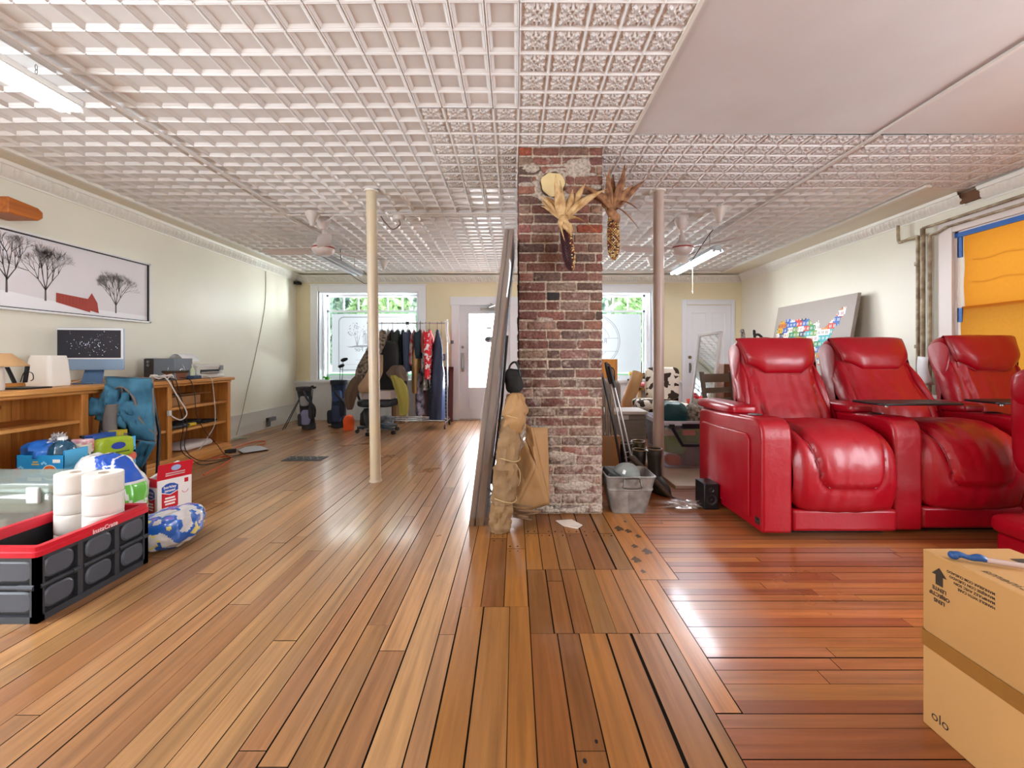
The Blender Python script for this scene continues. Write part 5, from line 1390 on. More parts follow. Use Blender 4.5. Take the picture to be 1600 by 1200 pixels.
# carton with the blue tomato tray on top
M_bl = mat('tomato_box_blue', '1f8ecb', 0.55); M_bl2 = mat('tomato_box_light_blue', '55b5e6', 0.55)
sx0, sx1, sy0, sy1, sz0, sz1 = -3.28, -3.08, 0, 0, 0, 0
bx0, bx1, by0, by1 = -3.34 + 0.02, -3.0, 2.86, 3.40
bx = thing('carton', 'brown carton holding up the blue tomato box', 'carton', (-3.15, 3.15, 0))
MB().box(bx0, by0, 0.0, bx1, by1, 0.2).build('body', M_kraft, bx, bevel=0.003)
tb = thing('produce_box', 'bright blue tomato box full of cleaning supplies in front of the bookcase', 'box', (-3.15, 3.15, 0.2))
zb, zt = 0.203, 0.455
m = MB().box(bx0, by0, zb, bx1, by1, zb + 0.006).box(bx0, by0, zb, bx0 + 0.005, by1, zt).box(bx1 - 0.005, by0, zb, bx1, by1, zt - 0.07).box(bx0, by0, zb, bx1, by0 + 0.005, zt).box(bx0, by1 - 0.005, zb, bx1, by1, zt)
m.box(bx1 - 0.005, by0, zt - 0.08, bx1, by0 + 0.16, zt + 0.03).box(bx1 - 0.005, by1 - 0.12, zt - 0.1, bx1, by1, zt + 0.035)
m.build('walls', M_bl, tb, smooth=False)
MB().box(bx1 - 0.003, by0 + 0.001, zb + 0.03, bx1 + 0.0015, by1 - 0.001, zt - 0.072).box(bx1 - 0.003, by0 + 0.003, zt - 0.078, bx1 + 0.0015, by0 + 0.157, zt + 0.028).box(bx1 - 0.003, by1 - 0.117, zt - 0.098, bx1 + 0.0015, by1 - 0.003, zt + 0.033).build('side_print', M_bl2, tb, smooth=False)
yf_ = by0 - 0.001
def disc(m, c, r, axis, mi, n=28, k=1.0):
    pts = []
    for i in range(n):
        a = 2 * PI * i / n
        pts.append((c[0] + (r * math.cos(a) if axis == 'y' else 0), c[1] + (r * math.cos(a) if axis == 'x' else 0), c[2] + k * r * math.sin(a)))
    m.poly(pts, mi)
lp = MB(); cx, cz = bx1 - 0.095, zt - 0.115
disc(lp, (cx, yf_, cz), 0.052, 'y', 0); disc(lp, (cx, yf_ - 0.0006, cz), 0.047, 'y', 3)
lp.poly([(cx + 0.045 * math.cos(PI * i / 16), yf_ - 0.0012, cz + 0.006 + 0.04 * math.sin(PI * i / 16)) for i in range(17)], 1)
lp.poly([(cx + 0.024 * math.cos(PI * i / 16), yf_ - 0.0018, cz + 0.006 + 0.022 * math.sin(PI * i / 16)) for i in range(17)], 2)
lp.poly([(cx + 0.045 * math.cos(PI + PI * i / 16), yf_ - 0.0012, cz - 0.014 + 0.028 * math.sin(PI + PI * i / 16)) for i in range(17)], 4)
lp.box(cx - 0.052, yf_ - 0.0024, cz - 0.014, cx + 0.052, yf_ - 0.0018, cz + 0.009, 0)
lp.text('SUNSET', 0.025, lambda a, b: (cx + a, yf_ - 0.003, cz - 0.011 + b), 5, bold=0.001)
hx = bx0 + 0.13
lp.poly([(a, yf_ - 0.0005, b) for a, b in rrect(hx - 0.04, cz + 0.0, hx + 0.03, cz + 0.024, 0.012)], 5)
for k, wd in ((0.05, 0.05), (0.066, 0.035)): lp.box(hx - wd / 2, yf_ - 0.0006, cz + k, hx + wd / 2, yf_, cz + k + 0.009, 6)
lp.box(cx + 0.02, yf_ - 0.0006, cz + 0.065, cx + 0.07, yf_, cz + 0.088, 0).box(hx - 0.05, yf_ - 0.0006, cz - 0.055, hx + 0.04, yf_, cz - 0.03, 0)
for a, b in ((-0.005, 0.06), (-0.085, -0.02), (-0.16, 0.03)):
    for q in range(3): disc(lp, (cx + a - 0.045 + 0.012 * q, yf_ - 0.0004, cz + b + (0.008 if q == 1 else 0)), 0.008, 'y', 7, 12)
disc(lp, (bx0 + 0.01, yf_ - 0.0005, cz + 0.0), 0.03, 'y', 8, 20)
lp.build('front_print', [mat('print_white', 'f0eee8', 0.6), mat('print_orange', 'd9692a', 0.6), mat('print_pale_orange', 'efb06c', 0.6), mat('print_cream', 'ead9b8', 0.6), mat('print_green', '6c8b35', 0.6), mat('print_dark', '2f2a26', 0.6), mat('print_gold', 'd3b254', 0.6), mat('print_sky', '8fd0f0', 0.6), mat('print_tomato', 'd7351f', 0.5)], tb, smooth=False, fix=False)
xs_ = bx1 + 0.002
for yy, r in ((by1 - 0.06, 0.055), (by0 + 0.16, 0.05)):
    lp = MB()
    zc_ = zt - 0.12
    lp.poly([(xs_, yy + r * 1.2 * math.cos(2 * PI * i / 24), zc_ + r * (0.85 + 0.08 * math.cos(6 * PI * i / 24)) * math.sin(2 * PI * i / 24)) for i in range(24)], 0)
    disc(lp, (xs_ + 0.0006, yy - 0.022, zc_ + 0.014), 0.012, 'x', 2, 12)
    for q in range(5):
        a = PI / 2 + (q - 2) * 0.5; d = Vector((0, math.cos(a), math.sin(a))); s_ = Vector((0, -math.sin(a), math.cos(a))) * 0.007
        o = Vector((xs_ + 0.0004, yy, zc_ + r * 0.72))
        lp.poly([o - s_, o + d * 0.04 - s_ * 0.8 + Vector((0, 0.006, 0)), o + d * 0.065, o + d * 0.04 + s_, o + s_], 1)
    lp.build('tomato_print', [mat('print_salmon_tomato', 'e2664c', 0.5), mat('print_leaf', '2f6a43', 0.6), mat('print_highlight', 'f3b9a0', 0.5)], tb, smooth=False, fix=False)

# cleaning supplies in the tomato box
M_plast_b = mat('blue_plastic_bag', '1d63b8', 0.3, bump=0.3, bscale=12)
m = MB().puff((-3.24, 2.97, 0.46), (0.22, 0.2, 0.15), 0.7, nu=36, nv=20, amp=0.035, fr=13, seed=4)
tag(m.build('plastic_bag', M_plast_b, loc=(-3.24, 2.97, 0.4)), 'shiny blue plastic bag bulging out of the tomato box', 'bag')
m = MB(); r = random.Random(6)
def crumple(c, s, seed, n=40):
    cc = MB(); c = Vector(c)
    def fn(u, v):
        a = 2 * PI * u; b = -PI / 2 + PI * v; d = Vector((math.cos(b) * math.cos(a), math.cos(b) * math.sin(a), math.sin(b)))
        k = 0.6 + 0.9 * abs(noise.noise(d * 3.1 + Vector((seed, 0, 0)))) + 0.25 * noise.noise(d * 9 + Vector((seed, 3, 0)))
        return c + Vector((d.x * s[0], d.y * s[1], d.z * s[2])) * k
    return cc.grid(fn, n, n // 2, wrapu=True)
M_cbag = glassy('clear_bag', 'f4f4f4', 0.22, 0.15, 0.18, 'ffffff')
tag(crumple((-3.17, 2.98, 0.51), (0.055, 0.05, 0.085), 2.0).build('clear_bag', M_cbag, ang=15, loc=(-3.17, 2.98, 0.46)), 'crinkled clear plastic bag beside the blue bag in the tomato box', 'bag')
bo = thing('mouthwash_bottle', 'dark blue rinse bottle with a white cap in the tomato box', 'bottle', (-3.1, 2.95, 0.21)); c = Vector((-3.1, 2.945, 0.21))
MB().lathe([(0, 0), (0.07, 0), (0.074, 0.02), (0.074, 0.25), (0.066, 0.29), (0.045, 0.315), (0.022, 0.325), (0.02, 0.34), (0, 0.34)], c, 28).build('body', mat('dark_blue_liquid', '0e4560', 0.1, spec=0.7, coat=0.5), bo)
MB().lathe([(0, 0.334), (0.026, 0.334), (0.026, 0.352), (0, 0.354)], c, 20).build('cap', mat('white_cap', 'f0efec', 0.4), bo)
m = MB().cbox((-3.115, 3.09, 0.47), (0.13, 0.06, 0.1), rz=0.2); tag(m.build('red_packet', mat('red_white_packet', 'd8757a', 0.4, col2='ecd9da', vscale=25), bevel=0.012, seg=3, loc=(-3.115, 3.09, 0.42)), 'red and white packet behind the dark blue bottle', 'packet')
m = MB().lathe([(0.033, 0.0), (0.045, 0.24), (0.047, 0.245), (0.043, 0.245), (0.031, 0.004)], (-3.055, 3.04, 0.25), 26); tag(m.build('white_cup', mat('cream_cup', 'e6dcc9', 0.5), loc=(-3.055, 3.04, 0.25)), 'tall cream paper cup beside the chrome bottles', 'cup')
for k, (xx, yy, lab) in enumerate(((px(107, 3.0), 3.0, 'chrome pump bottle nearest the cream cup in the tomato box'), (px(128, 3.12), 3.12, 'chrome pump bottle nearest the green wipes in the tomato box'))):
    bo = thing('pump_bottle', lab, 'bottle', (xx, yy, 0.21), 'chrome pump bottles')
    MB().lathe([(0, 0), (0.05, 0), (0.053, 0.02), (0.053, 0.2), (0.048, 0.225), (0.03, 0.245), (0.016, 0.252), (0.014, 0.275), (0, 0.275)], (xx, yy, 0.21), 28).build('body', mat('chrome', 'b7b4b0', 0.08, metal=1.0), bo)
    MB().lathe([(0, 0.27), (0.019, 0.27), (0.019, 0.292), (0.008, 0.296), (0.008, 0.315), (0.014, 0.317), (0.014, 0.33), (0, 0.33)], (xx, yy, 0.21), 18).tube([(xx, yy, 0.532), (xx + 0.03, yy - 0.02, 0.53), (xx + 0.04, yy - 0.027, 0.518)], 0.006).build('pump', M_black, bo)
wp = thing('wipes_pack', 'lime green pack of wipes with a blue badge standing in the tomato box', 'packet', (-3.03, 3.24, 0.36), world=False, rotz=1.25)
MB().puff((0, 0, 0.07), (0.24, 0.09, 0.16), 0.3, 0.45, nu=36, nv=16, amp=0.004, fr=15).build('pouch', mat('lime_film', '9fb52c', 0.3, var=0.2, vscale=14), wp)
m = MB().poly([(0.01 + 0.045 * math.cos(2 * PI * i / 24), -0.047, 0.085 + 0.026 * math.sin(2 * PI * i / 24)) for i in range(24)], 0).box(-0.08, -0.0475, 0.03, 0.08, -0.045, 0.042, 1)
m.build('badge', [mat('badge_blue', '2a3c9a', 0.4), mat('badge_dark_green', '4d6118', 0.5)], wp, smooth=False)
m = MB().cbox((-3.17, 3.3, 0.50), (0.08, 0.26, 0.05), rz=0.1).cbox((-3.16, 3.42, 0.504), (0.082, 0.08, 0.052), rz=0.1, mi=1)
tag(m.build('foil_box', [mat('foil_box_blue', '2855a5', 0.45), mat('foil_box_yellow', 'cdb432', 0.5)], smooth=False, loc=(-3.17, 3.3, 0.47)), 'long blue and yellow wrap box across the back of the tomato box', 'box')
m = MB().lathe([(0, 0), (0.04, 0), (0.042, 0.2), (0.03, 0.23), (0.018, 0.24), (0.018, 0.26), (0, 0.26)], (-3.06, 3.38, 0.21), 22); tag(m.build('white_bottle', mat('white_bottle_plastic', 'e4dfd6', 0.35), loc=(-3.06, 3.38, 0.21)), 'white bottle at the back corner of the tomato box', 'bottle')

# bagged pack behind the crate
bg = thing('plastic_pack', 'bulging clear, blue and green plastic-wrapped pack behind the toilet rolls', 'pack', (-2.65, 2.80, 0))
rr_ = random.Random(3)
def bagf(u, v):
    a = 2 * PI * u; b = -PI / 2 + PI * v
    sg = lambda x, p: math.copysign(abs(x) ** p, x)
    d = Vector((sg(math.cos(b), 0.6) * sg(math.cos(a), 0.7) * 0.225, sg(math.cos(b), 0.6) * sg(math.sin(a), 0.7) * 0.12, sg(math.sin(b), 0.6) * 0.235))
    d += d.normalized() * (0.018 * noise.noise(d * 11) + 0.009 * noise.noise(d * 27))
    k = sstep(0.0, 0.26, d.z); d.x = d.x * (1 - 0.35 * k) - 0.03 * k
    return Vector((-2.65, 2.80, 0.24)) + d
m = MB().grid(bagf, 110, 70, wrapu=True)
for i, f in enumerate(m.f):
    c = sum((Vector(m.v[j]) for j in f), Vector()) / len(f)
    s_ = (c.x + 2.65) + 0.55 * (c.z - 0.24)
    if c.y < 2.84 and s_ > 0.10:
        m.m[i] = 2 if c.z < 0.30 else 1
        if abs(s_ - 0.19) < 0.006 or abs(c.z - 0.30) < 0.008 or s_ < 0.108: m.m[i] = 0
    elif c.z > 0.40 and c.x > -2.62 and c.y < 2.83: m.m[i] = 1
m.build('wrap', [mat('pale_wrap', 'cfcdca', 0.22, spec=0.6, coat=0.4), mat('wrap_blue', '1f4fae', 0.22, coat=0.4), mat('wrap_green', '63b043', 0.25, coat=0.4)], bg)
m = MB()
for k, (a, b, t_) in enumerate(((-2.51, 0.395, 'SZ'),)):
    m.text(t_, 0.06, lambda u, v: (a + u, 2.655 + 0.25 * u, b + v), bold=0.002)
m.build('lettering', mat('wrap_lettering', 'e6e9f2', 0.4), COL.objects['plastic_pack'], smooth=False, fix=False)

# folded white lid between pack and box
m = MB().loft([[(-2.73, 3.06, 0.004), (-2.69, 3.42, 0.004), (-2.69, 3.42, 0.29), (-2.73, 3.06, 0.17)], [(-2.715, 3.06, 0.004), (-2.675, 3.42, 0.004), (-2.665, 3.42, 0.29), (-2.705, 3.06, 0.17)]])
tag(m.build('plastic_board', mat('white_tote_lid', 'e1dfdf', 0.4), bevel=0.004, loc=(-2.7, 3.2, 0)), 'white plastic board standing on edge behind the open kitchen bag box', 'board')

# box of kitchen bags with its red flap open
bb = thing('kitchen_bag_box', 'white and red box of kitchen bags with its red flap torn open', 'box', (-2.45, 3.04, 0), world=False, rotz=math.radians(66))
M_bw = mat('box_white', 'e9e5e2', 0.5); M_bred = mat('box_red', 'c8142b', 0.45); M_bblue = mat('box_blue', '1f4fa8', 0.45)
w_, d_, h_ = 0.215, 0.15, 0.265
m = MB().box(-w_ / 2, -d_ / 2, 0.002, w_ / 2, -d_ / 2 + 0.003, h_).box(-w_ / 2, d_ / 2 - 0.003, 0.002, w_ / 2, d_ / 2, h_).box(-w_ / 2, -d_ / 2, 0.002, -w_ / 2 + 0.003, d_ / 2, h_).box(w_ / 2 - 0.003, -d_ / 2, 0.002, w_ / 2, d_ / 2, h_).box(-w_ / 2, -d_ / 2, 0.002, w_ / 2, d_ / 2, 0.006)
m.build('carton', M_bw, bb, smooth=False)
m = MB().prism([(-w_ / 2, 0), (w_ / 2, 0), (w_ / 2, 0.11), (-w_ / 2, 0.11)], lambda a, b, d: (a, -d_ / 2 - b * 0.2 + d + 0.003, h_ + b), 0.0, 0.003)
fl_ = m.build('open_flap', M_bred, bb, smooth=False)
m = MB().poly([(0.03 * math.cos(2 * PI * i / 20), -d_ / 2 - 0.013 + 0.0018, h_ + 0.075 + 0.02 * math.sin(2 * PI * i / 20)) for i in range(20)], 0)
for k in range(2): m.box(-0.06, -d_ / 2 - 0.008, h_ + 0.022 + 0.015 * k, 0.06, -d_ / 2 - 0.0035, h_ + 0.03 + 0.015 * k, 1)
m.v = [(p[0], -d_ / 2 - (p[2] - h_) * 0.2 - 0.0006 + (0.0004 if i > 19 else 0), p[2]) for i, p in enumerate(m.v)]
m.build('flap_print', [mat('print_light_blue', '9fb6e0', 0.5), mat('print_white2', 'f4f0ee', 0.5)], fl_, smooth=False, fix=False)
m = MB().prism([(-w_ / 2, 0), (-w_ / 2 + 0.0, 0), (-w_ / 2, 0.05)], lambda a, b, d: (a + d, b, 0), 0, 0.001) if False else MB()
m.box(-w_ / 2 - 0.001, -d_ / 2, h_ - 0.045, -w_ / 2 + 0.004, d_ / 2, h_ + 0.012)
m.build('red_edge', M_bred, bb, smooth=False)
def shield(m, fn, s):
    m.poly([fn(a * s, b * s) for a, b in ((-0.5, 0.25), (-0.25, 0.42), (0, 0.47), (0.25, 0.42), (0.5, 0.25), (0.5, -0.1), (0, -0.3), (-0.5, -0.1))], 1)
    m.poly([fn(a * s, b * s) for a, b in ((-0.5, -0.16), (0, -0.36), (0.5, -0.16), (0.5, -1.15), (0.4, -1.25), (-0.4, -1.25), (-0.5, -1.15))], 2)
    for k in range(3): m.poly([fn(a * s, b * s, 1) for a, b in ((-0.3 - 0.05 * (k % 2), -0.5 - 0.2 * k), (0.3 + 0.05 * (k % 2), -0.5 - 0.2 * k), (0.3 + 0.05 * (k % 2), -0.62 - 0.2 * k), (-0.3 - 0.05 * (k % 2), -0.62 - 0.2 * k))], 0)
f1 = lambda a, b, l=0: (-0.03 + a, -d_ / 2 - 0.0006 - 0.0005 * l, 0.19 + b)
f2 = lambda a, b, l=0: (-w_ / 2 - 0.0006 - 0.0005 * l, -0.0 - a, 0.16 + b)
for f in (f1, f2):
    m = MB(); shield(m, f, 0.1)
    m.text('berkley', 0.026, lambda a, b, f=f: f(a, 0.012 + b, 2), 0, bold=0.0005); m.text('jensen', 0.026, lambda a, b, f=f: f(a, -0.012 + b, 2), 0, bold=0.0005)
    if f is f1:
        MB().box(0.06, -d_ / 2 - 0.0008, 0.22, 0.085, -d_ / 2, 0.25).build('corner_mark', M_bred, bb, smooth=False)
        k_ = MB().tube(smooth_path([(0.045, -d_ / 2 - 0.0005, 0.165), (0.055, -d_ / 2 - 0.0005, 0.15), (0.075, -d_ / 2 - 0.0005, 0.152), (0.085, -d_ / 2 - 0.0005, 0.168)]), 0.0015, 5); k_.build('smile_mark', M_bred, bb)
    m.build('label_print', [mat('print_white2', 'f4f0ee', 0.5), M_bblue, M_bred], bb, smooth=False, fix=False)

# shrink-wrapped pack on the floor beside the crate
pk = thing('wrapped_pack', 'blue shrink-wrapped pack lying on the floor against the crate', 'pack', (-2.03, 2.53, 0))
def pkf(u, v):
    a = 2 * PI * u; b = -PI / 2 + PI * v; sg = lambda x, p: math.copysign(abs(x) ** p, x)
    d = Vector((sg(math.cos(b), 0.75) * sg(math.cos(a), 0.75) * 0.15, sg(math.cos(b), 0.75) * sg(math.sin(a), 0.75) * 0.17, sg(math.sin(b), 0.75) * 0.105))
    d += d.normalized() * (0.014 * noise.noise(d * 14) + 0.008 * noise.noise(d * 30))
    p = rotm(0, -0.12, 0.25) @ d + Vector((-2.03, 2.54, 0.108)); p.z = max(p.z, 0.003); return p
m = MB().grid(pkf, 120, 76, wrapu=True)
for i, f in enumerate(m.f):
    c = sum((Vector(m.v[j]) for j in f), Vector()) / len(f); r0 = math.hypot(c.x + 2.05, (c.z - 0.085) * 1.4)
    n_ = noise.noise(c * 16 + Vector((0, 0, 4)))
    m.m[i] = 1 if n_ > -0.12 else 0
    if c.y < 2.5:
        if r0 < 0.065 + 0.02 * n_: m.m[i] = 0
        elif r0 < 0.072: m.m[i] = 2
    if n_ > 0.42: m.m[i] = 2
    if c.z > 0.19 and n_ > 0: m.m[i] = 3
m.build('wrap', [mat('pack_pale', 'c3bfbd', 0.2, coat=0.5), mat('pack_blue', '2258a8', 0.2, coat=0.5), mat('pack_yellow', 'cfc06a', 0.25, coat=0.4), mat('pack_violet', '6b62b0', 0.2, coat=0.5)], pk)
m = MB().cbox((-2.135, 2.40, 0.06), (0.06, 0.002, 0.05), rz=-0.4, ry=0.15)
for k in range(9): m.cbox((-2.158 + 0.0055 * k, 2.399 + 0.4 * (0.0055 * k - 0.02) * -1, 0.06), (0.002 + 0.001 * (k % 2), 0.003, 0.034), rz=-0.4, mi=1)
m.build('barcode_label', [M_bw, M_black], pk, smooth=False)

# folded camp chairs propped against the bookcase
M_cbl = mat('teal_blue_canvas', '3f7590', 0.75, bump=0.2, bscale=300, var=0.25, vscale=7, col2='24566f'); M_cgr = mat('grey_taupe_canvas', '6d6560', 0.8, bump=0.2, bscale=250); M_cfr = mat('black_steel_tube', '2b2a2c', 0.4)
def cloth(m, pts, thick, seed, mi=0, amp=0.02, n=14):
    """crumpled padded cloth panel: pts = four corners, bulging by noise"""
    a, b, c, d = [Vector(p) for p in pts]; nn = (b - a).cross(d - a).normalized()
    def fn(u, v):
        p = a * (1 - u) * (1 - v) + b * u * (1 - v) + c * u * v + d * (1 - u) * v
        k = 16 * u * (1 - u) * v * (1 - v)
        return p + nn * (thick * k ** 0.5 + amp * noise.noise(Vector((u * 4 + seed, v * 4, seed))) * (0.3 + k))
    return m.grid(fn, n, n, mi)
def camp_chair(label, x, y, s, seed):
    o = thing('folded_camp_chair', label, 'camp chair', (x, y, 0), 'folded camp chairs by the bookcase')
    r = random.Random(seed)
    for k in range(4):
        xa, ya = x + (k % 2 - 0.5) * 0.17 * s, y + (k // 2 - 0.5) * 0.12
        MB().tube([(xa, ya, 0.0), (xa - 0.02 + 0.01 * k, ya + 0.01, 0.45), (x + (k % 2 - 0.5) * 0.1, ya, 0.82)], 0.0105, 10).build('leg', M_cfr, o)
    m = MB(); m.tube([(x - 0.09, y - 0.05, 0.06), (x + 0.09, y + 0.06, 0.42)], 0.008).tube([(x + 0.09, y - 0.05, 0.06), (x - 0.09, y + 0.06, 0.42)], 0.008).tube([(x - 0.1, y - 0.06, 0.45), (x + 0.1, y - 0.06, 0.47)], 0.009)
    m.build('cross_braces', M_cfr, o)
    return o
X0 = -3.13
c1 = camp_chair('folded blue and grey camp chair with its back panel facing the room', -3.1, 3.98, 1.0, 1)
m = MB(); yy = 3.88
cloth(m, [(-3.17, yy, 0.44), (-2.92, yy, 0.40), (-2.94, yy, 0.92), (-3.24, yy + 0.03, 0.93)], 0.06, 1.0, amp=0.07, n=24)
c1b = m.build('back_panel', M_cbl, c1, solid=0.012, fix=False)
m = MB()
edge = [(-3.17, yy - 0.01, 0.44), (-2.92, yy - 0.01, 0.40), (-2.94, yy - 0.01, 0.92), (-3.24, yy + 0.02, 0.93), (-3.17, yy - 0.01, 0.44)]
m.tube(edge, 0.007, 6).tube(smooth_path([(-3.16, yy - 0.05, 0.80), (-3.09, yy - 0.06, 0.85), (-3.02, yy - 0.055, 0.76), (-3.0, yy - 0.05, 0.62), (-2.95, yy - 0.03, 0.52), (-2.93, yy - 0.01, 0.47)]), 0.008, 6)
m.build('grey_binding', M_cgr, c1b)
m = MB(); cloth(m, [(-3.14, yy - 0.07, 0.60), (-3.0, yy - 0.06, 0.55), (-3.02, yy - 0.05, 0.73), (-3.13, yy - 0.05, 0.78)], 0.05, 3, amp=0.05)
m.build('seat_panel', M_cbl, c1, solid=0.01, fix=False)
m = MB().puff((-3.135, yy - 0.06, 0.68), (0.1, 0.09, 0.16), 0.8, amp=0.02, fr=16, ry=0.3); m.build('armrest_sleeve', M_cgr, c1)
m = MB(); cloth(m, [(-3.07, yy - 0.03, 0.2), (-2.98, yy - 0.06, 0.42), (-2.9, yy - 0.04, 0.40), (-3.0, yy - 0.01, 0.2)], 0.02, 6, amp=0.02); m.build('carry_flap', M_cbl, c1, solid=0.01, fix=False)
m = MB().quad((-3.09, yy - 0.07, 0.30), (-3.03, yy - 0.08, 0.27), (-3.0, yy - 0.085, 0.40), (-3.05, yy - 0.075, 0.44)); m.build('care_label', mat('white_label', 'd9d9da', 0.6), c1, solid=0.002, fix=False)
c2 = camp_chair('folded blue and grey camp chair behind, its cup sleeve drooping left', -3.24, 3.66, 0.9, 2)
m = MB(); yy = 3.6
cloth(m, [(-3.36, yy, 0.58), (-3.16, yy, 0.5), (-3.15, yy + 0.02, 0.78), (-3.3, yy, 0.8)], 0.05, 11, amp=0.07, n=20); m.build('back_panel', M_cbl, c2, solid=0.01, fix=False)
m = MB(); cloth(m, [(-3.25, yy - 0.03, 0.62), (-3.19, yy - 0.03, 0.60), (-3.19, yy - 0.03, 0.80), (-3.27, yy - 0.03, 0.85)], 0.04, 12, amp=0.03); m.build('armrest', M_cbl, c2, solid=0.01, fix=False)
m = MB(); rings = []
for i in range(9):
    t = i / 8; rings.append([(-3.20 - 0.02 * math.sin(3 * t) + (0.035 + 0.01 * t) * math.cos(a), yy - 0.06 + 0.035 * math.sin(a), 0.70 - 0.28 * t) for a in [2 * PI * q / 12 for q in range(12)]])
m.loft(rings); m.build('hanging_sleeve', M_cgr, c2)
m = MB().puff((-3.34, yy - 0.02, 0.68), (0.1, 0.1, 0.13), 0.7, amp=0.02, fr=14); m.build('cup_pocket', M_cbl, c2)
m = MB(); cloth(m, [(-3.25, yy - 0.05, 0.35), (-3.12, yy - 0.05, 0.34), (-3.12, yy - 0.05, 0.48), (-3.28, yy - 0.05, 0.50)], 0.03, 15, amp=0.05); m.build('seat_panel', M_cgr, c2, solid=0.01, fix=False)

c1.location += Vector((-0.12, -0.32, 0)); c1.scale = (1.4, 1, 1.02)
c2.location += Vector((-0.01, -0.12, 0)); c2.scale = (1.25, 1, 1.05)
# cords and bits on the floor
M_or = mat('orange_cord', 'c2552c', 0.5)
def F(x, y, z=0.0): Y = FPX * (EYE - z) / (y - VY); return Vector((px(x, Y), Y, z))
m = MB().tube(smooth_path([F(318, 742, .006), F(345, 728, .006), F(362, 716, .006), F(352, 713, .006), F(330, 716, .006)]), 0.006, 8)
tag(m.build('extension_cord', M_or, loc=F(340, 722)), 'short orange-red extension cord on the boards by the open box', 'cord')
m = MB().tube(smooth_path([F(360, 704, .006), F(372, 698, .006), F(390, 692, .006), F(412, 689, .006), F(414, 693, .006), F(402, 696, .006)]), 0.006, 8)
tag(m.build('extension_cord', M_or, loc=F(380, 697)), 'orange cord looping on the floor past the end of the bookcase', 'cord')
m = MB().tube(smooth_path([F(326, 714, .006), F(345, 706, .006), F(360, 702, .006)]), 0.006, 8).cbox(F(350, 705, .02), (0.24, 0.06, 0.035), rz=0.5)
tag(m.build('power_strip', M_cable_k, bevel=0.005, loc=F(350, 705)), 'dark power strip with leads on the floor at the bookcase plinth', 'power strip')
m = MB().loft([[F(372, 703, .004), F(380, 708, .004), F(420, 702, .004), F(406, 696, .004), F(384, 698, .004)], [F(372, 703, .016) , F(380, 708, .016), F(420, 702, .016), F(406, 696, .016), F(384, 698, .016)]])
tag(m.build('grey_folder', mat('grey_folder', 'b4b5ba', 0.5), smooth=False, loc=F(395, 702)), 'flat grey folder lying on the floor near the orange cord', 'folder')
m = MB()
for k in range(6): m.tube(smooth_path([F(358 + 5 * k, 689 - k, .004 + .004 * (k % 3)), F(366 + 4 * k, 684, .02), F(376 + 3 * k, 686 - k, .006)]), 0.003, 5)
tag(m.build('green_wire', mat('pale_green_wire', '9cbfa9', 0.5), loc=F(370, 686)), 'snarl of pale green wire at the foot of the baseboard', 'wire')
vg = thing('floor_vent', 'dark iron vent grille set in the floor left of the post', 'vent', F(474, 716))
x0, x1, y0, y1 = px(450, 4.72), px(505, 4.72), 4.63, 4.80
MB().box(x0 - 0.02, y0 - 0.02, 0.001, x1 + 0.02, y1 + 0.02, 0.004).build('plate', mat('dark_iron', '2c2a2b', 0.5, metal=0.5), vg, smooth=False)
m = MB()
for k in range(10): m.cbox((x0 + (k + 0.5) * (x1 - x0) / 10, (y0 + y1) / 2, 0.006), (0.012, y1 - y0, 0.006), rz=0.5 * (-1) ** k)
m.build('grille', mat('grey_iron', '6a6668', 0.45, metal=0.5), vg, smooth=False)
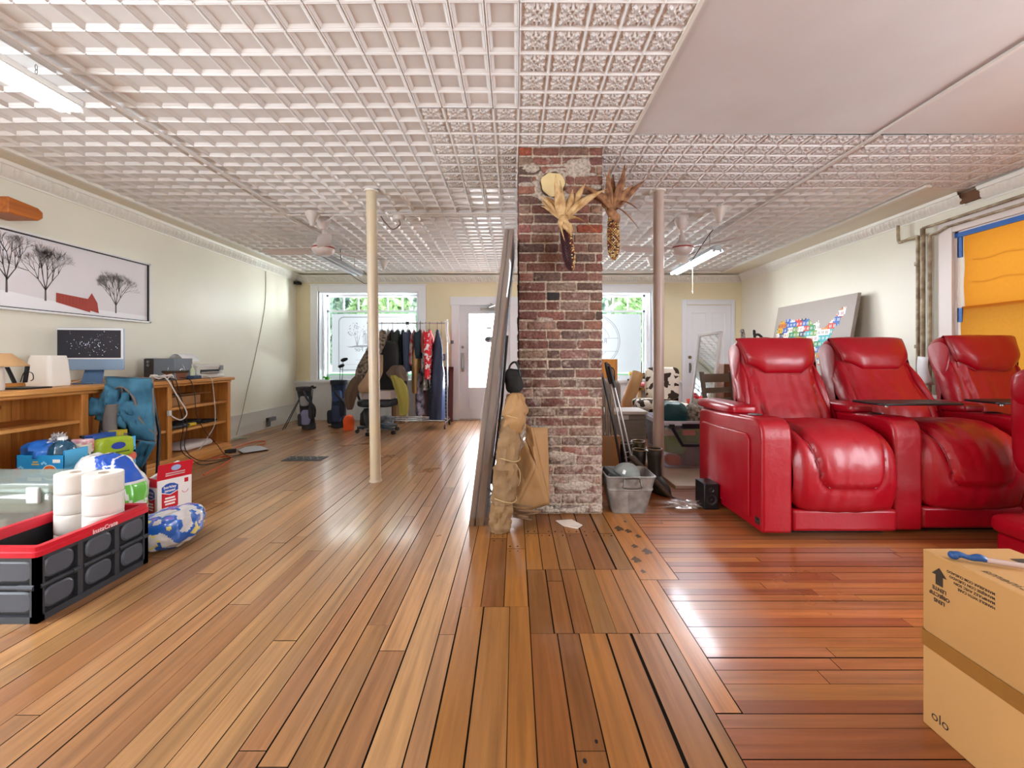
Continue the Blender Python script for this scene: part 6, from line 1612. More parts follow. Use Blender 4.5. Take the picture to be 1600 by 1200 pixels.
# ------------------------------------------------------------------ back of the room, left of the chimney
def golf_bag(name, label, x, y, s, tilt, colors, stand, heads, lean=0.0):
    o = thing(name, label, 'golf bag', (x, y, 0), world=False, rotz=tilt)
    A, B, C_, D = colors
    def ringz(z, rx, ry, ox=0):
        return [(ox + rx * math.cos(a), ry * math.sin(a), z) for a in [2 * PI * q / 24 for q in range(24)]]
    m = MB(); prof = [(0.0, 0.088), (0.03, 0.095), (0.1, 0.098), (0.25, 0.1), (0.42, 0.092), (0.56, 0.1), (0.64, 0.108), (0.66, 0.11)]
    m.loft([ringz(z * s, r * s, r * s * 0.95, lean * z * s) for z, r in prof], True, False); m.build('body', A, o, solid=0.006)
    m = MB(); m.loft([ringz(z * s, r * s, r * s * 0.95, lean * z * s) for z, r in ((-0.0, 0.09), (0.005, 0.104), (0.09, 0.106), (0.095, 0.1))], True, False); m.build('base_cup', B, o)
    m = MB(); m.loft([ringz(z * s, r * s, r * s * 0.95, lean * z * s) for z, r in ((0.62, 0.108), (0.625, 0.118), (0.68, 0.12), (0.685, 0.112), (0.66, 0.09))], False, False); m.build('collar', B, o)
    for (cx, cz, dx, dz, mm, nm) in ((0.0, 0.2, 0.14, 0.24, C_, 'front_pocket'), (-0.09, 0.16, 0.07, 0.2, B, 'side_pocket'), (0.09, 0.3, 0.07, 0.26, B, 'side_pocket'), (0.01, 0.46, 0.13, 0.16, D, 'top_pocket')):
        MB().puff((cx * s + lean * cz * s, -0.085 * s, cz * s), (dx * s, 0.09 * s, dz * s), 0.5, nu=22, nv=14, amp=0.006, fr=16, seed=cx * 9).build(nm, mm, o)
    MB().tube(smooth_path([(-0.05 * s, -0.1 * s, 0.62 * s), (0.02 * s, -0.16 * s, 0.5 * s), (0.12 * s, -0.13 * s, 0.36 * s), (0.1 * s, -0.06 * s, 0.2 * s)]), 0.018 * s, 8).build('strap', B, o)
    if stand:
        for k in (0, 1): MB().tube([(-0.09 * s, -0.02 + 0.04 * k, 0.6 * s), (-0.36 * s, -0.12 + 0.1 * k, 0.012)], 0.006, 8).build('stand_leg', M_black, o)
    for k, (hx, hz, big) in enumerate(heads):
        m = MB().tube([(hx * 0.5, 0.01 * k, 0.3 * s), (hx, 0.02 * k, hz - 0.03)], 0.005, 8)
        m.puff((hx + 0.02, 0.02 * k, hz), (0.11 * big, 0.075 * big, 0.055 * big), 0.9, nu=16, nv=10, ry=-0.35)
        m.build('club', mat('dark_club_head', '33363b', 0.3, metal=0.4), o)
    return o
G1 = (mat('black_nylon', '26262a', 0.7, bump=0.2, bscale=120), mat('charcoal_nylon', '35363b', 0.7), mat('lilac_nylon', '8f93bd', 0.6), mat('light_grey_nylon', '9c9ea8', 0.6))
golf_bag('golf_bag', 'small black and lilac golf bag on a stand in the far left corner', -3.22, 6.72, 0.96, 0.15, G1, True, ((0.02, 0.66, 0.6), (0.05, 0.64, 0.6)), -0.12)
G2 = (mat('navy_nylon', '24334f', 0.65, bump=0.2, bscale=120), mat('dark_navy_nylon', '1c2434', 0.65), mat('navy_pocket', '2b3d60', 0.6), mat('blue_pocket', '3a5687', 0.6))
golf_bag('golf_bag', 'navy blue golf bag with two clubs sticking up beneath the left window', -2.83, 6.9, 1.1, 0.0, G2, False, ((0.02, 0.98, 1.0), (0.06, 1.08, 1.1)), 0.0)
m = MB().cyl((-3.02, 6.95, 0.012), (-2.8, 6.98, 0.012), 0.012).box(-3.0, 6.9, 0.003, -2.93, 6.94, 0.025)
tag(m.build('floor_rod', mat('brown_wood_rod', '6e4a31', 0.6), loc=(-2.9, 6.95, 0)), 'short brown rod lying on the floor between the golf bags', 'rod')
m = MB().lathe([(0, 0.0), (0.075, 0.0), (0.085, 0.15), (0.06, 0.21), (0.03, 0.23), (0, 0.23)], (px(545, 6.6), 6.6, 0.003), 22)
tag(m.build('orange_bag', mat('bright_orange_fabric', 'ee5a1c', 0.6, bump=0.3, bscale=30), loc=(px(545, 6.6), 6.6, 0)), 'bright orange drawstring pouch on the floor by the office chair', 'pouch')

# green tape blob on the window sill
m = MB().cbox((px(512, 7.72), 7.70, 0.74), (0.07, 0.05, 0.07)).cbox((px(508, 7.72), 7.68, 0.765), (0.04, 0.04, 0.03))
tag(m.build('green_tape', mat('bright_green_tape', '3fae1d', 0.4), bevel=0.012, seg=3, loc=(px(512, 7.72), 7.70, 0.72)), 'wad of bright green tape on the left window sill', 'tape')

# office chair buried in coats
ox, oy = -2.02, 6.35
oc = thing('office_chair', 'black office swivel chair heaped with coats in front of the left window', 'chair', (ox, oy, 0))
m = MB().lathe([(0, 0.07), (0.035, 0.07), (0.04, 0.12), (0.03, 0.13), (0.03, 0.40), (0, 0.40)], (ox, oy, 0), 18); m.build('gas_column', mat('grey_plastic', '4e4f52', 0.5), oc)
for k in range(5):
    a = 2 * PI * k / 5 + 0.75
    d = Vector((math.cos(a), math.sin(a), 0)); e = Vector((ox, oy, 0)) + d * 0.30
    MB().tube([(ox, oy, 0.115), Vector((ox, oy, 0.105)) + d * 0.15, e + Vector((0, 0, 0.08))], [0.032, 0.028, 0.02], 10).build('base_arm', mat('slate_plastic', '47505a', 0.45), oc)
    for q in (-1, 1):
        s_ = Vector((-d.y, d.x, 0)) * 0.016 * q
        MB().cyl(e + Vector((0, 0, 0.03)) + s_ * 0.4, e + Vector((0, 0, 0.03)) + s_ * 1.4, 0.028, n=16).build('caster', M_black, oc)
MB().puff((ox, oy, 0.45), (0.54, 0.5, 0.12), 0.5, nu=36, nv=12).build('seat', mat('black_seat_vinyl', '2b2b2d', 0.5), oc)
for q in (-1, 1):
    MB().tube(smooth_path([(ox + q * 0.27, oy + 0.05, 0.44), (ox + q * 0.32, oy + 0.05, 0.55), (ox + q * 0.31, oy + 0.03, 0.68)]), 0.018, 8).puff((ox + q * 0.31, oy, 0.70), (0.1, 0.28, 0.05), 0.5).build('armrest', mat('black_arm_pad', '202022', 0.35), oc)
MB().puff((ox, oy + 0.24, 0.95), (0.48, 0.11, 0.85), 0.45, nu=30, nv=20, rx=-0.1).build('backrest', mat('black_back_mesh', '252527', 0.6), oc)
tag(MB().cbox((ox + 0.03, oy - 0.05, 0.572), (0.42, 0.3, 0.12)).build('grey_box', mat('pinkish_grey_box', 'b5a6a2', 0.6), bevel=0.006, loc=(ox, oy, 0.51)), 'grey shoebox lying on the office chair seat under the coats', 'box')
def garment_pile(name, label, col, pts, rad, seed, group=None, cat='coat', mats=None):
    m = MB(); path = smooth_path(pts, 5); rings = []
    n = len(path)
    for i, p in enumerate(path):
        t = i / (n - 1); k = t * (len(rad) - 1); a = min(int(k), len(rad) - 2); f = k - a
        rw = rad[a][0] * (1 - f) + rad[a + 1][0] * f; rd = rad[a][1] * (1 - f) + rad[a + 1][1] * f
        ring_ = []
        for j in range(28):
            q = 2 * PI * j / 28
            w_ = 1 + 0.16 * math.sin(q * 5 + seed + 1.5 * math.sin(4 * t)) + 0.2 * noise.noise(Vector((math.cos(q) * 1.6, math.sin(q) * 1.6 + seed, t * 3)))
            ring_.append(Vector((p.x + rw * math.cos(q) * w_, p.y + rd * math.sin(q) * w_, p.z)))
        rings.append(ring_)
    m.loft(rings)
    return tag(m.build(name, mats or col, loc=tuple(pts[-1]), ang=70), label, cat, group)
M_camo = mat('leopard_grey_print', '8a7a68', 0.8, col2='2e2622', vscale=26, detail=1)
M_brn = mat('brown_suede', '5a4638', 0.85, bump=0.4, bscale=20); M_olv = mat('olive_mustard_fabric', '8c8138', 0.85, bump=0.4, bscale=18); M_tan = mat('tan_fleece', '9a7f63', 0.85, bump=0.3, bscale=30)
garment_pile('coat', 'grey mottled coat thrown over the left arm of the office chair', M_camo, [(-1.98, 6.46, 1.52), (-2.02, 6.3, 1.3), (-2.12, 6.16, 1.0), (-2.2, 6.1, 0.78)], [(0.03, 0.03), (0.1, 0.09), (0.12, 0.1), (0.07, 0.06)], 1, 'coats heaped on the office chair')
garment_pile('coat', 'dark brown coat sliding down the left side of the office chair', M_brn, [(-2.06, 6.2, 1.0), (-2.2, 6.1, 0.8), (-2.3, 6.05, 0.6), (-2.33, 6.05, 0.38)], [(0.05, 0.06), (0.1, 0.08), (0.09, 0.07), (0.03, 0.03)], 3, 'coats heaped on the office chair')
garment_pile('coat', 'tan and brown fleece bundled on the office chair seat above the shoebox', M_tan, [(-1.96, 6.18, 1.15), (-2.0, 6.08, 0.9), (-2.08, 6.02, 0.72), (-2.1, 6.02, 0.62)], [(0.05, 0.05), (0.1, 0.08), (0.12, 0.1), (0.06, 0.06)], 5, 'coats heaped on the office chair')
garment_pile('coat', 'brown jacket bunched over the right arm of the office chair', M_brn, [(-1.72, 6.3, 1.0), (-1.70, 6.2, 0.9), (-1.66, 6.15, 0.78)], [(0.06, 0.06), (0.14, 0.1), (0.1, 0.08)], 7, 'coats heaped on the office chair')
garment_pile('coat', 'olive yellow sleeve of a coat hanging off the right of the office chair', M_olv, [(-1.72, 6.12, 0.86), (-1.62, 6.06, 0.72), (-1.57, 6.05, 0.5), (-1.58, 6.05, 0.3)], [(0.05, 0.05), (0.09, 0.06), (0.07, 0.055), (0.05, 0.04)], 9, 'coats heaped on the office chair')
garment_pile('shoulder_bag', 'small dark bag under the seat of the office chair', M_black, [(-2.12, 6.2, 0.38), (-2.1, 6.2, 0.3), (-2.1, 6.2, 0.14)], [(0.05, 0.05), (0.12, 0.1), (0.12, 0.1)], 11, cat='bag')
m = MB().puff((-2.0, 6.62, 0.12), (0.26, 0.2, 0.2), 0.6, amp=0.02, fr=14); tag(m.build('backpack', mat('black_white_nylon', '3d4148', 0.6, col2='b9bcc0', vscale=9), loc=(-2.0, 6.62, 0)), 'black and white sports bag on the floor behind the chair casters', 'bag')

# ---- rolling rail with clothes
RY, RZ, RXA, RXB = 6.9, 1.665, -2.36, -1.09
rk = thing('clothes_rack', 'chrome rolling clothes rack hung with clothes before the left window', 'clothes rack', ((RXA + RXB) / 2, RY, 0))
M_chr = mat('rack_chrome', 'c6c7c9', 0.22, metal=0.9)
for xx in (RXA, RXB):
    MB().cyl((xx, RY, 0.1), (xx, RY, RZ + 0.06), 0.0125).build('upright', M_chr, rk)
    MB().tube([(xx, RY - 0.24, 0.1), (xx, RY + 0.24, 0.1)], 0.0125, 10).build('foot_bar', M_chr, rk)
    for q in (-0.23, 0.23):
        MB().cyl((xx - 0.012, RY + q, 0.035), (xx + 0.012, RY + q, 0.035), 0.033, n=18).cyl((xx, RY + q, 0.05), (xx, RY + q, 0.1), 0.008).build('caster', M_black, rk)
MB().cyl((RXA - 0.02, RY, RZ), (RXB + 0.02, RY, RZ), 0.011).build('hanging_rail', M_chr, rk)
MB().cyl((-1.73, RY, 0.12), (-1.73, RY, RZ), 0.009).build('middle_upright', M_chr, rk)
MB().cbox((-1.73, RY, RZ), (0.05, 0.04, 0.045)).build('rail_joint', M_black, rk, bevel=0.006)
for k, q in enumerate((-0.2, 0.0, 0.2)): MB().cyl((RXA, RY + q, 0.13), (RXB, RY + q, 0.13), 0.009).build('shelf_bar', M_chr, rk)
def garment(x, label, col, top, length, depth, thick, hem=1.0, cat='garment', sleeve=0.0, mats=None, hanger=M_black, straps=False, seed=0):
    """a garment on a hanger, its front edge towards the room"""
    zt = RZ - 0.11 if top is None else top
    m = MB(); rings = []
    n = 14
    for i in range(n + 1):
        t = i / n; z = zt - length * t
        sh = sstep(0, 0.16, t) if not straps else 0.35 + 0.3 * sstep(0.1, 0.4, t)
        d = depth * (0.18 + 0.82 * sh) * (1 + (hem - 1) * t); th_ = thick * (0.3 + 0.7 * sstep(0, 0.2, t)) * (1 + 0.5 * (hem - 1) * t)
        ring_ = []
        for j in range(26):
            q = 2 * PI * j / 26
            f = 1 + (0.14 * math.sin(q * 4 + seed * 2 + t * 2) + 0.1 * noise.noise(Vector((math.cos(q) * 2, math.sin(q) * 2 + seed, t * 4)))) * sstep(0.05, 0.5, t)
            ring_.append((x + th_ * math.cos(q) * f + 0.01 * math.sin(seed + 3 * t), RY + d * math.sin(q) * f, z + 0.008 * math.sin(q * 3 + seed) * t))
        rings.append(ring_)
    m.loft(rings)
    g = thing('hanging_garment', label, cat, (x, RY, zt - length), 'clothes hanging on the rack', world=True)
    m.build('fabric', mats or col, g, ang=70)
    if sleeve:
        s_ = MB(); rings = []
        for i in range(9):
            t = i / 8; rr_ = 0.058 * (1 - 0.35 * t); z = zt - 0.05 - sleeve * t
            rings.append([(x + 0.01 + rr_ * math.cos(q) * (1 + 0.12 * math.sin(5 * q + seed)), RY - depth * 0.86 - 0.03 * math.sin(2 * t) + rr_ * math.sin(q), z) for q in [2 * PI * k / 14 for k in range(14)]])
        s_.loft(rings); s_.build('sleeve', mats or col, g, ang=70)
    h = MB().tube([(x, RY - depth * 0.85, zt - 0.045), (x, RY, zt + 0.02), (x, RY + depth * 0.85, zt - 0.045)], 0.0055, 6)
    h.tube(smooth_path([(x, RY, zt + 0.02), (x, RY, RZ - 0.02), (x, RY - 0.016, RZ + 0.004), (x, RY, RZ + 0.02), (x, RY + 0.014, RZ + 0.006)]), 0.003, 6)
    h.build('hanger', hanger, g)
    return g
def fab(n, c, c2=None, vs=8): return mat(n, c, 0.85, bump=0.25, bscale=25, col2=c2, vscale=vs, detail=1.5)
M_wh = mat('white_hanger', 'e4e4e6', 0.4)
garment(-2.26, 'charcoal coat at the window end of the rail, mostly behind the post', fab('charcoal_cloth', '2a2b31'), None, 0.75, 0.2, 0.06, seed=1)
garment(-2.14, 'navy jacket just right of the cream post', fab('deep_navy_cloth', '272c3b'), None, 0.65, 0.22, 0.06, seed=2, sleeve=0.5)
garment(-2.04, 'pale grey shirt between the navy jacket and the maroon one', fab('pale_grey_cloth', 'b6b0aa'), None, 0.72, 0.2, 0.04, seed=3, hanger=M_wh)
garment(-1.97, 'dark maroon garment beside the pale grey shirt', fab('dark_maroon_cloth', '3c2526'), None, 0.80, 0.22, 0.045, seed=4)
garment(-1.88, 'black-green pleated jacket on a black hanger', fab('black_green_cloth', '2b2f2c'), None, 0.72, 0.24, 0.065, seed=5, sleeve=0.6)
garment(-1.80, 'long black coat reaching almost to the rack base', fab('black_cloth', '1b1b1f'), None, 1.2, 0.2, 0.05, seed=6)
garment(-1.71, 'slate blue long-sleeved top at the middle upright', fab('slate_blue_cloth', '3b4358'), None, 0.66, 0.22, 0.05, seed=7, sleeve=0.62)
garment(-1.63, 'red and grey patterned shirt with only a strip showing', fab('red_grey_cloth', 'a33440', 'b9b2ad', 14), None, 0.55, 0.2, 0.03, seed=8, hanger=M_wh)
garment(-1.575, 'tan trousers folded over a hanger, brown bow at the bottom', fab('tan_cloth', 'c6a06a'), 1.33, 0.78, 0.15, 0.062, seed=9, cat='trousers')
garment(-1.525, 'short dark teal top above the tan trousers', fab('dark_teal_cloth', '22323c'), None, 0.45, 0.23, 0.05, seed=10, sleeve=0.36)
garment(-1.46, 'coral pink top peeping out beside the red shirt', fab('coral_cloth', 'd87f78'), None, 0.36, 0.2, 0.03, seed=11, hanger=M_wh)
garment(-1.435, 'black and white patterned skirt below the coral top', fab('black_white_cloth', '4a4a4c', 'c9c5bf', 30), 1.3, 0.7, 0.2, 0.035, seed=12, cat='skirt')
garment(-1.375, 'bright red shirt with white flowers', fab('red_floral_cloth', 'cf1f2f', 'eadfe0', 18), None, 0.78, 0.26, 0.045, seed=13, sleeve=0.7, cat='shirt')
garment(-1.25, 'long navy dress on a black hanger at the door end of the rail', fab('navy_satin', '2c3248'), None, 1.42, 0.16, 0.075, hem=1.75, straps=True, seed=14, cat='dress')
garment(-1.185, 'shiny blue gown trailing next to the long navy dress', mat('blue_satin', '3b5480', 0.35, bump=0.3, bscale=10), 1.05, 0.93, 0.13, 0.05, hem=1.5, straps=True, seed=15, cat='dress')
garment(-1.52, 'dark skirt with a floral edge hanging low by the shelf bars', fab('navy_floral_cloth', '262b3a', 'b7adc0', 12), 0.92, 0.72, 0.12, 0.07, seed=16, cat='skirt')
_n = [n for n in MATS['red_floral_cloth'].node_tree.nodes if n.type == 'MAP_RANGE'][0]; _n.inputs[1].default_value = 0.56; _n.inputs[2].default_value = 0.6
m = MB()
for k in range(3): m.tube(smooth_path([(RXB - 0.03 + 0.02 * k, RY - 0.02, RZ + 0.04), (RXB - 0.02 + 0.015 * k, RY - 0.03, RZ - 0.15), (RXB + 0.01 + 0.02 * k, RY - 0.03, RZ - 0.32)]), 0.006, 6)
m.build('spare_white_hangers', M_wh, rk)

# chalkboard, cartons and switch plate behind the rack
sg = thing('chalkboard', 'tall chalkboard sign in a dark red frame leaning beside the shop door', 'chalkboard', (-1.32, 7.5, 0))
def lean_(x, z, d): return (x, 7.62 - 0.10 * (1 - z / 0.95) - d, z)
x0, x1, h = -1.62, -1.09, 0.95
m = MB()
for a0, a1, z0, z1 in ((x0, x1, 0.0, 0.06), (x0, x1, h - 0.06, h), (x0, x0 + 0.07, 0, h), (x1 - 0.07, x1, 0, h)):
    m.add([lean_(a, z, d) for d in (0, 0.03) for z in (z0, z1) for a in (a0, a1)], [(0, 1, 3, 2), (4, 6, 7, 5), (0, 4, 5, 1), (2, 3, 7, 6), (0, 2, 6, 4), (1, 5, 7, 3)])
m.build('frame', mat('dark_red_stain', '5a2a28', 0.5), sg, smooth=False)
m = MB().quad(lean_(x0 + 0.06, 0.05, 0.012), lean_(x1 - 0.06, 0.05, 0.012), lean_(x1 - 0.06, h - 0.05, 0.012), lean_(x0 + 0.06, h - 0.05, 0.012), 0); r = random.Random(5)
for k in range(11):
    z = 0.12 + 0.068 * k; p = [lean_(x0 + 0.12 + 0.014 * i, z + r.uniform(-0.012, 0.014), 0.014) for i in range(23) if r.random() < 0.8]
    m.tube(p, 0.0028, 4, 1)
m.build('slate', [mat('slate_black', '23262d', 0.7), mat('chalk', 'a9b4c0', 0.9)], sg, smooth=False)
def cbx(label, x, y, w_, d_, h_, z=0.0, rz=0.0, col=None):
    o = thing('carton', label, 'carton', (x, y, z), world=False, rotz=rz)
    MB().box(-w_ / 2, -d_ / 2, 0.002, w_ / 2, d_ / 2, h_).build('body', col or mat('pale_cardboard', 'c3a68a', 0.75, bump=0.1, bscale=30), o, bevel=0.003)
    MB().box(-0.025, -d_ / 2 - 0.001, 0.002, 0.025, d_ / 2 + 0.001, h_ + 0.0012).build('packing_tape', mat('tan_tape', 'a5825c', 0.35), o, smooth=False)
    return o
cbx('pale carton standing on the floor behind the rolling rack', -1.93, 7.35, 0.16, 0.2, 0.33)
cbx('dark brown carton tucked behind the pale carton under the window', -2.06, 7.42, 0.1, 0.16, 0.30, col=mat('dark_cardboard', '6d4a35', 0.8))
m = MB().box(-1.37, YF - 0.012, 1.06, -1.25, YF - 0.001, 1.18)
for k in range(2):
    m.box(-1.345 + 0.055 * k, YF - 0.014, 1.09, -1.33 + 0.055 * k, YF - 0.011, 1.15, 1)
tag(m.build('switch_plate', [mat('blue_grey_plate', '5d6b86', 0.5), mat('switch_white', 'c8c8cc', 0.4)], smooth=False, loc=(-1.3, YF, 1.1)), 'blue-grey double switch plate on the far wall beside the shop door', 'switch')
m = MB().box(-1.15, YF - 0.04, 1.36, -1.10, YF - 0.001, 1.42); tag(m.build('thermostat', mat('dark_grey_box', '55565a', 0.5), bevel=0.005, loc=(-1.12, YF, 1.38)), 'small dark thermostat on the far wall above the rack end', 'thermostat')
m = MB().cbox((-3.87, 7.65, 2.44), (0.1, 0.1, 0.05)).cyl((-3.86, 7.62, 2.43), (-3.82, 7.55, 2.41), 0.02)
tag(m.build('spotlight', M_black, bevel=0.005, loc=(-3.87, 7.65, 2.44)), 'tiny black spotlight in the top corner of the far left walls', 'spotlight')
# ------------------------------------------------------------------ things leaning on the chimney
def wood_grey():
    return mat('weathered_wood', '85694f', 0.45, col2='5b4231', vscale=1.0, stretch=(14, 14, 1.3), bump=0.3, bscale=2, detail=7)
sl = thing('wrapped_tabletop', 'long weathered wooden tabletop in clear wrap leaning on the left of the chimney', 'tabletop', (-0.25, 3.2, 0))
def slab(a, z, t):   # a: along depth, z along the height, t across the thickness
    k = z / 1.95
    return (-0.305 + 0.238 * k + t, a, z)
m = MB(); H = 1.95; rings = []
for i in range(21):
    z = H * i / 20; r = []
    e = 0.006 * math.sin(i * 1.3) + 0.004 * math.sin(i * 3.1)
    for a, t in ((2.82 + e, 0.0), (2.82 + e, 0.03), (2.835 + e, 0.036), (2.82 - e, 0.045), (2.825 - e, 0.082), (3.66, 0.082), (3.66, 0.0)):
        r.append(slab(a, z, t * (1.15 - 0.45 * i / 20)))
    rings.append(r)
m.loft(rings); m.build('boards', wood_grey(), sl, ang=25)
m = MB(); rings = []
for i in range(41):
    z = 0.06 + (H - 0.05) * i / 40; r = []
    kk = (1.15 - 0.45 * i / 40)
    for j in range(30):
        a = 2.815 + 0.87 * j / 29
        w_ = 0.007 * noise.noise(Vector((a * 6, z * 5, 2))) + 0.004 * noise.noise(Vector((a * 20, z * 9, 5)))
        r.append(slab(a, z, 0.094 * kk + w_))
    r += [slab(2.80 + 0.005 * math.sin(z * 9), z, t * kk + 0.003 * math.sin(z * 14)) for t in (0.075, 0.045, 0.01, -0.01)][::1]
    r = r[:30][::-1] + r[30:]
    rings.append(r)
m.loft(rings, open_=True); m.build('clear_wrap', glassy('crinkled_wrap', 'f0eff4', 0.13, 0.2, 0.04, 'dfe4f0'), sl, fix=False)
m = MB().tube([slab(2.84, 1.25, 0.10), slab(3.0, 0.8, 0.115), slab(3.1, 0.2, 0.11)], 0.01, 6).tube([slab(2.83, 0.25, 0.1), slab(2.81, 0.22, 0.13), slab(2.8, 0.2, 0.12)], 0.006, 6)
m.build('dark_strap', M_black, sl)

M_kp = mat('brown_kraft_paper', '8b6b47', 0.7, bump=0.5, bscale=16, var=0.22, vscale=9)
M_kp2 = mat('light_kraft_paper', 'a47c50', 0.65, bump=0.15, bscale=10)
def crumpled_tube(m, path, rad, seed, n=26, amp=0.2, mi=0, k=6):
    path = smooth_path(path, k); N_ = len(path); rings = []
    for i, p in enumerate(path):
        t = i / (N_ - 1); q = t * (len(rad) - 1); a = min(int(q), len(rad) - 2); r = rad[a] + (rad[a + 1] - rad[a]) * (q - a)
        rings.append([p + Vector((math.cos(2 * PI * j / n), math.sin(2 * PI * j / n), 0)) * r * (1 + amp * noise.noise(Vector((math.cos(2 * PI * j / n) * 2.5, math.sin(2 * PI * j / n) * 2.5 + seed, p.z * 18))) + 0.5 * amp * noise.noise(Vector((j * 0.9, seed, p.z * 40)))) for j in range(n)])
    return m.loft(rings, True, True, mi)
bu = thing('paper_bundle', 'long bundle wrapped in crumpled brown paper leaning before the brick chimney', 'bundle', (-0.1, 2.75, 0))
m = MB(); crumpled_tube(m, [(-0.10, 2.74, 0.004), (-0.085, 2.75, 0.16), (-0.075, 2.77, 0.2), (-0.05, 2.82, 0.5), (-0.02, 2.87, 0.7), (0.0, 2.89, 0.86)], [0.062, 0.068, 0.066, 0.055, 0.07, 0.075, 0.072, 0.066, 0.058, 0.06, 0.045], 3, amp=0.38, k=14)
m.build('wrapper', M_kp, bu, ang=45)
m = MB(); crumpled_tube(m, [(-0.015, 2.86, 0.60), (-0.005, 2.85, 0.70), (0.0, 2.86, 0.80), (0.005, 2.87, 0.87)], [0.05, 0.075, 0.08, 0.06, 0.03], 8, amp=0.3)
m.build('folded_end', M_kp2, bu, ang=45)
m = MB()
for k in range(3):
    z = (0.2, 0.45, 0.72)[k]; c = Vector((-0.085 + 0.095 * z, 2.735 + 0.16 * z, z))
    m = MB().tube([c + Vector((0.074 * math.cos(a), 0.074 * math.sin(a), 0.01 * math.sin(2 * a))) for a in [2 * PI * q / 20 for q in range(20)]], 0.0035, 6, closed=True); m.build('twine', mat('pale_twine', 'b59a6e', 0.8), bu)
m = MB().tube(smooth_path([(0.0, 2.78, 0.42), (0.03, 2.79, 0.36), (0.02, 2.78, 0.28), (-0.04, 2.77, 0.29)]), 0.004, 6)
m.build('twine', mat('pale_twine', 'b59a6e', 0.8), bu)
m = MB(); r = random.Random(7)
for k in range(9):
    a = Vector((-0.03 + 0.05 * r.random(), 2.80 + 0.1 * r.random(), 0.02 + 0.14 * r.random())); b = a + Vector((0.08 + 0.12 * r.random(), 0.02 * r.random(), -0.04 + 0.06 * r.random())); b.z = max(b.z, 0.006)
    n = Vector((0, 0.3, 1)).normalized() * r.uniform(0.004, 0.012)
    m.quad(a - n, b - n * 0.6, b + n * 0.4, a + n)
m.build('ragged_strips', mat('torn_brown_strips', '7b5c40', 0.8), bu, solid=0.002, fix=False)
m = MB()
for k in range(2):
    m.grid(lambda u, v, k=k: Vector((0.02 + 0.05 * u + 0.01 * noise.noise(Vector((u * 5, v * 7, k))), 2.83 + 0.02 * k + 0.025 * noise.noise(Vector((u * 6, v * 9, k + 2))), 0.78 - 0.26 * v * (1 - 0.3 * u) - 0.05 * k)), 8, 14)
m.build('loose_clear_wrap', glassy('crinkled_wrap2', 'f0eee8', 0.3, 0.15, 0.12, 'ffffff'), bu, fix=False, ang=20)
tb_ = thing('tote_bag', 'small black bag with loop handles perched on the paper bundle', 'bag', (0.0, 2.95, 0.86))
MB().puff((-0.01, 2.97, 0.945), (0.12, 0.09, 0.16), 0.6, amp=0.02, fr=16).build('body', mat('black_bag_cloth', '1f1d1c', 0.8, bump=0.3, bscale=40), tb_)
m = MB()
for k in range(2): m.tube(smooth_path([(-0.05, 2.94 + 0.05 * k, 0.98), (-0.035, 2.94 + 0.05 * k, 1.05), (-0.005 + 0.01 * k, 2.94 + 0.05 * k, 1.075), (0.02, 2.94 + 0.05 * k, 1.04), (0.035, 2.94 + 0.05 * k, 0.98)]), 0.006, 8)
m.build('handles', M_black, tb_)
kp = MB()
A, B, C_, D, E_, M_ = P(808, 655, 2.99), P(832, 668, 2.94), P(856, 668, 3.02), P(859, 788, 3.02), P(800, 806, 2.92), P(838, 728, 2.90)
def tri(m, a, b, c, n=10, seed=0):
    vs = []; fs = []
    for i in range(n + 1):
        for j in range(n + 1 - i):
            u, v = i / n, j / n; p = a * (1 - u - v) + b * u + c * v
            e = max(0.0, min(u, v, 1 - u - v)); p = p + Vector((0, -0.014 * noise.noise(p * 13 + Vector((seed, 0, 0))) * (3 * e) ** 0.4 * 1.4, 0)); vs.append(p)
    idx = lambda i, j: i * (n + 1) - i * (i - 1) // 2 + j
    for i in range(n):
        for j in range(n - i):
            fs.append((idx(i, j), idx(i + 1, j), idx(i, j + 1)))
            if i + j < n - 1: fs.append((idx(i + 1, j), idx(i + 1, j + 1), idx(i, j + 1)))
    m.add(vs, fs)
for t_ in ((A, B, M_), (A, M_, E_), (E_, M_, D), (B, C_, D), (B, D, M_)): tri(kp, *t_)
tag(kp.build('kraft_sheet', M_kp2, solid=0.0015, loc=tuple(E_), fix=False, ang=25), 'flat folded sheet of light brown paper propped on the chimney front', 'paper sheet')
F0 = lambda x, y, z=0.002: F(x, y, z)
m = MB(); pts = [F0(868, 814), F0(893, 813.5), F0(910, 821), F0(902, 826.5), F0(880, 822)]
m.loft([[p for p in pts], [p + Vector((0, 0, 0.004 + 0.006 * (i % 2))) for i, p in enumerate(pts)]])
tag(m.build('paper_scrap', mat('dirty_white_paper', 'd9cbbd', 0.8), smooth=False, loc=F0(890, 820)), 'torn scrap of white paper on the boards in front of the chimney', 'paper scrap')

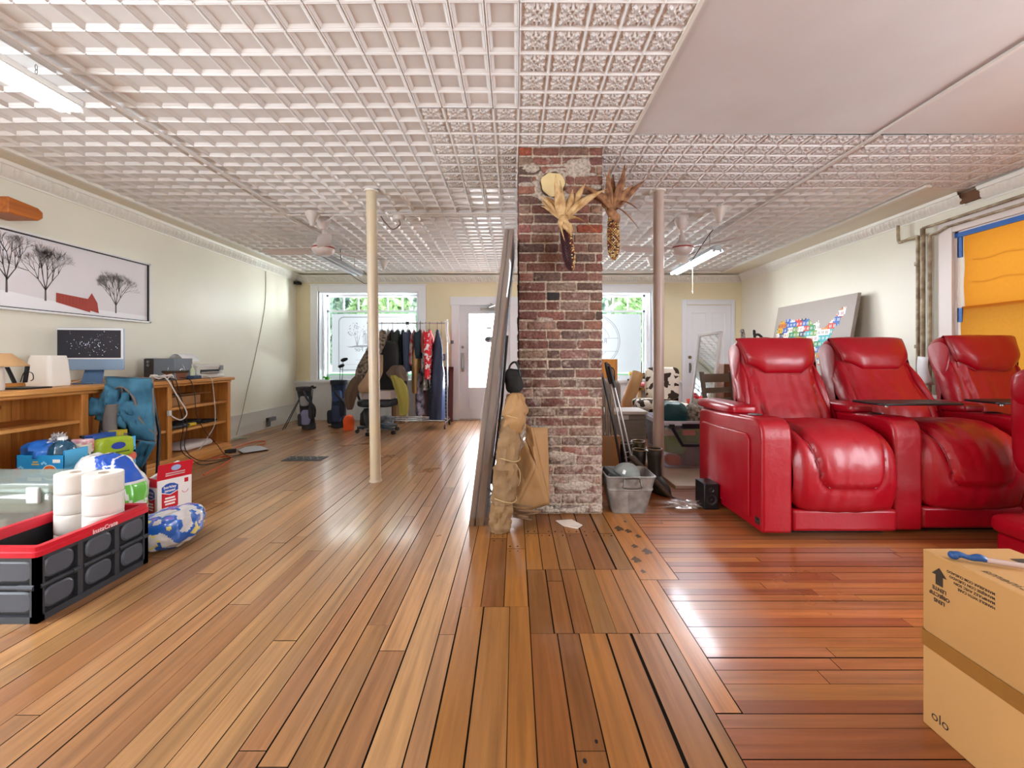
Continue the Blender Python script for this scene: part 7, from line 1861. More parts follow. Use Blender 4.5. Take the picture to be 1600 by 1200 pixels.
# ------------------------------------------------------------------ tub and the clutter right of the chimney
tu = thing('galvanised_tub', 'square galvanised metal tub with wire handles right of the chimney foot', 'tub', (0.815, 3.16, 0))
M_zinc = mat('galvanised_zinc', 'a8a49f', 0.45, metal=0.45, var=0.25, vscale=14, col2='837f7b', bump=0.1, bscale=30)
x0, x1, y0, y1 = 0.64, 0.985, 2.99, 3.29
m = MB(); rings = []
for z, o in ((0.002, 0.055), (0.17, 0.018), (0.175, 0.013), (0.186, 0.013), (0.19, 0.017), (0.262, 0.002), (0.268, -0.004), (0.275, -0.004), (0.278, 0.004), (0.268, 0.008), (0.02, 0.06)):
    rings.append([(a, b, z) for a, b in rrect(x0 + o, y0 + o, x1 - o, y1 - o, 0.035)])
m.loft(rings, True, True); m.build('body', M_zinc, tu, ang=30)
m = MB()
for k, xx in enumerate((0.755, 0.87)):
    m.tube([(xx, y0 + 0.008, 0.245), (xx, y0 - 0.012, 0.24)], 0.006)
m.tube(smooth_path([(0.757, y0 - 0.006, 0.262), (0.75, y0 - 0.02, 0.225), (0.748, y0 - 0.022, 0.205), (0.81, y0 - 0.024, 0.2), (0.872, y0 - 0.022, 0.205), (0.87, y0 - 0.02, 0.225), (0.863, y0 - 0.006, 0.262), (0.81, y0 - 0.004, 0.266), (0.757, y0 - 0.006, 0.262)], 5), 0.0055, 8)
m.build('wire_handle', mat('dark_wire', '57504a', 0.4, metal=0.8), tu)
m = MB()
for q in (0.8,): m.box(q - 0.002, y0 + 0.012, 0.02, q + 0.002, y0 + 0.05, 0.165)
m.v = [(p[0], y0 + 0.053 - 0.037 * (p[2] - 0.02) / 0.15 - (0.003 if p[1] < y0 + 0.03 else 0), p[2]) for p in m.v]
m.build('seam', M_zinc, tu, smooth=False)
m = MB().puff((0.81, 3.13, 0.255), (0.19, 0.16, 0.17), 0.9, nu=30, nv=18).puff((0.84, 3.10, 0.245), (0.12, 0.13, 0.12), 0.9)
h_ = tag(m.build('felt_beret', mat('grey_green_felt', '7f827d', 0.7), loc=(0.81, 3.13, 0.17)), 'rounded grey hat sitting in the galvanised tub', 'hat')
MB().cbox((0.772, 3.052, 0.292), (0.02, 0.012, 0.03), rx=-0.5, ry=0.5).build('white_tag', mat('white_label', 'd9d9da', 0.6), None, loc=(0.81, 3.13, 0.17)).parent = h_
h_.children[0].location = (0, 0, 0)
m = MB().cbox((0.70, 3.12, 0.26), (0.10, 0.2, 0.05), ry=0.35); tag(m.build('black_case', mat('black_case', '1b1b1d', 0.5), bevel=0.01, loc=(0.7, 3.12, 0.2)), 'black case wedged in the left side of the galvanised tub', 'case')
def pole(label, pts, r, mats, grip=None, cat='pole', name='pole'):
    o = thing(name, label, cat, pts[0])
    MB().tube(smooth_path(pts, 4), r, 10).build('shaft', mats[0], o)
    if grip:
        a, b = Vector(pts[-1]), Vector(pts[-2]); d = (b - a).normalized()
        MB().tube([a - d * 0.01, a + d * 0.03, a + d * 0.14, a + d * 0.17], [0.012, 0.017, 0.015, 0.01], 12).build('grip', mats[1], o)
        m = MB().tube(smooth_path([a, a + Vector((0.03, -0.02, -0.02)), a + Vector((0.035, -0.02, -0.1)), a + d * 0.1]), 0.005, 6); m.build('wrist_strap', M_black, o)
    return o
M_alu = mat('pole_aluminium', 'b6b4b4', 0.3, metal=0.7); M_pk = mat('pole_black', '2a2527', 0.4)
pole('slim silver trekking pole, the one closest to the chimney, black grip at the top', [(0.93, 3.43, 0.004), (0.86, 3.44, 0.45), (0.735, 3.48, 1.06)], 0.008, (M_alu, M_pk), True, 'trekking pole', 'trekking_pole')
pole('slim silver trekking pole, its red collar showing, outermost of the leaning poles', [(0.985, 3.40, 0.004), (0.90, 3.42, 0.42), (0.76, 3.46, 1.03)], 0.008, (M_alu, M_pk), True, 'trekking pole', 'trekking_pole')
pole('dark fishing rod leaning behind the trekking poles', [(0.90, 3.52, 0.004), (0.82, 3.54, 0.5), (0.72, 3.58, 0.98)], 0.011, (M_pk, M_pk), None, 'rod', 'fishing_rod')
o = thing('furled_umbrella', 'long dark brown furled umbrella sloping from the tub to the floor', 'umbrella', (1.1, 3.33, 0))
MB().tube([(0.905, 3.42, 0.325), (0.93, 3.41, 0.31), (1.17, 3.30, 0.06), (1.21, 3.285, 0.03)], [0.012, 0.026, 0.018, 0.006], 12).build('canopy', mat('umbrella_brown', '4d4039', 0.6), o)
MB().tube([(1.2, 3.285, 0.04), (1.33, 3.25, 0.006)], 0.0045, 8).build('tip', M_black, o)
o = cbx('upright carton of thin wooden slats right behind the chimney', 0.82, 3.86, 0.2, 0.2, 0.42, col=M_kraft)
for k in range(6):
    m = MB().cbox((0.76 + 0.022 * k, 3.80 + 0.02 * (k % 2), 0.5 + 0.03 * (k % 3)), (0.012, 0.04, 0.5), ry=-0.05 + 0.012 * k)
    tag(m.build('lath_stick', mat('grey_brown_slat', '8a745c', 0.7), smooth=False, loc=(0.76 + 0.022 * k, 3.8, 0.25)), 'thin grey-brown wooden lath standing in the carton behind the chimney', 'lath', 'laths standing in the carton')
def boot(label, x, y, s, rz, col, top, name='rubber_boot', lace=False):
    o = thing(name, label, 'boot', (x, y, 0), world=False, rotz=rz)
    m = MB(); rings = []
    prof = [(0.0, 0.0, 0.055, 0.135, -0.05), (0.012, 0, 0.057, 0.138, -0.05), (0.05, 0, 0.056, 0.13, -0.045), (0.085, 0, 0.05, 0.10, -0.025), (0.12, 0, 0.048, 0.066, 0.005), (0.2, 0, 0.05, 0.058, 0.01), (0.28, 0, 0.056, 0.064, 0.012), (0.335, 0, 0.058, 0.068, 0.012)]
    for z, _, rx, ry, oy in prof:
        rings.append([(rx * s * math.cos(a), oy * s + ry * s * math.sin(a), z * s + 0.014) for a in [2 * PI * q / 22 for q in range(22)]])
    m.loft(rings, True, False); m.build('upper', col, o, solid=0.005)
    m = MB().loft([[(rx * s * 1.05 * math.cos(a), -0.05 * s + ry * s * 1.03 * math.sin(a), z) for a in [2 * PI * q / 22 for q in range(22)]] for z, rx, ry in ((0.001, 0.052, 0.13), (0.018, 0.057, 0.139))]); m.build('sole', M_black, o)
    m = MB(); z = 0.335 * s + 0.012
    m.tube([(0.058 * s * math.cos(a), 0.012 * s + 0.068 * s * math.sin(a), z) for a in [2 * PI * q / 22 for q in range(22)]], 0.006, 8, closed=True); m.build('top_band', top, o)
    if lace:
        m = MB()
        for k in range(4): m.tube([(-0.03 * s, -0.055 * s, (0.14 + 0.045 * k) * s), (0.03 * s, -0.055 * s, (0.15 + 0.045 * k) * s)], 0.004, 6)
        m.build('laces', mat('white_lace', 'cfcac2', 0.6), o)
    return o
M_rub = mat('dark_green_rubber', '33302a', 0.35); M_rb2 = mat('tan_rubber_band', '7d6446', 0.45)
boot('tall dark rubber boot standing nearest the tub, tan band at its top', 1.165, 3.58, 1.0, 0.3, M_rub, M_rb2)
boot('shorter dark rubber boot beside the tall one, behind the umbrella', 1.06, 3.66, 0.92, -0.1, M_rub, M_rb2)
boot('black winter boot with white laces behind the galvanised tub', 0.975, 3.80, 1.02, 0.1, mat('black_boot', '1c1b1c', 0.5), mat('grey_fleece', '8d8884', 0.9), 'winter_boot', True)
boot('olive camouflage boot at the back of the boot group', 1.12, 3.90, 1.0, 0.0, mat('camo_rubber', '5f5a2e', 0.5, col2='2b2a18', vscale=22, detail=1), M_rb2, 'rubber_boot')
tag(crumple((1.24, 3.16, 0.03), (0.14, 0.07, 0.028), 5.0).build('clear_film', glassy('clear_film', 'f6f2ee', 0.2, 0.15, 0.08, 'ffffff'), ang=15, loc=(1.24, 3.16, 0)), 'scrap of clear plastic film on the floor before the umbrella tip', 'plastic film')
o = thing('small_speaker', 'small black speaker on the floor against the first recliner', 'speaker', (1.425, 3.2, 0))
sx0, sx1, sy, sh = 1.372, 1.478, 3.12, 0.187
MB().box(sx0, sy, 0.003, sx1, sy + 0.16, sh).build('cabinet', mat('black_vinyl', '1a191b', 0.4), o, bevel=0.006)
for nm, zz, r in (('woofer', 0.075, 0.04), ('tweeter', 0.145, 0.018)):
    m = MB().lathe([(r, 0.0), (r, 0.004), (r * 0.85, 0.004), (r * 0.4, -0.006), (r * 0.3, -0.002), (0, 0.001)], (0, 0, 0), 28, caps=False)
    m.v = [((sx0 + sx1) / 2 + p[0], sy - 0.001 - p[2], zz + p[1]) for p in m.v]; m.build(nm, mat('speaker_cone', '2e2d30', 0.35), o)

# low platform with the clear tote of bedding
tag(MB().box(1.35, 3.62, 0.0, 2.9, 5.05, 0.028).build('floor_board', mat('pale_floor_board', 'cbb8a4', 0.4, var=0.1, vscale=3), bevel=0.003, loc=(2, 4.3, 0)), 'pale flat board laid on the floor under the clear bedding tote', 'board')
to = thing('storage_tote', 'big clear storage tote with dark latch handle full of bedding beside the right post', 'tote', (1.7, 4.5, 0.03))
tx0, tx1, ty0, ty1, tz = 1.425, 1.99, 4.15, 4.80, 0.495
m = MB(); rings = []
for z, o_ in ((0.032, 0.045), (0.2, 0.03), (0.40, 0.012), (0.405, 0.004), (0.46, 0.0)):
    rings.append([(a, b, z) for a, b in rrect(tx0 + o_, ty0 + o_, tx1 - o_, ty1 - o_, 0.05)])
m.loft(rings, True, False); m.build('body', glassy('milky_clear_plastic', 'f2f3fa', 0.1, 0.12, 0.10, 'f4f4ff'), to, solid=0.003)
m = MB(); rings = []
for z, o_ in ((0.455, 0.0), (0.455, -0.022), (0.485, -0.024), (tz, -0.018), (tz, 0.002)):
    rings.append([(a, b, z) for a, b in rrect(tx0 + o_, ty0 + o_, tx1 - o_, ty1 - o_, 0.05)])
m.loft(rings, False, False); m.build('rim', mat('milky_rim', 'dfe1ee', 0.35, transl=0.3), to)
m = MB(); yy = ty0 - 0.035
m.tube([(1.50, yy, 0.44), (1.60, yy - 0.005, 0.27), (1.80, yy - 0.005, 0.27), (1.90, yy, 0.44)], 0.017, 10).cbox((1.50, yy + 0.012, 0.45), (0.05, 0.03, 0.035)).cbox((1.70, yy + 0.012, 0.45), (0.2, 0.035, 0.045)).cbox((1.90, yy + 0.012, 0.45), (0.05, 0.03, 0.035))
m.build('latch_handle', mat('plum_black_plastic', '2b2530', 0.4), to)
MB().cbox((1.675, ty0 - 0.008, 0.385), (0.12, 0.006, 0.05)).build('price_label', mat('pink_label', 'cf8f88', 0.5), to, smooth=False)
def blob(name, label, cat, col, c, d, e=0.6, amp=0.02, fr=9, seed=0, rz=0, ry=0, rx=0):
    m = MB().puff(c, d, e, nu=32, nv=20, amp=amp, fr=fr, seed=seed, rz=rz, ry=ry, rx=rx)
    return tag(m.build(name, col, loc=(c[0], c[1], c[2] - d[2] / 2)), label, cat)
M_teal = mat('teal_nylon', '0f4b50', 0.4, bump=0.9, bscale=14, stretch=(1, 1, 3))
blob('sleeping_bag', 'teal quilted sleeping bag rolled on top of the clear tote', 'sleeping bag', M_teal, (1.60, 4.38, 0.52), (0.27, 0.3, 0.28), 0.75, 0.014, 14, 2)
M_lpd = mat('beige_black_pattern', 'b3a794', 0.8, col2='2c2725', vscale=30, detail=2)
blob('patterned_cushion', 'beige and black patterned cushion leaning at the right side of the clear tote', 'cushion', M_lpd, (1.83, 4.40, 0.51), (0.2, 0.2, 0.22), 0.5, 0.01, 9, 5, ry=0.5)
blob('green_cloth', 'lime green cloth pressed against the front of the clear tote', 'cloth', mat('lime_cloth', '7fae4a', 0.8), (1.57, 4.27, 0.24), (0.2, 0.14, 0.17), 0.5, 0.02, 9, 6)
blob('orange_cloth', 'orange-red cloth in the bottom left of the clear tote', 'cloth', mat('orange_red_cloth', 'e2532f', 0.8), (1.56, 4.24, 0.10), (0.15, 0.1, 0.11), 0.6, 0.012, 10, 7)
blob('dark_cloth', 'dark plum blanket filling the bottom of the clear tote', 'blanket', mat('dark_plum_cloth', '5a4650', 0.85), (1.79, 4.32, 0.13), (0.28, 0.24, 0.19), 0.4, 0.012, 9, 8)
blob('green_cushion', 'pale green cushion behind the latch handle of the clear tote', 'cushion', mat('pale_green_cloth', '93b05c', 0.8), (1.80, 4.36, 0.32), (0.28, 0.26, 0.17), 0.5, 0.012, 9, 9)

# ladder-back chair behind the first recliner
def slat_chair(x, y):
    o = thing('dining_chair', 'grey-brown ladder-back dining chair with a dark blue seat behind the first recliner', 'chair', (x, y, 0.03), world=False, rotz=0.35)
    W = mat('grey_brown_wood', '6d6154', 0.5); w_ = 0.4
    for sx in (-1, 1):
        MB().loft([[(sx * w_ / 2 + a, 0.40 + b + k, z) for a, b in ((-0.018, -0.018), (0.018, -0.018), (0.018, 0.018), (-0.018, 0.018))] for z, k in ((0, 0.04), (0.45, 0.0), (0.93, 0.08))]).build('back_leg', W, o, smooth=False, bevel=0.004)
        MB().box(sx * w_ / 2 - 0.018, 0.0, 0, sx * w_ / 2 + 0.018, 0.036, 0.44).build('front_leg', W, o, smooth=False, bevel=0.004)
    for z in (0.62, 0.73, 0.86):
        MB().cbox((0, 0.42 + 0.16 * (z - 0.45), z), (w_ - 0.03, 0.016, 0.06 if z < 0.8 else 0.09), rx=-0.12).build('slat', W, o, smooth=False, bevel=0.004)
    MB().box(-w_ / 2, 0.0, 0.4, w_ / 2, 0.42, 0.44).build('seat_frame', W, o, smooth=False)
    MB().puff((0, 0.2, 0.47), (w_, 0.4, 0.07), 0.35, 0.6).build('seat_pad', mat('navy_seat', '24304f', 0.8), o)
slat_chair(2.32, 4.16)

# cow print chair
ch_ = thing('dining_chair', 'upright dining chair covered in brown and white cow print beyond the right post', 'chair', (2.02, 5.7, 0))
M_cow = mat('cow_print', 'e6dccb', 0.85, col2='3a2a20', vscale=11, detail=1.0)
_n = [n for n in M_cow.node_tree.nodes if n.type == 'MAP_RANGE'][0]; _n.inputs[1].default_value = 0.53; _n.inputs[2].default_value = 0.55
M_dw = mat('dark_brown_wood', '4a3628', 0.5)
for xx, yy, hh in ((1.82, 5.5, 0.42), (2.22, 5.5, 0.42), (1.82, 5.92, 0.42), (2.22, 5.92, 0.42)):
    MB().box(xx - 0.02, yy - 0.02, 0, xx + 0.02, yy + 0.02, hh + 0.14 * (yy > 5.7)).build('leg', M_dw, ch_, smooth=False, bevel=0.003)
MB().box(1.8, 5.48, 0.37, 2.24, 5.94, 0.42).build('seat_rail', M_dw, ch_, smooth=False)
MB().puff((2.02, 5.7, 0.47), (0.46, 0.46, 0.12), 0.3, 0.5, nu=36).build('seat', M_cow, ch_)
MB().puff((2.02, 5.92, 0.76), (0.46, 0.1, 0.44), 0.3, 0.3, nu=36, nv=24).build('backrest', M_cow, ch_)
MB().box(1.8, 5.9, 0.5, 2.24, 5.935, 0.56).build('back_rail', M_dw, ch_, smooth=False)
fs_ = thing('footstool', 'cow print footstool by the leaning frames, left of the right post', 'stool', (1.62, 5.55, 0))
MB().puff((1.66, 5.5, 0.52), (0.3, 0.3, 0.14), 0.4, 0.6).build('seat', M_cow, fs_)
for xx, yy in ((1.56, 5.4), (1.76, 5.4), (1.56, 5.6), (1.76, 5.6)): MB().box(xx - 0.018, yy - 0.018, 0, xx + 0.018, yy + 0.018, 0.47).build('leg', M_dw, fs_, smooth=False)
o = thing('orange_bucket', 'bright orange bucket on the floor beside the cow print chair', 'bucket', (2.36, 5.45, 0))
MB().lathe([(0, 0.003), (0.12, 0.003), (0.145, 0.55), (0.152, 0.56), (0.14, 0.56), (0.115, 0.02), (0, 0.02)], (2.27 + 0.12, 5.62, 0), 30).build('pail', mat('orange_plastic', 'e8481f', 0.4), o)
MB().tube([(2.39 + 0.15 * math.cos(a), 5.60 - 0.03 * math.sin(a), 0.54 - 0.16 * math.sin(a)) for a in [PI * q / 14 for q in range(15)]], 0.004, 6).build('bail_handle', M_steel, o)

# white framed mirror leaning to the right
mi_ = thing('leaning_mirror', 'tall white framed mirror leaning in front of the corner door', 'mirror', (2.05, 4.95, 0.03))
BL, TL = Vector((1.99, 5.02, 0.03)), Vector((2.235, 5.20, 1.385)); UP = (TL - BL); AC = Vector((0.12, -0.32, 0.0)); AC = AC - UP * AC.dot(UP) / UP.length_squared
NN = UP.cross(AC).normalized()
if NN.x > 0: NN = -NN
q3 = lambda u, v, d: BL + AC * u + UP * v + NN * d
m = MB()
for u0, u1, v0, v1 in ((0, 1, 0, 0.022), (0, 1, 0.978, 1), (0, 0.085, 0, 1), (0.915, 1, 0, 1)):
    m.add([q3(u, v, d) for d in (0, 0.03) for v in (v0, v1) for u in (u0, u1)], [(0, 1, 3, 2), (4, 6, 7, 5), (0, 4, 5, 1), (2, 3, 7, 6), (0, 2, 6, 4), (1, 5, 7, 3)])
m.build('frame', mat('mirror_frame_white', 'eef0f2', 0.35), mi_, smooth=False)
m = MB().quad(q3(0.06, 0.015, 0.02), q3(0.94, 0.015, 0.02), q3(0.94, 0.985, 0.02), q3(0.06, 0.985, 0.02)); m.build('mirror_glass', mat('mirror', 'e8ecee', 0.02, metal=1.0), mi_, smooth=False, fix=False)
m = MB().quad(q3(0.03, 0.01, 0.008), q3(0.97, 0.01, 0.008), q3(0.97, 0.99, 0.008), q3(0.03, 0.99, 0.008)); m.build('backing', M_kraft, mi_, smooth=False, fix=False)

# storage and boxes between chimney and window
o = thing('deck_box', 'ridged taupe storage chest with a pale lid behind the tub and boots', 'chest', (1.18, 4.75, 0))
x0, x1, y0, y1, zt = 0.92, 1.40, 4.6, 4.95, 0.50
M_db = mat('taupe_plastic', '8d857b', 0.5)
m = MB().box(x0 + 0.01, y0 + 0.01, 0.0, x1 - 0.01, y1 - 0.01, zt)
for k in range(11): m.box(x0, y0, 0.03 + 0.042 * k, x1, y1, 0.06 + 0.042 * k)
m.build('body', M_db, o, smooth=False); MB().prism(rrect(x0 - 0.02, y0 - 0.02, x1 + 0.02, y1 + 0.02, 0.02), lambda a, b, d: (a, b, d), zt + 0.001, zt + 0.035).build('lid', mat('pale_taupe_lid', 'cfc9c2', 0.5), o, bevel=0.006)
MB().cbox(((x0 + x1) / 2, y0 - 0.012, zt - 0.03), (0.1, 0.02, 0.05)).build('clasp', mat('pale_clasp', 'c9c2b8', 0.5), o, bevel=0.004)
blob('taupe_armchair_back', 'taupe upholstered armchair showing only its squarish back behind the chimney', 'armchair', mat('taupe_fabric', '7d6f63', 0.8), (0.98, 5.45, 0.42), (0.62, 0.5, 0.84), 0.2, 0.004, 5, 1)
tag(MB().box(0.95, 5.76, 0.0, 1.37, 5.79, 1.09).build('wooden_board', pine('orange_wood_panel', 'c9822e', 'b06a20', (20, 20, 1.5)), bevel=0.003, loc=(1.2, 5.77, 0)), 'upright orange-brown wooden board behind the taupe armchair', 'board')
m = MB().tube([(1.36, 5.90, 0.03), (1.72, 6.0, 0.90)], 0.085, 20); m.tube([(1.719, 5.9998, 0.898), (1.722, 6.0006, 0.905)], 0.07, 20, 1)
tag(m.build('paper_roll', [M_kp2, mat('dark_inside', '6d5236', 0.9)], loc=(1.36, 5.9, 0)), 'thick roll of brown paper leaning below the right window', 'roll')
fr = thing('stacked_frame', 'pale wooden picture frame leaning under the right window', 'frame', (1.98, 6.5, 0))
for k, (xx, c_, lab) in enumerate(((1.86, 'c9a873', None),)):
    m = MB()
    for a0, a1, z0, z1 in ((0, 0.5, 0, 0.04), (0, 0.5, 0.62, 0.66), (0, 0.04, 0, 0.66), (0.46, 0.5, 0, 0.66)): m.box(xx + a0, 6.5, z0, xx + a1, 6.53, z1)
    m.build('moulding', mat('pale_frame_wood', c_, 0.5), fr, smooth=False); MB().box(xx + 0.03, 6.515, 0.03, xx + 0.47, 6.525, 0.63).build('grey_backing', mat('grey_board', '8a8580', 0.7), fr, smooth=False)
blob('net_bag', 'pink and red net bag lying on the frames under the right window', 'bag', mat('pink_red_net', 'e0566a', 0.6, col2='e8a0a0', vscale=18), (2.03, 6.52, 0.70), (0.34, 0.2, 0.08), 0.8, 0.015, 12, 3)
dr = thing('cordless_drill', 'yellow and black cordless drill lying on the right window sill', 'drill', (2.12, 7.62, 0.71))
MB().tube([(2.02, 7.61, 0.83), (2.18, 7.61, 0.83)], 0.035, 14).build('housing', mat('drill_yellow', 'e0b81c', 0.4), dr)
MB().tube([(2.18, 7.61, 0.83), (2.23, 7.61, 0.83), (2.3, 7.61, 0.83)], [0.028, 0.022, 0.008], 12).build('chuck', M_black, dr)
MB().cbox((2.06, 7.61, 0.765), (0.05, 0.045, 0.1), ry=0.15).cbox((2.05, 7.61, 0.72), (0.12, 0.07, 0.035)).build('grip_and_battery', M_black, dr, bevel=0.006)
tag(MB().box(2.5, 5.15, 0.0, 2.95, 5.55, 1.03).build('side_cabinet', mat('red_brown_wood', '8a5a41', 0.5, stretch=(20, 20, 2), col2='6f4632', vscale=1), bevel=0.005, loc=(2.7, 5.3, 0)), 'brown wooden cabinet edge showing between mirror and first recliner', 'cabinet')
pole('black and white patterned stick standing up behind the first recliner', [(2.62, 4.72, 0.03), (2.50, 4.70, 1.25), (2.47, 4.69, 1.40)], 0.022, (mat('patterned_stick', '28262a', 0.5, col2='b8b3ae', vscale=40),), None, 'stick', 'walking_stick')
pole('black hooked cane handle just right of the patterned stick', [(2.72, 4.74, 0.03), (2.62, 4.70, 1.30), (2.61, 4.69, 1.345), (2.65, 4.69, 1.36), (2.69, 4.69, 1.33)], 0.014, (M_black,), None, 'cane', 'walking_cane')

# sideboard and the licence plate map
sb = thing('sideboard', 'low dark sideboard behind the recliners under the map canvas', 'sideboard', (3.72, 5.7, 0))
MB().box(3.42, 4.88, 0.05, 4.0, 6.5, 0.86).build('body', M_dw, sb, bevel=0.004)
MB().box(3.40, 4.86, 0.861, 4.02, 6.52, 0.885).build('top', M_dw, sb, bevel=0.004)
cv = thing('map_canvas', 'large canvas of a country map made of colourful number plates leaning on the right wall', 'canvas', (3.8, 5.65, 0.89))
cy0, cy1, cz0, cz1 = 4.93, 6.42, 0.89, 1.855
def cvf(u, v, d): return Vector((3.76 + 0.17 * v - d, cy1 - (cy1 - cy0) * u, cz0 + (cz1 - cz0) * v))
m = MB().loft([[cvf(0, 0, 0), cvf(1, 0, 0), cvf(1, 1, 0), cvf(0, 1, 0)], [cvf(0, 0, -0.04), cvf(1, 0, -0.04), cvf(1, 1, -0.04), cvf(0, 1, -0.04)]])
m.build('stretched_canvas', mat('warm_grey_canvas', '9d948d', 0.6), cv, smooth=False)
usa = [(0.06, 0.70), (0.09, 0.78), (0.2, 0.79), (0.45, 0.77), (0.5, 0.76), (0.53, 0.7), (0.58, 0.68), (0.62, 0.72), (0.64, 0.62), (0.7, 0.60), (0.74, 0.66), (0.80, 0.72), (0.85, 0.84), (0.90, 0.86), (0.91, 0.78), (0.87, 0.72), (0.86, 0.64), (0.82, 0.6), (0.79, 0.5), (0.80, 0.44), (0.73, 0.32), (0.74, 0.2), (0.71, 0.1), (0.68, 0.22), (0.6, 0.24), (0.54, 0.2), (0.44, 0.22), (0.39, 0.08), (0.33, 0.2), (0.25, 0.22), (0.13, 0.3), (0.07, 0.45), (0.04, 0.58)]
def inpoly(x, y):
    c = False
    for i in range(len(usa)):
        x0_, y0_ = usa[i]; x1_, y1_ = usa[i - 1]
        if (y0_ > y) != (y1_ > y) and x < (x1_ - x0_) * (y - y0_) / (y1_ - y0_) + x0_: c = not c
    return c
pc = ['e7e4dc', '1e7f52', 'd9a928', '2f5fa8', 'c0392b', 'e8e2d2', 'd7dbe2', '6a8f4a', 'c97e34', 'f0ede4', '2d3b57', '39a0a8']
pm = [mat('plate_' + h, h, 0.4) for h in pc] + [mat('plate_ink', '26262b', 0.5), mat('plate_ink_red', '9a2e26', 0.5)]
m = MB(); r = random.Random(31); U, V = 66, 54
cell = {}
for i in range(U):
    for j in range(V):
        u, v = (i + 0.5) / U, (j + 0.5) / V
        if not inpoly(u, v): continue
        key = (int((i + 2 * (j // 4)) / 5), j // 4)
        if key not in cell: cell[key] = (r.randrange(12), r.randrange(12, 14))
        m.quad(*[tuple(cvf(a / U, b / V, 0.003)) for a, b in ((i, j), (i + 1, j), (i + 1, j + 1), (i, j + 1))], mi=cell[key][0])
        if j % 4 in (1, 2) and (i * 7 + j // 4) % 3:
            m.quad(*[tuple(cvf(a / U, b / V, 0.0045)) for a, b in ((i + 0.15, j), (i + 0.6, j), (i + 0.6, j + 0.9), (i + 0.15, j + 0.9))], mi=cell[key][1] if cell[key][0] in (0, 2, 5, 6, 8, 9) else 0)
m.build('plate_map', pm, cv, smooth=False, fix=False)
m = MB(); rings = []
for i in range(9):
    t = i / 8; rings.append([(XR - 0.10 - 0.03 * math.sin(3 * t), 4.22 - 0.05 * t, 1.12 - 0.28 * t), (XR - 0.105 - 0.03 * math.sin(3 * t + 0.5), 4.09 - 0.03 * t, 1.11 - 0.26 * t)])
m.loft(rings, open_=True)
tag(m.build('paper_strip', mat('white_paper', 'f1f0f2', 0.7), solid=0.0015, fix=False, loc=(XR - 0.1, 4.15, 0.85)), 'curling strip of white paper hanging on the pipes behind the recliners', 'paper')

# ------------------------------------------------------------------ orange shade and blue tape at the side window
y0, y1, z0, z1 = SW
M_shade = mat('orange_woven_cloth', 'd98a2e', 0.8, col2='b8681a', vscale=45, transl=0.88, detail=3)
sh = thing('window_shade', 'orange woven cloth shade covering the side window behind the recliners', 'window shade', (XR, 3.1, z0))
def shf(y, z, o): return (XR + 0.03 - o + 0.006 * math.sin(y * 9) + 0.004 * math.sin(z * 17), y, z)
m = MB().grid(lambda u, v: shf(y0 + 0.035 + (y1 - y0 - 0.09) * u, 1.55 + (z1 - 0.03 - 1.55) * v, 0), 40, 40); m.build('cloth', M_shade, sh, fix=False)
m = MB().grid(lambda u, v: shf(y0 + 0.035 + (y1 - y0 - 0.08) * u, z0 + 0.02 + (1.57 - z0 - 0.02) * v, 0.018), 40, 30); m.build('lower_cloth', mat('orange_woven_dimmed', 'c98430', 0.8, col2='a8621c', vscale=45, transl=0.85, detail=3), sh, fix=False)  # single layer, coloured darker to imitate less light passing a doubled cloth
m = MB()
for zz in (1.78, 1.98): m.tube([shf(y0 + 0.04 + 0.05 * i, zz + 0.01 * math.sin(i), -0.006) for i in range(33)], 0.002, 6)
m.build('seam_cord', mat('brown_seam', 'b06a20', 0.8), sh)
M_btape = mat('blue_masking_tape', '1f5da8', 0.5)
m = MB().box(XR - 0.004, y0, z1 - 0.055, XR + 0.012, y1 - 0.0, z1 - 0.012)
tag(m.build('blue_tape', M_btape, smooth=False, loc=(XR, 3.1, z1)), 'long blue masking tape strip along the top of the orange shade', 'tape', 'blue tape round the shade')
for a, b, lab in ((2.02, z1 - 0.056, 'blue masking tape strip at the upper corner of the orange shade'), (1.43, 1.56, 'short blue masking tape piece at mid height beside the orange shade')):
    m = MB().box(XR + 0.0, y1 - 0.06, a, XR + 0.012, y1 - 0.02, b)
    tag(m.build('blue_tape', M_btape, smooth=False, loc=(XR, y1, a)), lab, 'tape', 'blue tape round the shade')

# ------------------------------------------------------------------ cardboard carton in the right foreground
bx = thing('carton', 'large brown cardboard carton with printed lens markings in the right foreground', 'carton', (1.36, 0.95, 0))
X0, X1, Y0, Y1, ZB = 1.235, 1.50, 0.58, 1.305, 0.524
M_cb = mat('tan_corrugated_card', 'b98a52', 0.72, bump=0.12, bscale=18, var=0.08, vscale=3, stretch=(1, 1, 1))
m = MB(); rings = []
for z, o_ in ((0.0, 0.0), (0.27, 0.0), (0.278, 0.004), (0.288, 0.0), (ZB, 0.0)):
    rings.append([(a, b, z) for a, b in rrect(X0 + o_, Y0 + o_, X1 - o_, Y1 - o_, 0.006, 3)])
m.loft(rings); m.build('body', M_cb, bx, ang=30, bevel=0.003)
m = MB().box(X0 - 0.0012, Y0 + 0.0, 0.236, X0 + 0.0004, Y1 + 0.0, 0.282).box(X0, Y1 - 0.001, 0.236, X0 + 0.09, Y1 + 0.0012, 0.282)
m.build('packing_tape', mat('glossy_brown_tape', '8a5e2a', 0.18, coat=0.5, bump=0.25, bscale=22), bx, smooth=False)
M_ink = mat('dark_brown_ink', '33271d', 0.7)
xf = X0 - 0.0008
yc, zc_ = 1.252, 0.464
m = MB().poly([(xf, yc + a, zc_ + b) for a, b in ((0, 0.026), (0.0225, 0.002), (0.011, 0.002), (0.011, -0.026), (-0.011, -0.026), (-0.011, 0.002), (-0.0225, 0.002))])
m.build('arrow_print', M_ink, bx, smooth=False, fix=False)
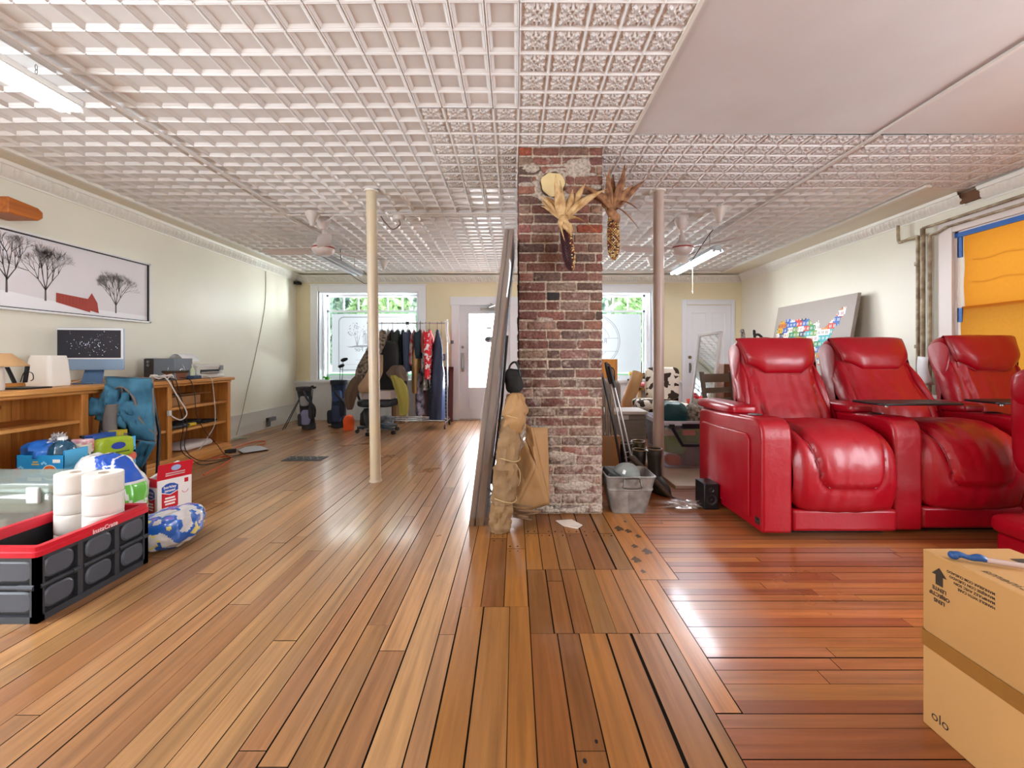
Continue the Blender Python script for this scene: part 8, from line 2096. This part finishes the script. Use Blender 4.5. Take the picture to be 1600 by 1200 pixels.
m = MB()
for txt, z, s_ in (('LENTE', 0.431, 0.0145), ('OBJECTIF', 0.4135, 0.0145), ('LENS', 0.396, 0.0145)): m.text(txt, s_, lambda a, b, z=z: (xf, yc + a, z - b), bold=0.0006)
m.build('lens_lettering', M_ink, bx, smooth=False, fix=False)
m = MB()
for k, txt in enumerate(('MANUSEAR COM CUIDADO', 'MANEJESE CON CUIDADO', 'MANIPULEZ AVEC SOIN', 'HANDLE WITH CARE')): m.text(txt, 0.0098, lambda a, b, k=k: (xf, 1.106 + a, 0.496 - 0.0122 * k - b), align='LEFT', bold=0.0003)
m.build('handling_lettering', M_ink, bx, smooth=False, fix=False)
MB().text('olo', 0.04, lambda a, b: (xf, 1.25 - a, 0.035 + b)).build('bottom_lettering', M_ink, bx, smooth=False, fix=False)
zt = ZB + 0.0008
MB().text('Home Cinema', 0.036, lambda a, b: (1.262 + b, 1.06 + a, zt)).build('top_lettering', M_ink, bx, smooth=False, fix=False)
MB().prism(rrect(1.42, 1.21, 1.475, 1.235, 0.003, 2), lambda a, b, d: (a, b, d), zt - 0.0004, zt).build('top_mark', M_ink, bx, smooth=False, fix=False)
kn = thing('box_opener', 'blue handled cutting tool with a clear shaft lying on the foreground carton', 'cutter', (1.3, 1.22, ZB))
def T(x, y): Y = FPX * (EYE - ZB - 0.012) / (y - VY); return Vector((px(x, Y), Y, ZB + 0.013))
a, b, c = T(1490, 868), T(1541, 876), T(1606, 886)
MB().tube(smooth_path([a, a + (b - a) * 0.2 + Vector((0, 0, 0.004)), a + (b - a) * 0.5, a + (b - a) * 0.8 + Vector((0, 0, 0.004)), b]), [0.0085 + 0.0018 * math.sin(i * 0.42 + 0.5) for i in range(25)], 12).puff(a, (0.024, 0.024, 0.022), 0.9).build('handle', mat('blue_rubber_grip', '20497f', 0.35), kn)
MB().tube([b, c], 0.0075, 10).build('shaft', mat('clear_pinkish_shaft', 'b99f97', 0.15, spec=0.7), kn)

# ------------------------------------------------------------------ the street outside
struct(MB().box(-20, YF + 0.33, -0.5, 20, 26, -0.3).build('ground', mat('street_grey', 'c9c9c6', 0.9), smooth=False))
def tree(label, x, y, zc_, rx, rz, n, cols, seed):
    o = thing('tree', label, 'tree', (x, y, -0.3), 'trees across the street')
    MB().tube([(x, y, -0.3), (x + 0.05, y, zc_ * 0.5), (x, y, zc_)], [0.16, 0.12, 0.06], 10).build('trunk', mat('bark', '5b4a3a', 0.9), o)
    m = MB(); r = random.Random(seed)
    for k in range(n):
        a, b = r.uniform(0, 2 * PI), math.acos(r.uniform(-1, 1)); q = r.uniform(0.75, 1.0) * (1 + 0.2 * noise.noise(Vector((a * 2, b * 2, seed))))
        c = Vector((x + rx * q * math.sin(b) * math.cos(a), y + rx * q * math.sin(b) * math.sin(a), zc_ + rz * q * math.cos(b)))
        u = Vector((r.uniform(-1, 1), r.uniform(-1, 1), r.uniform(-1, 1))).normalized(); v = u.cross(Vector((r.uniform(-1, 1), r.uniform(-1, 1), 0.3))).normalized(); s_ = r.uniform(0.10, 0.2)
        m.add([c - u * s_, c + v * s_ * 0.5, c + u * s_, c - v * s_ * 0.5], [(0, 1, 2, 3)], mi=r.randrange(3))
    m.build('foliage', cols, o, smooth=False, fix=False)
lv = [mat('leaf_' + h, h, 0.5, transl=0.4) for h in ('9cc08f', 'b4d2a6', 'cfe4c2')]; lb = [mat('leaf_' + h, h, 0.5, transl=0.4) for h in ('98b6b2', 'b2cec6', 'cde2da')]  # leaf colours paled with white to paint in the haze outside
tree('bluish green tree seen through the top panes of the left window, at its left end', -5.9, 13.2, 2.6, 0.8, 1.7, 3000, lb, 1)
tree('green tree seen through the middle top panes of the left window', -4.0, 12.8, 2.7, 0.8, 1.8, 3000, lv, 2)
tree('green tree seen at the right end of the left window top panes', -2.3, 13.4, 2.6, 0.8, 1.7, 3000, lb, 3)
tree('dark bluish tree seen in the right window next to the chimney', 1.9, 13.0, 2.6, 0.8, 1.7, 3000, lb, 4)
tree('bright yellow-green tree seen at the post side of the right window', 3.7, 13.0, 2.6, 0.8, 1.7, 3000, lv, 5)
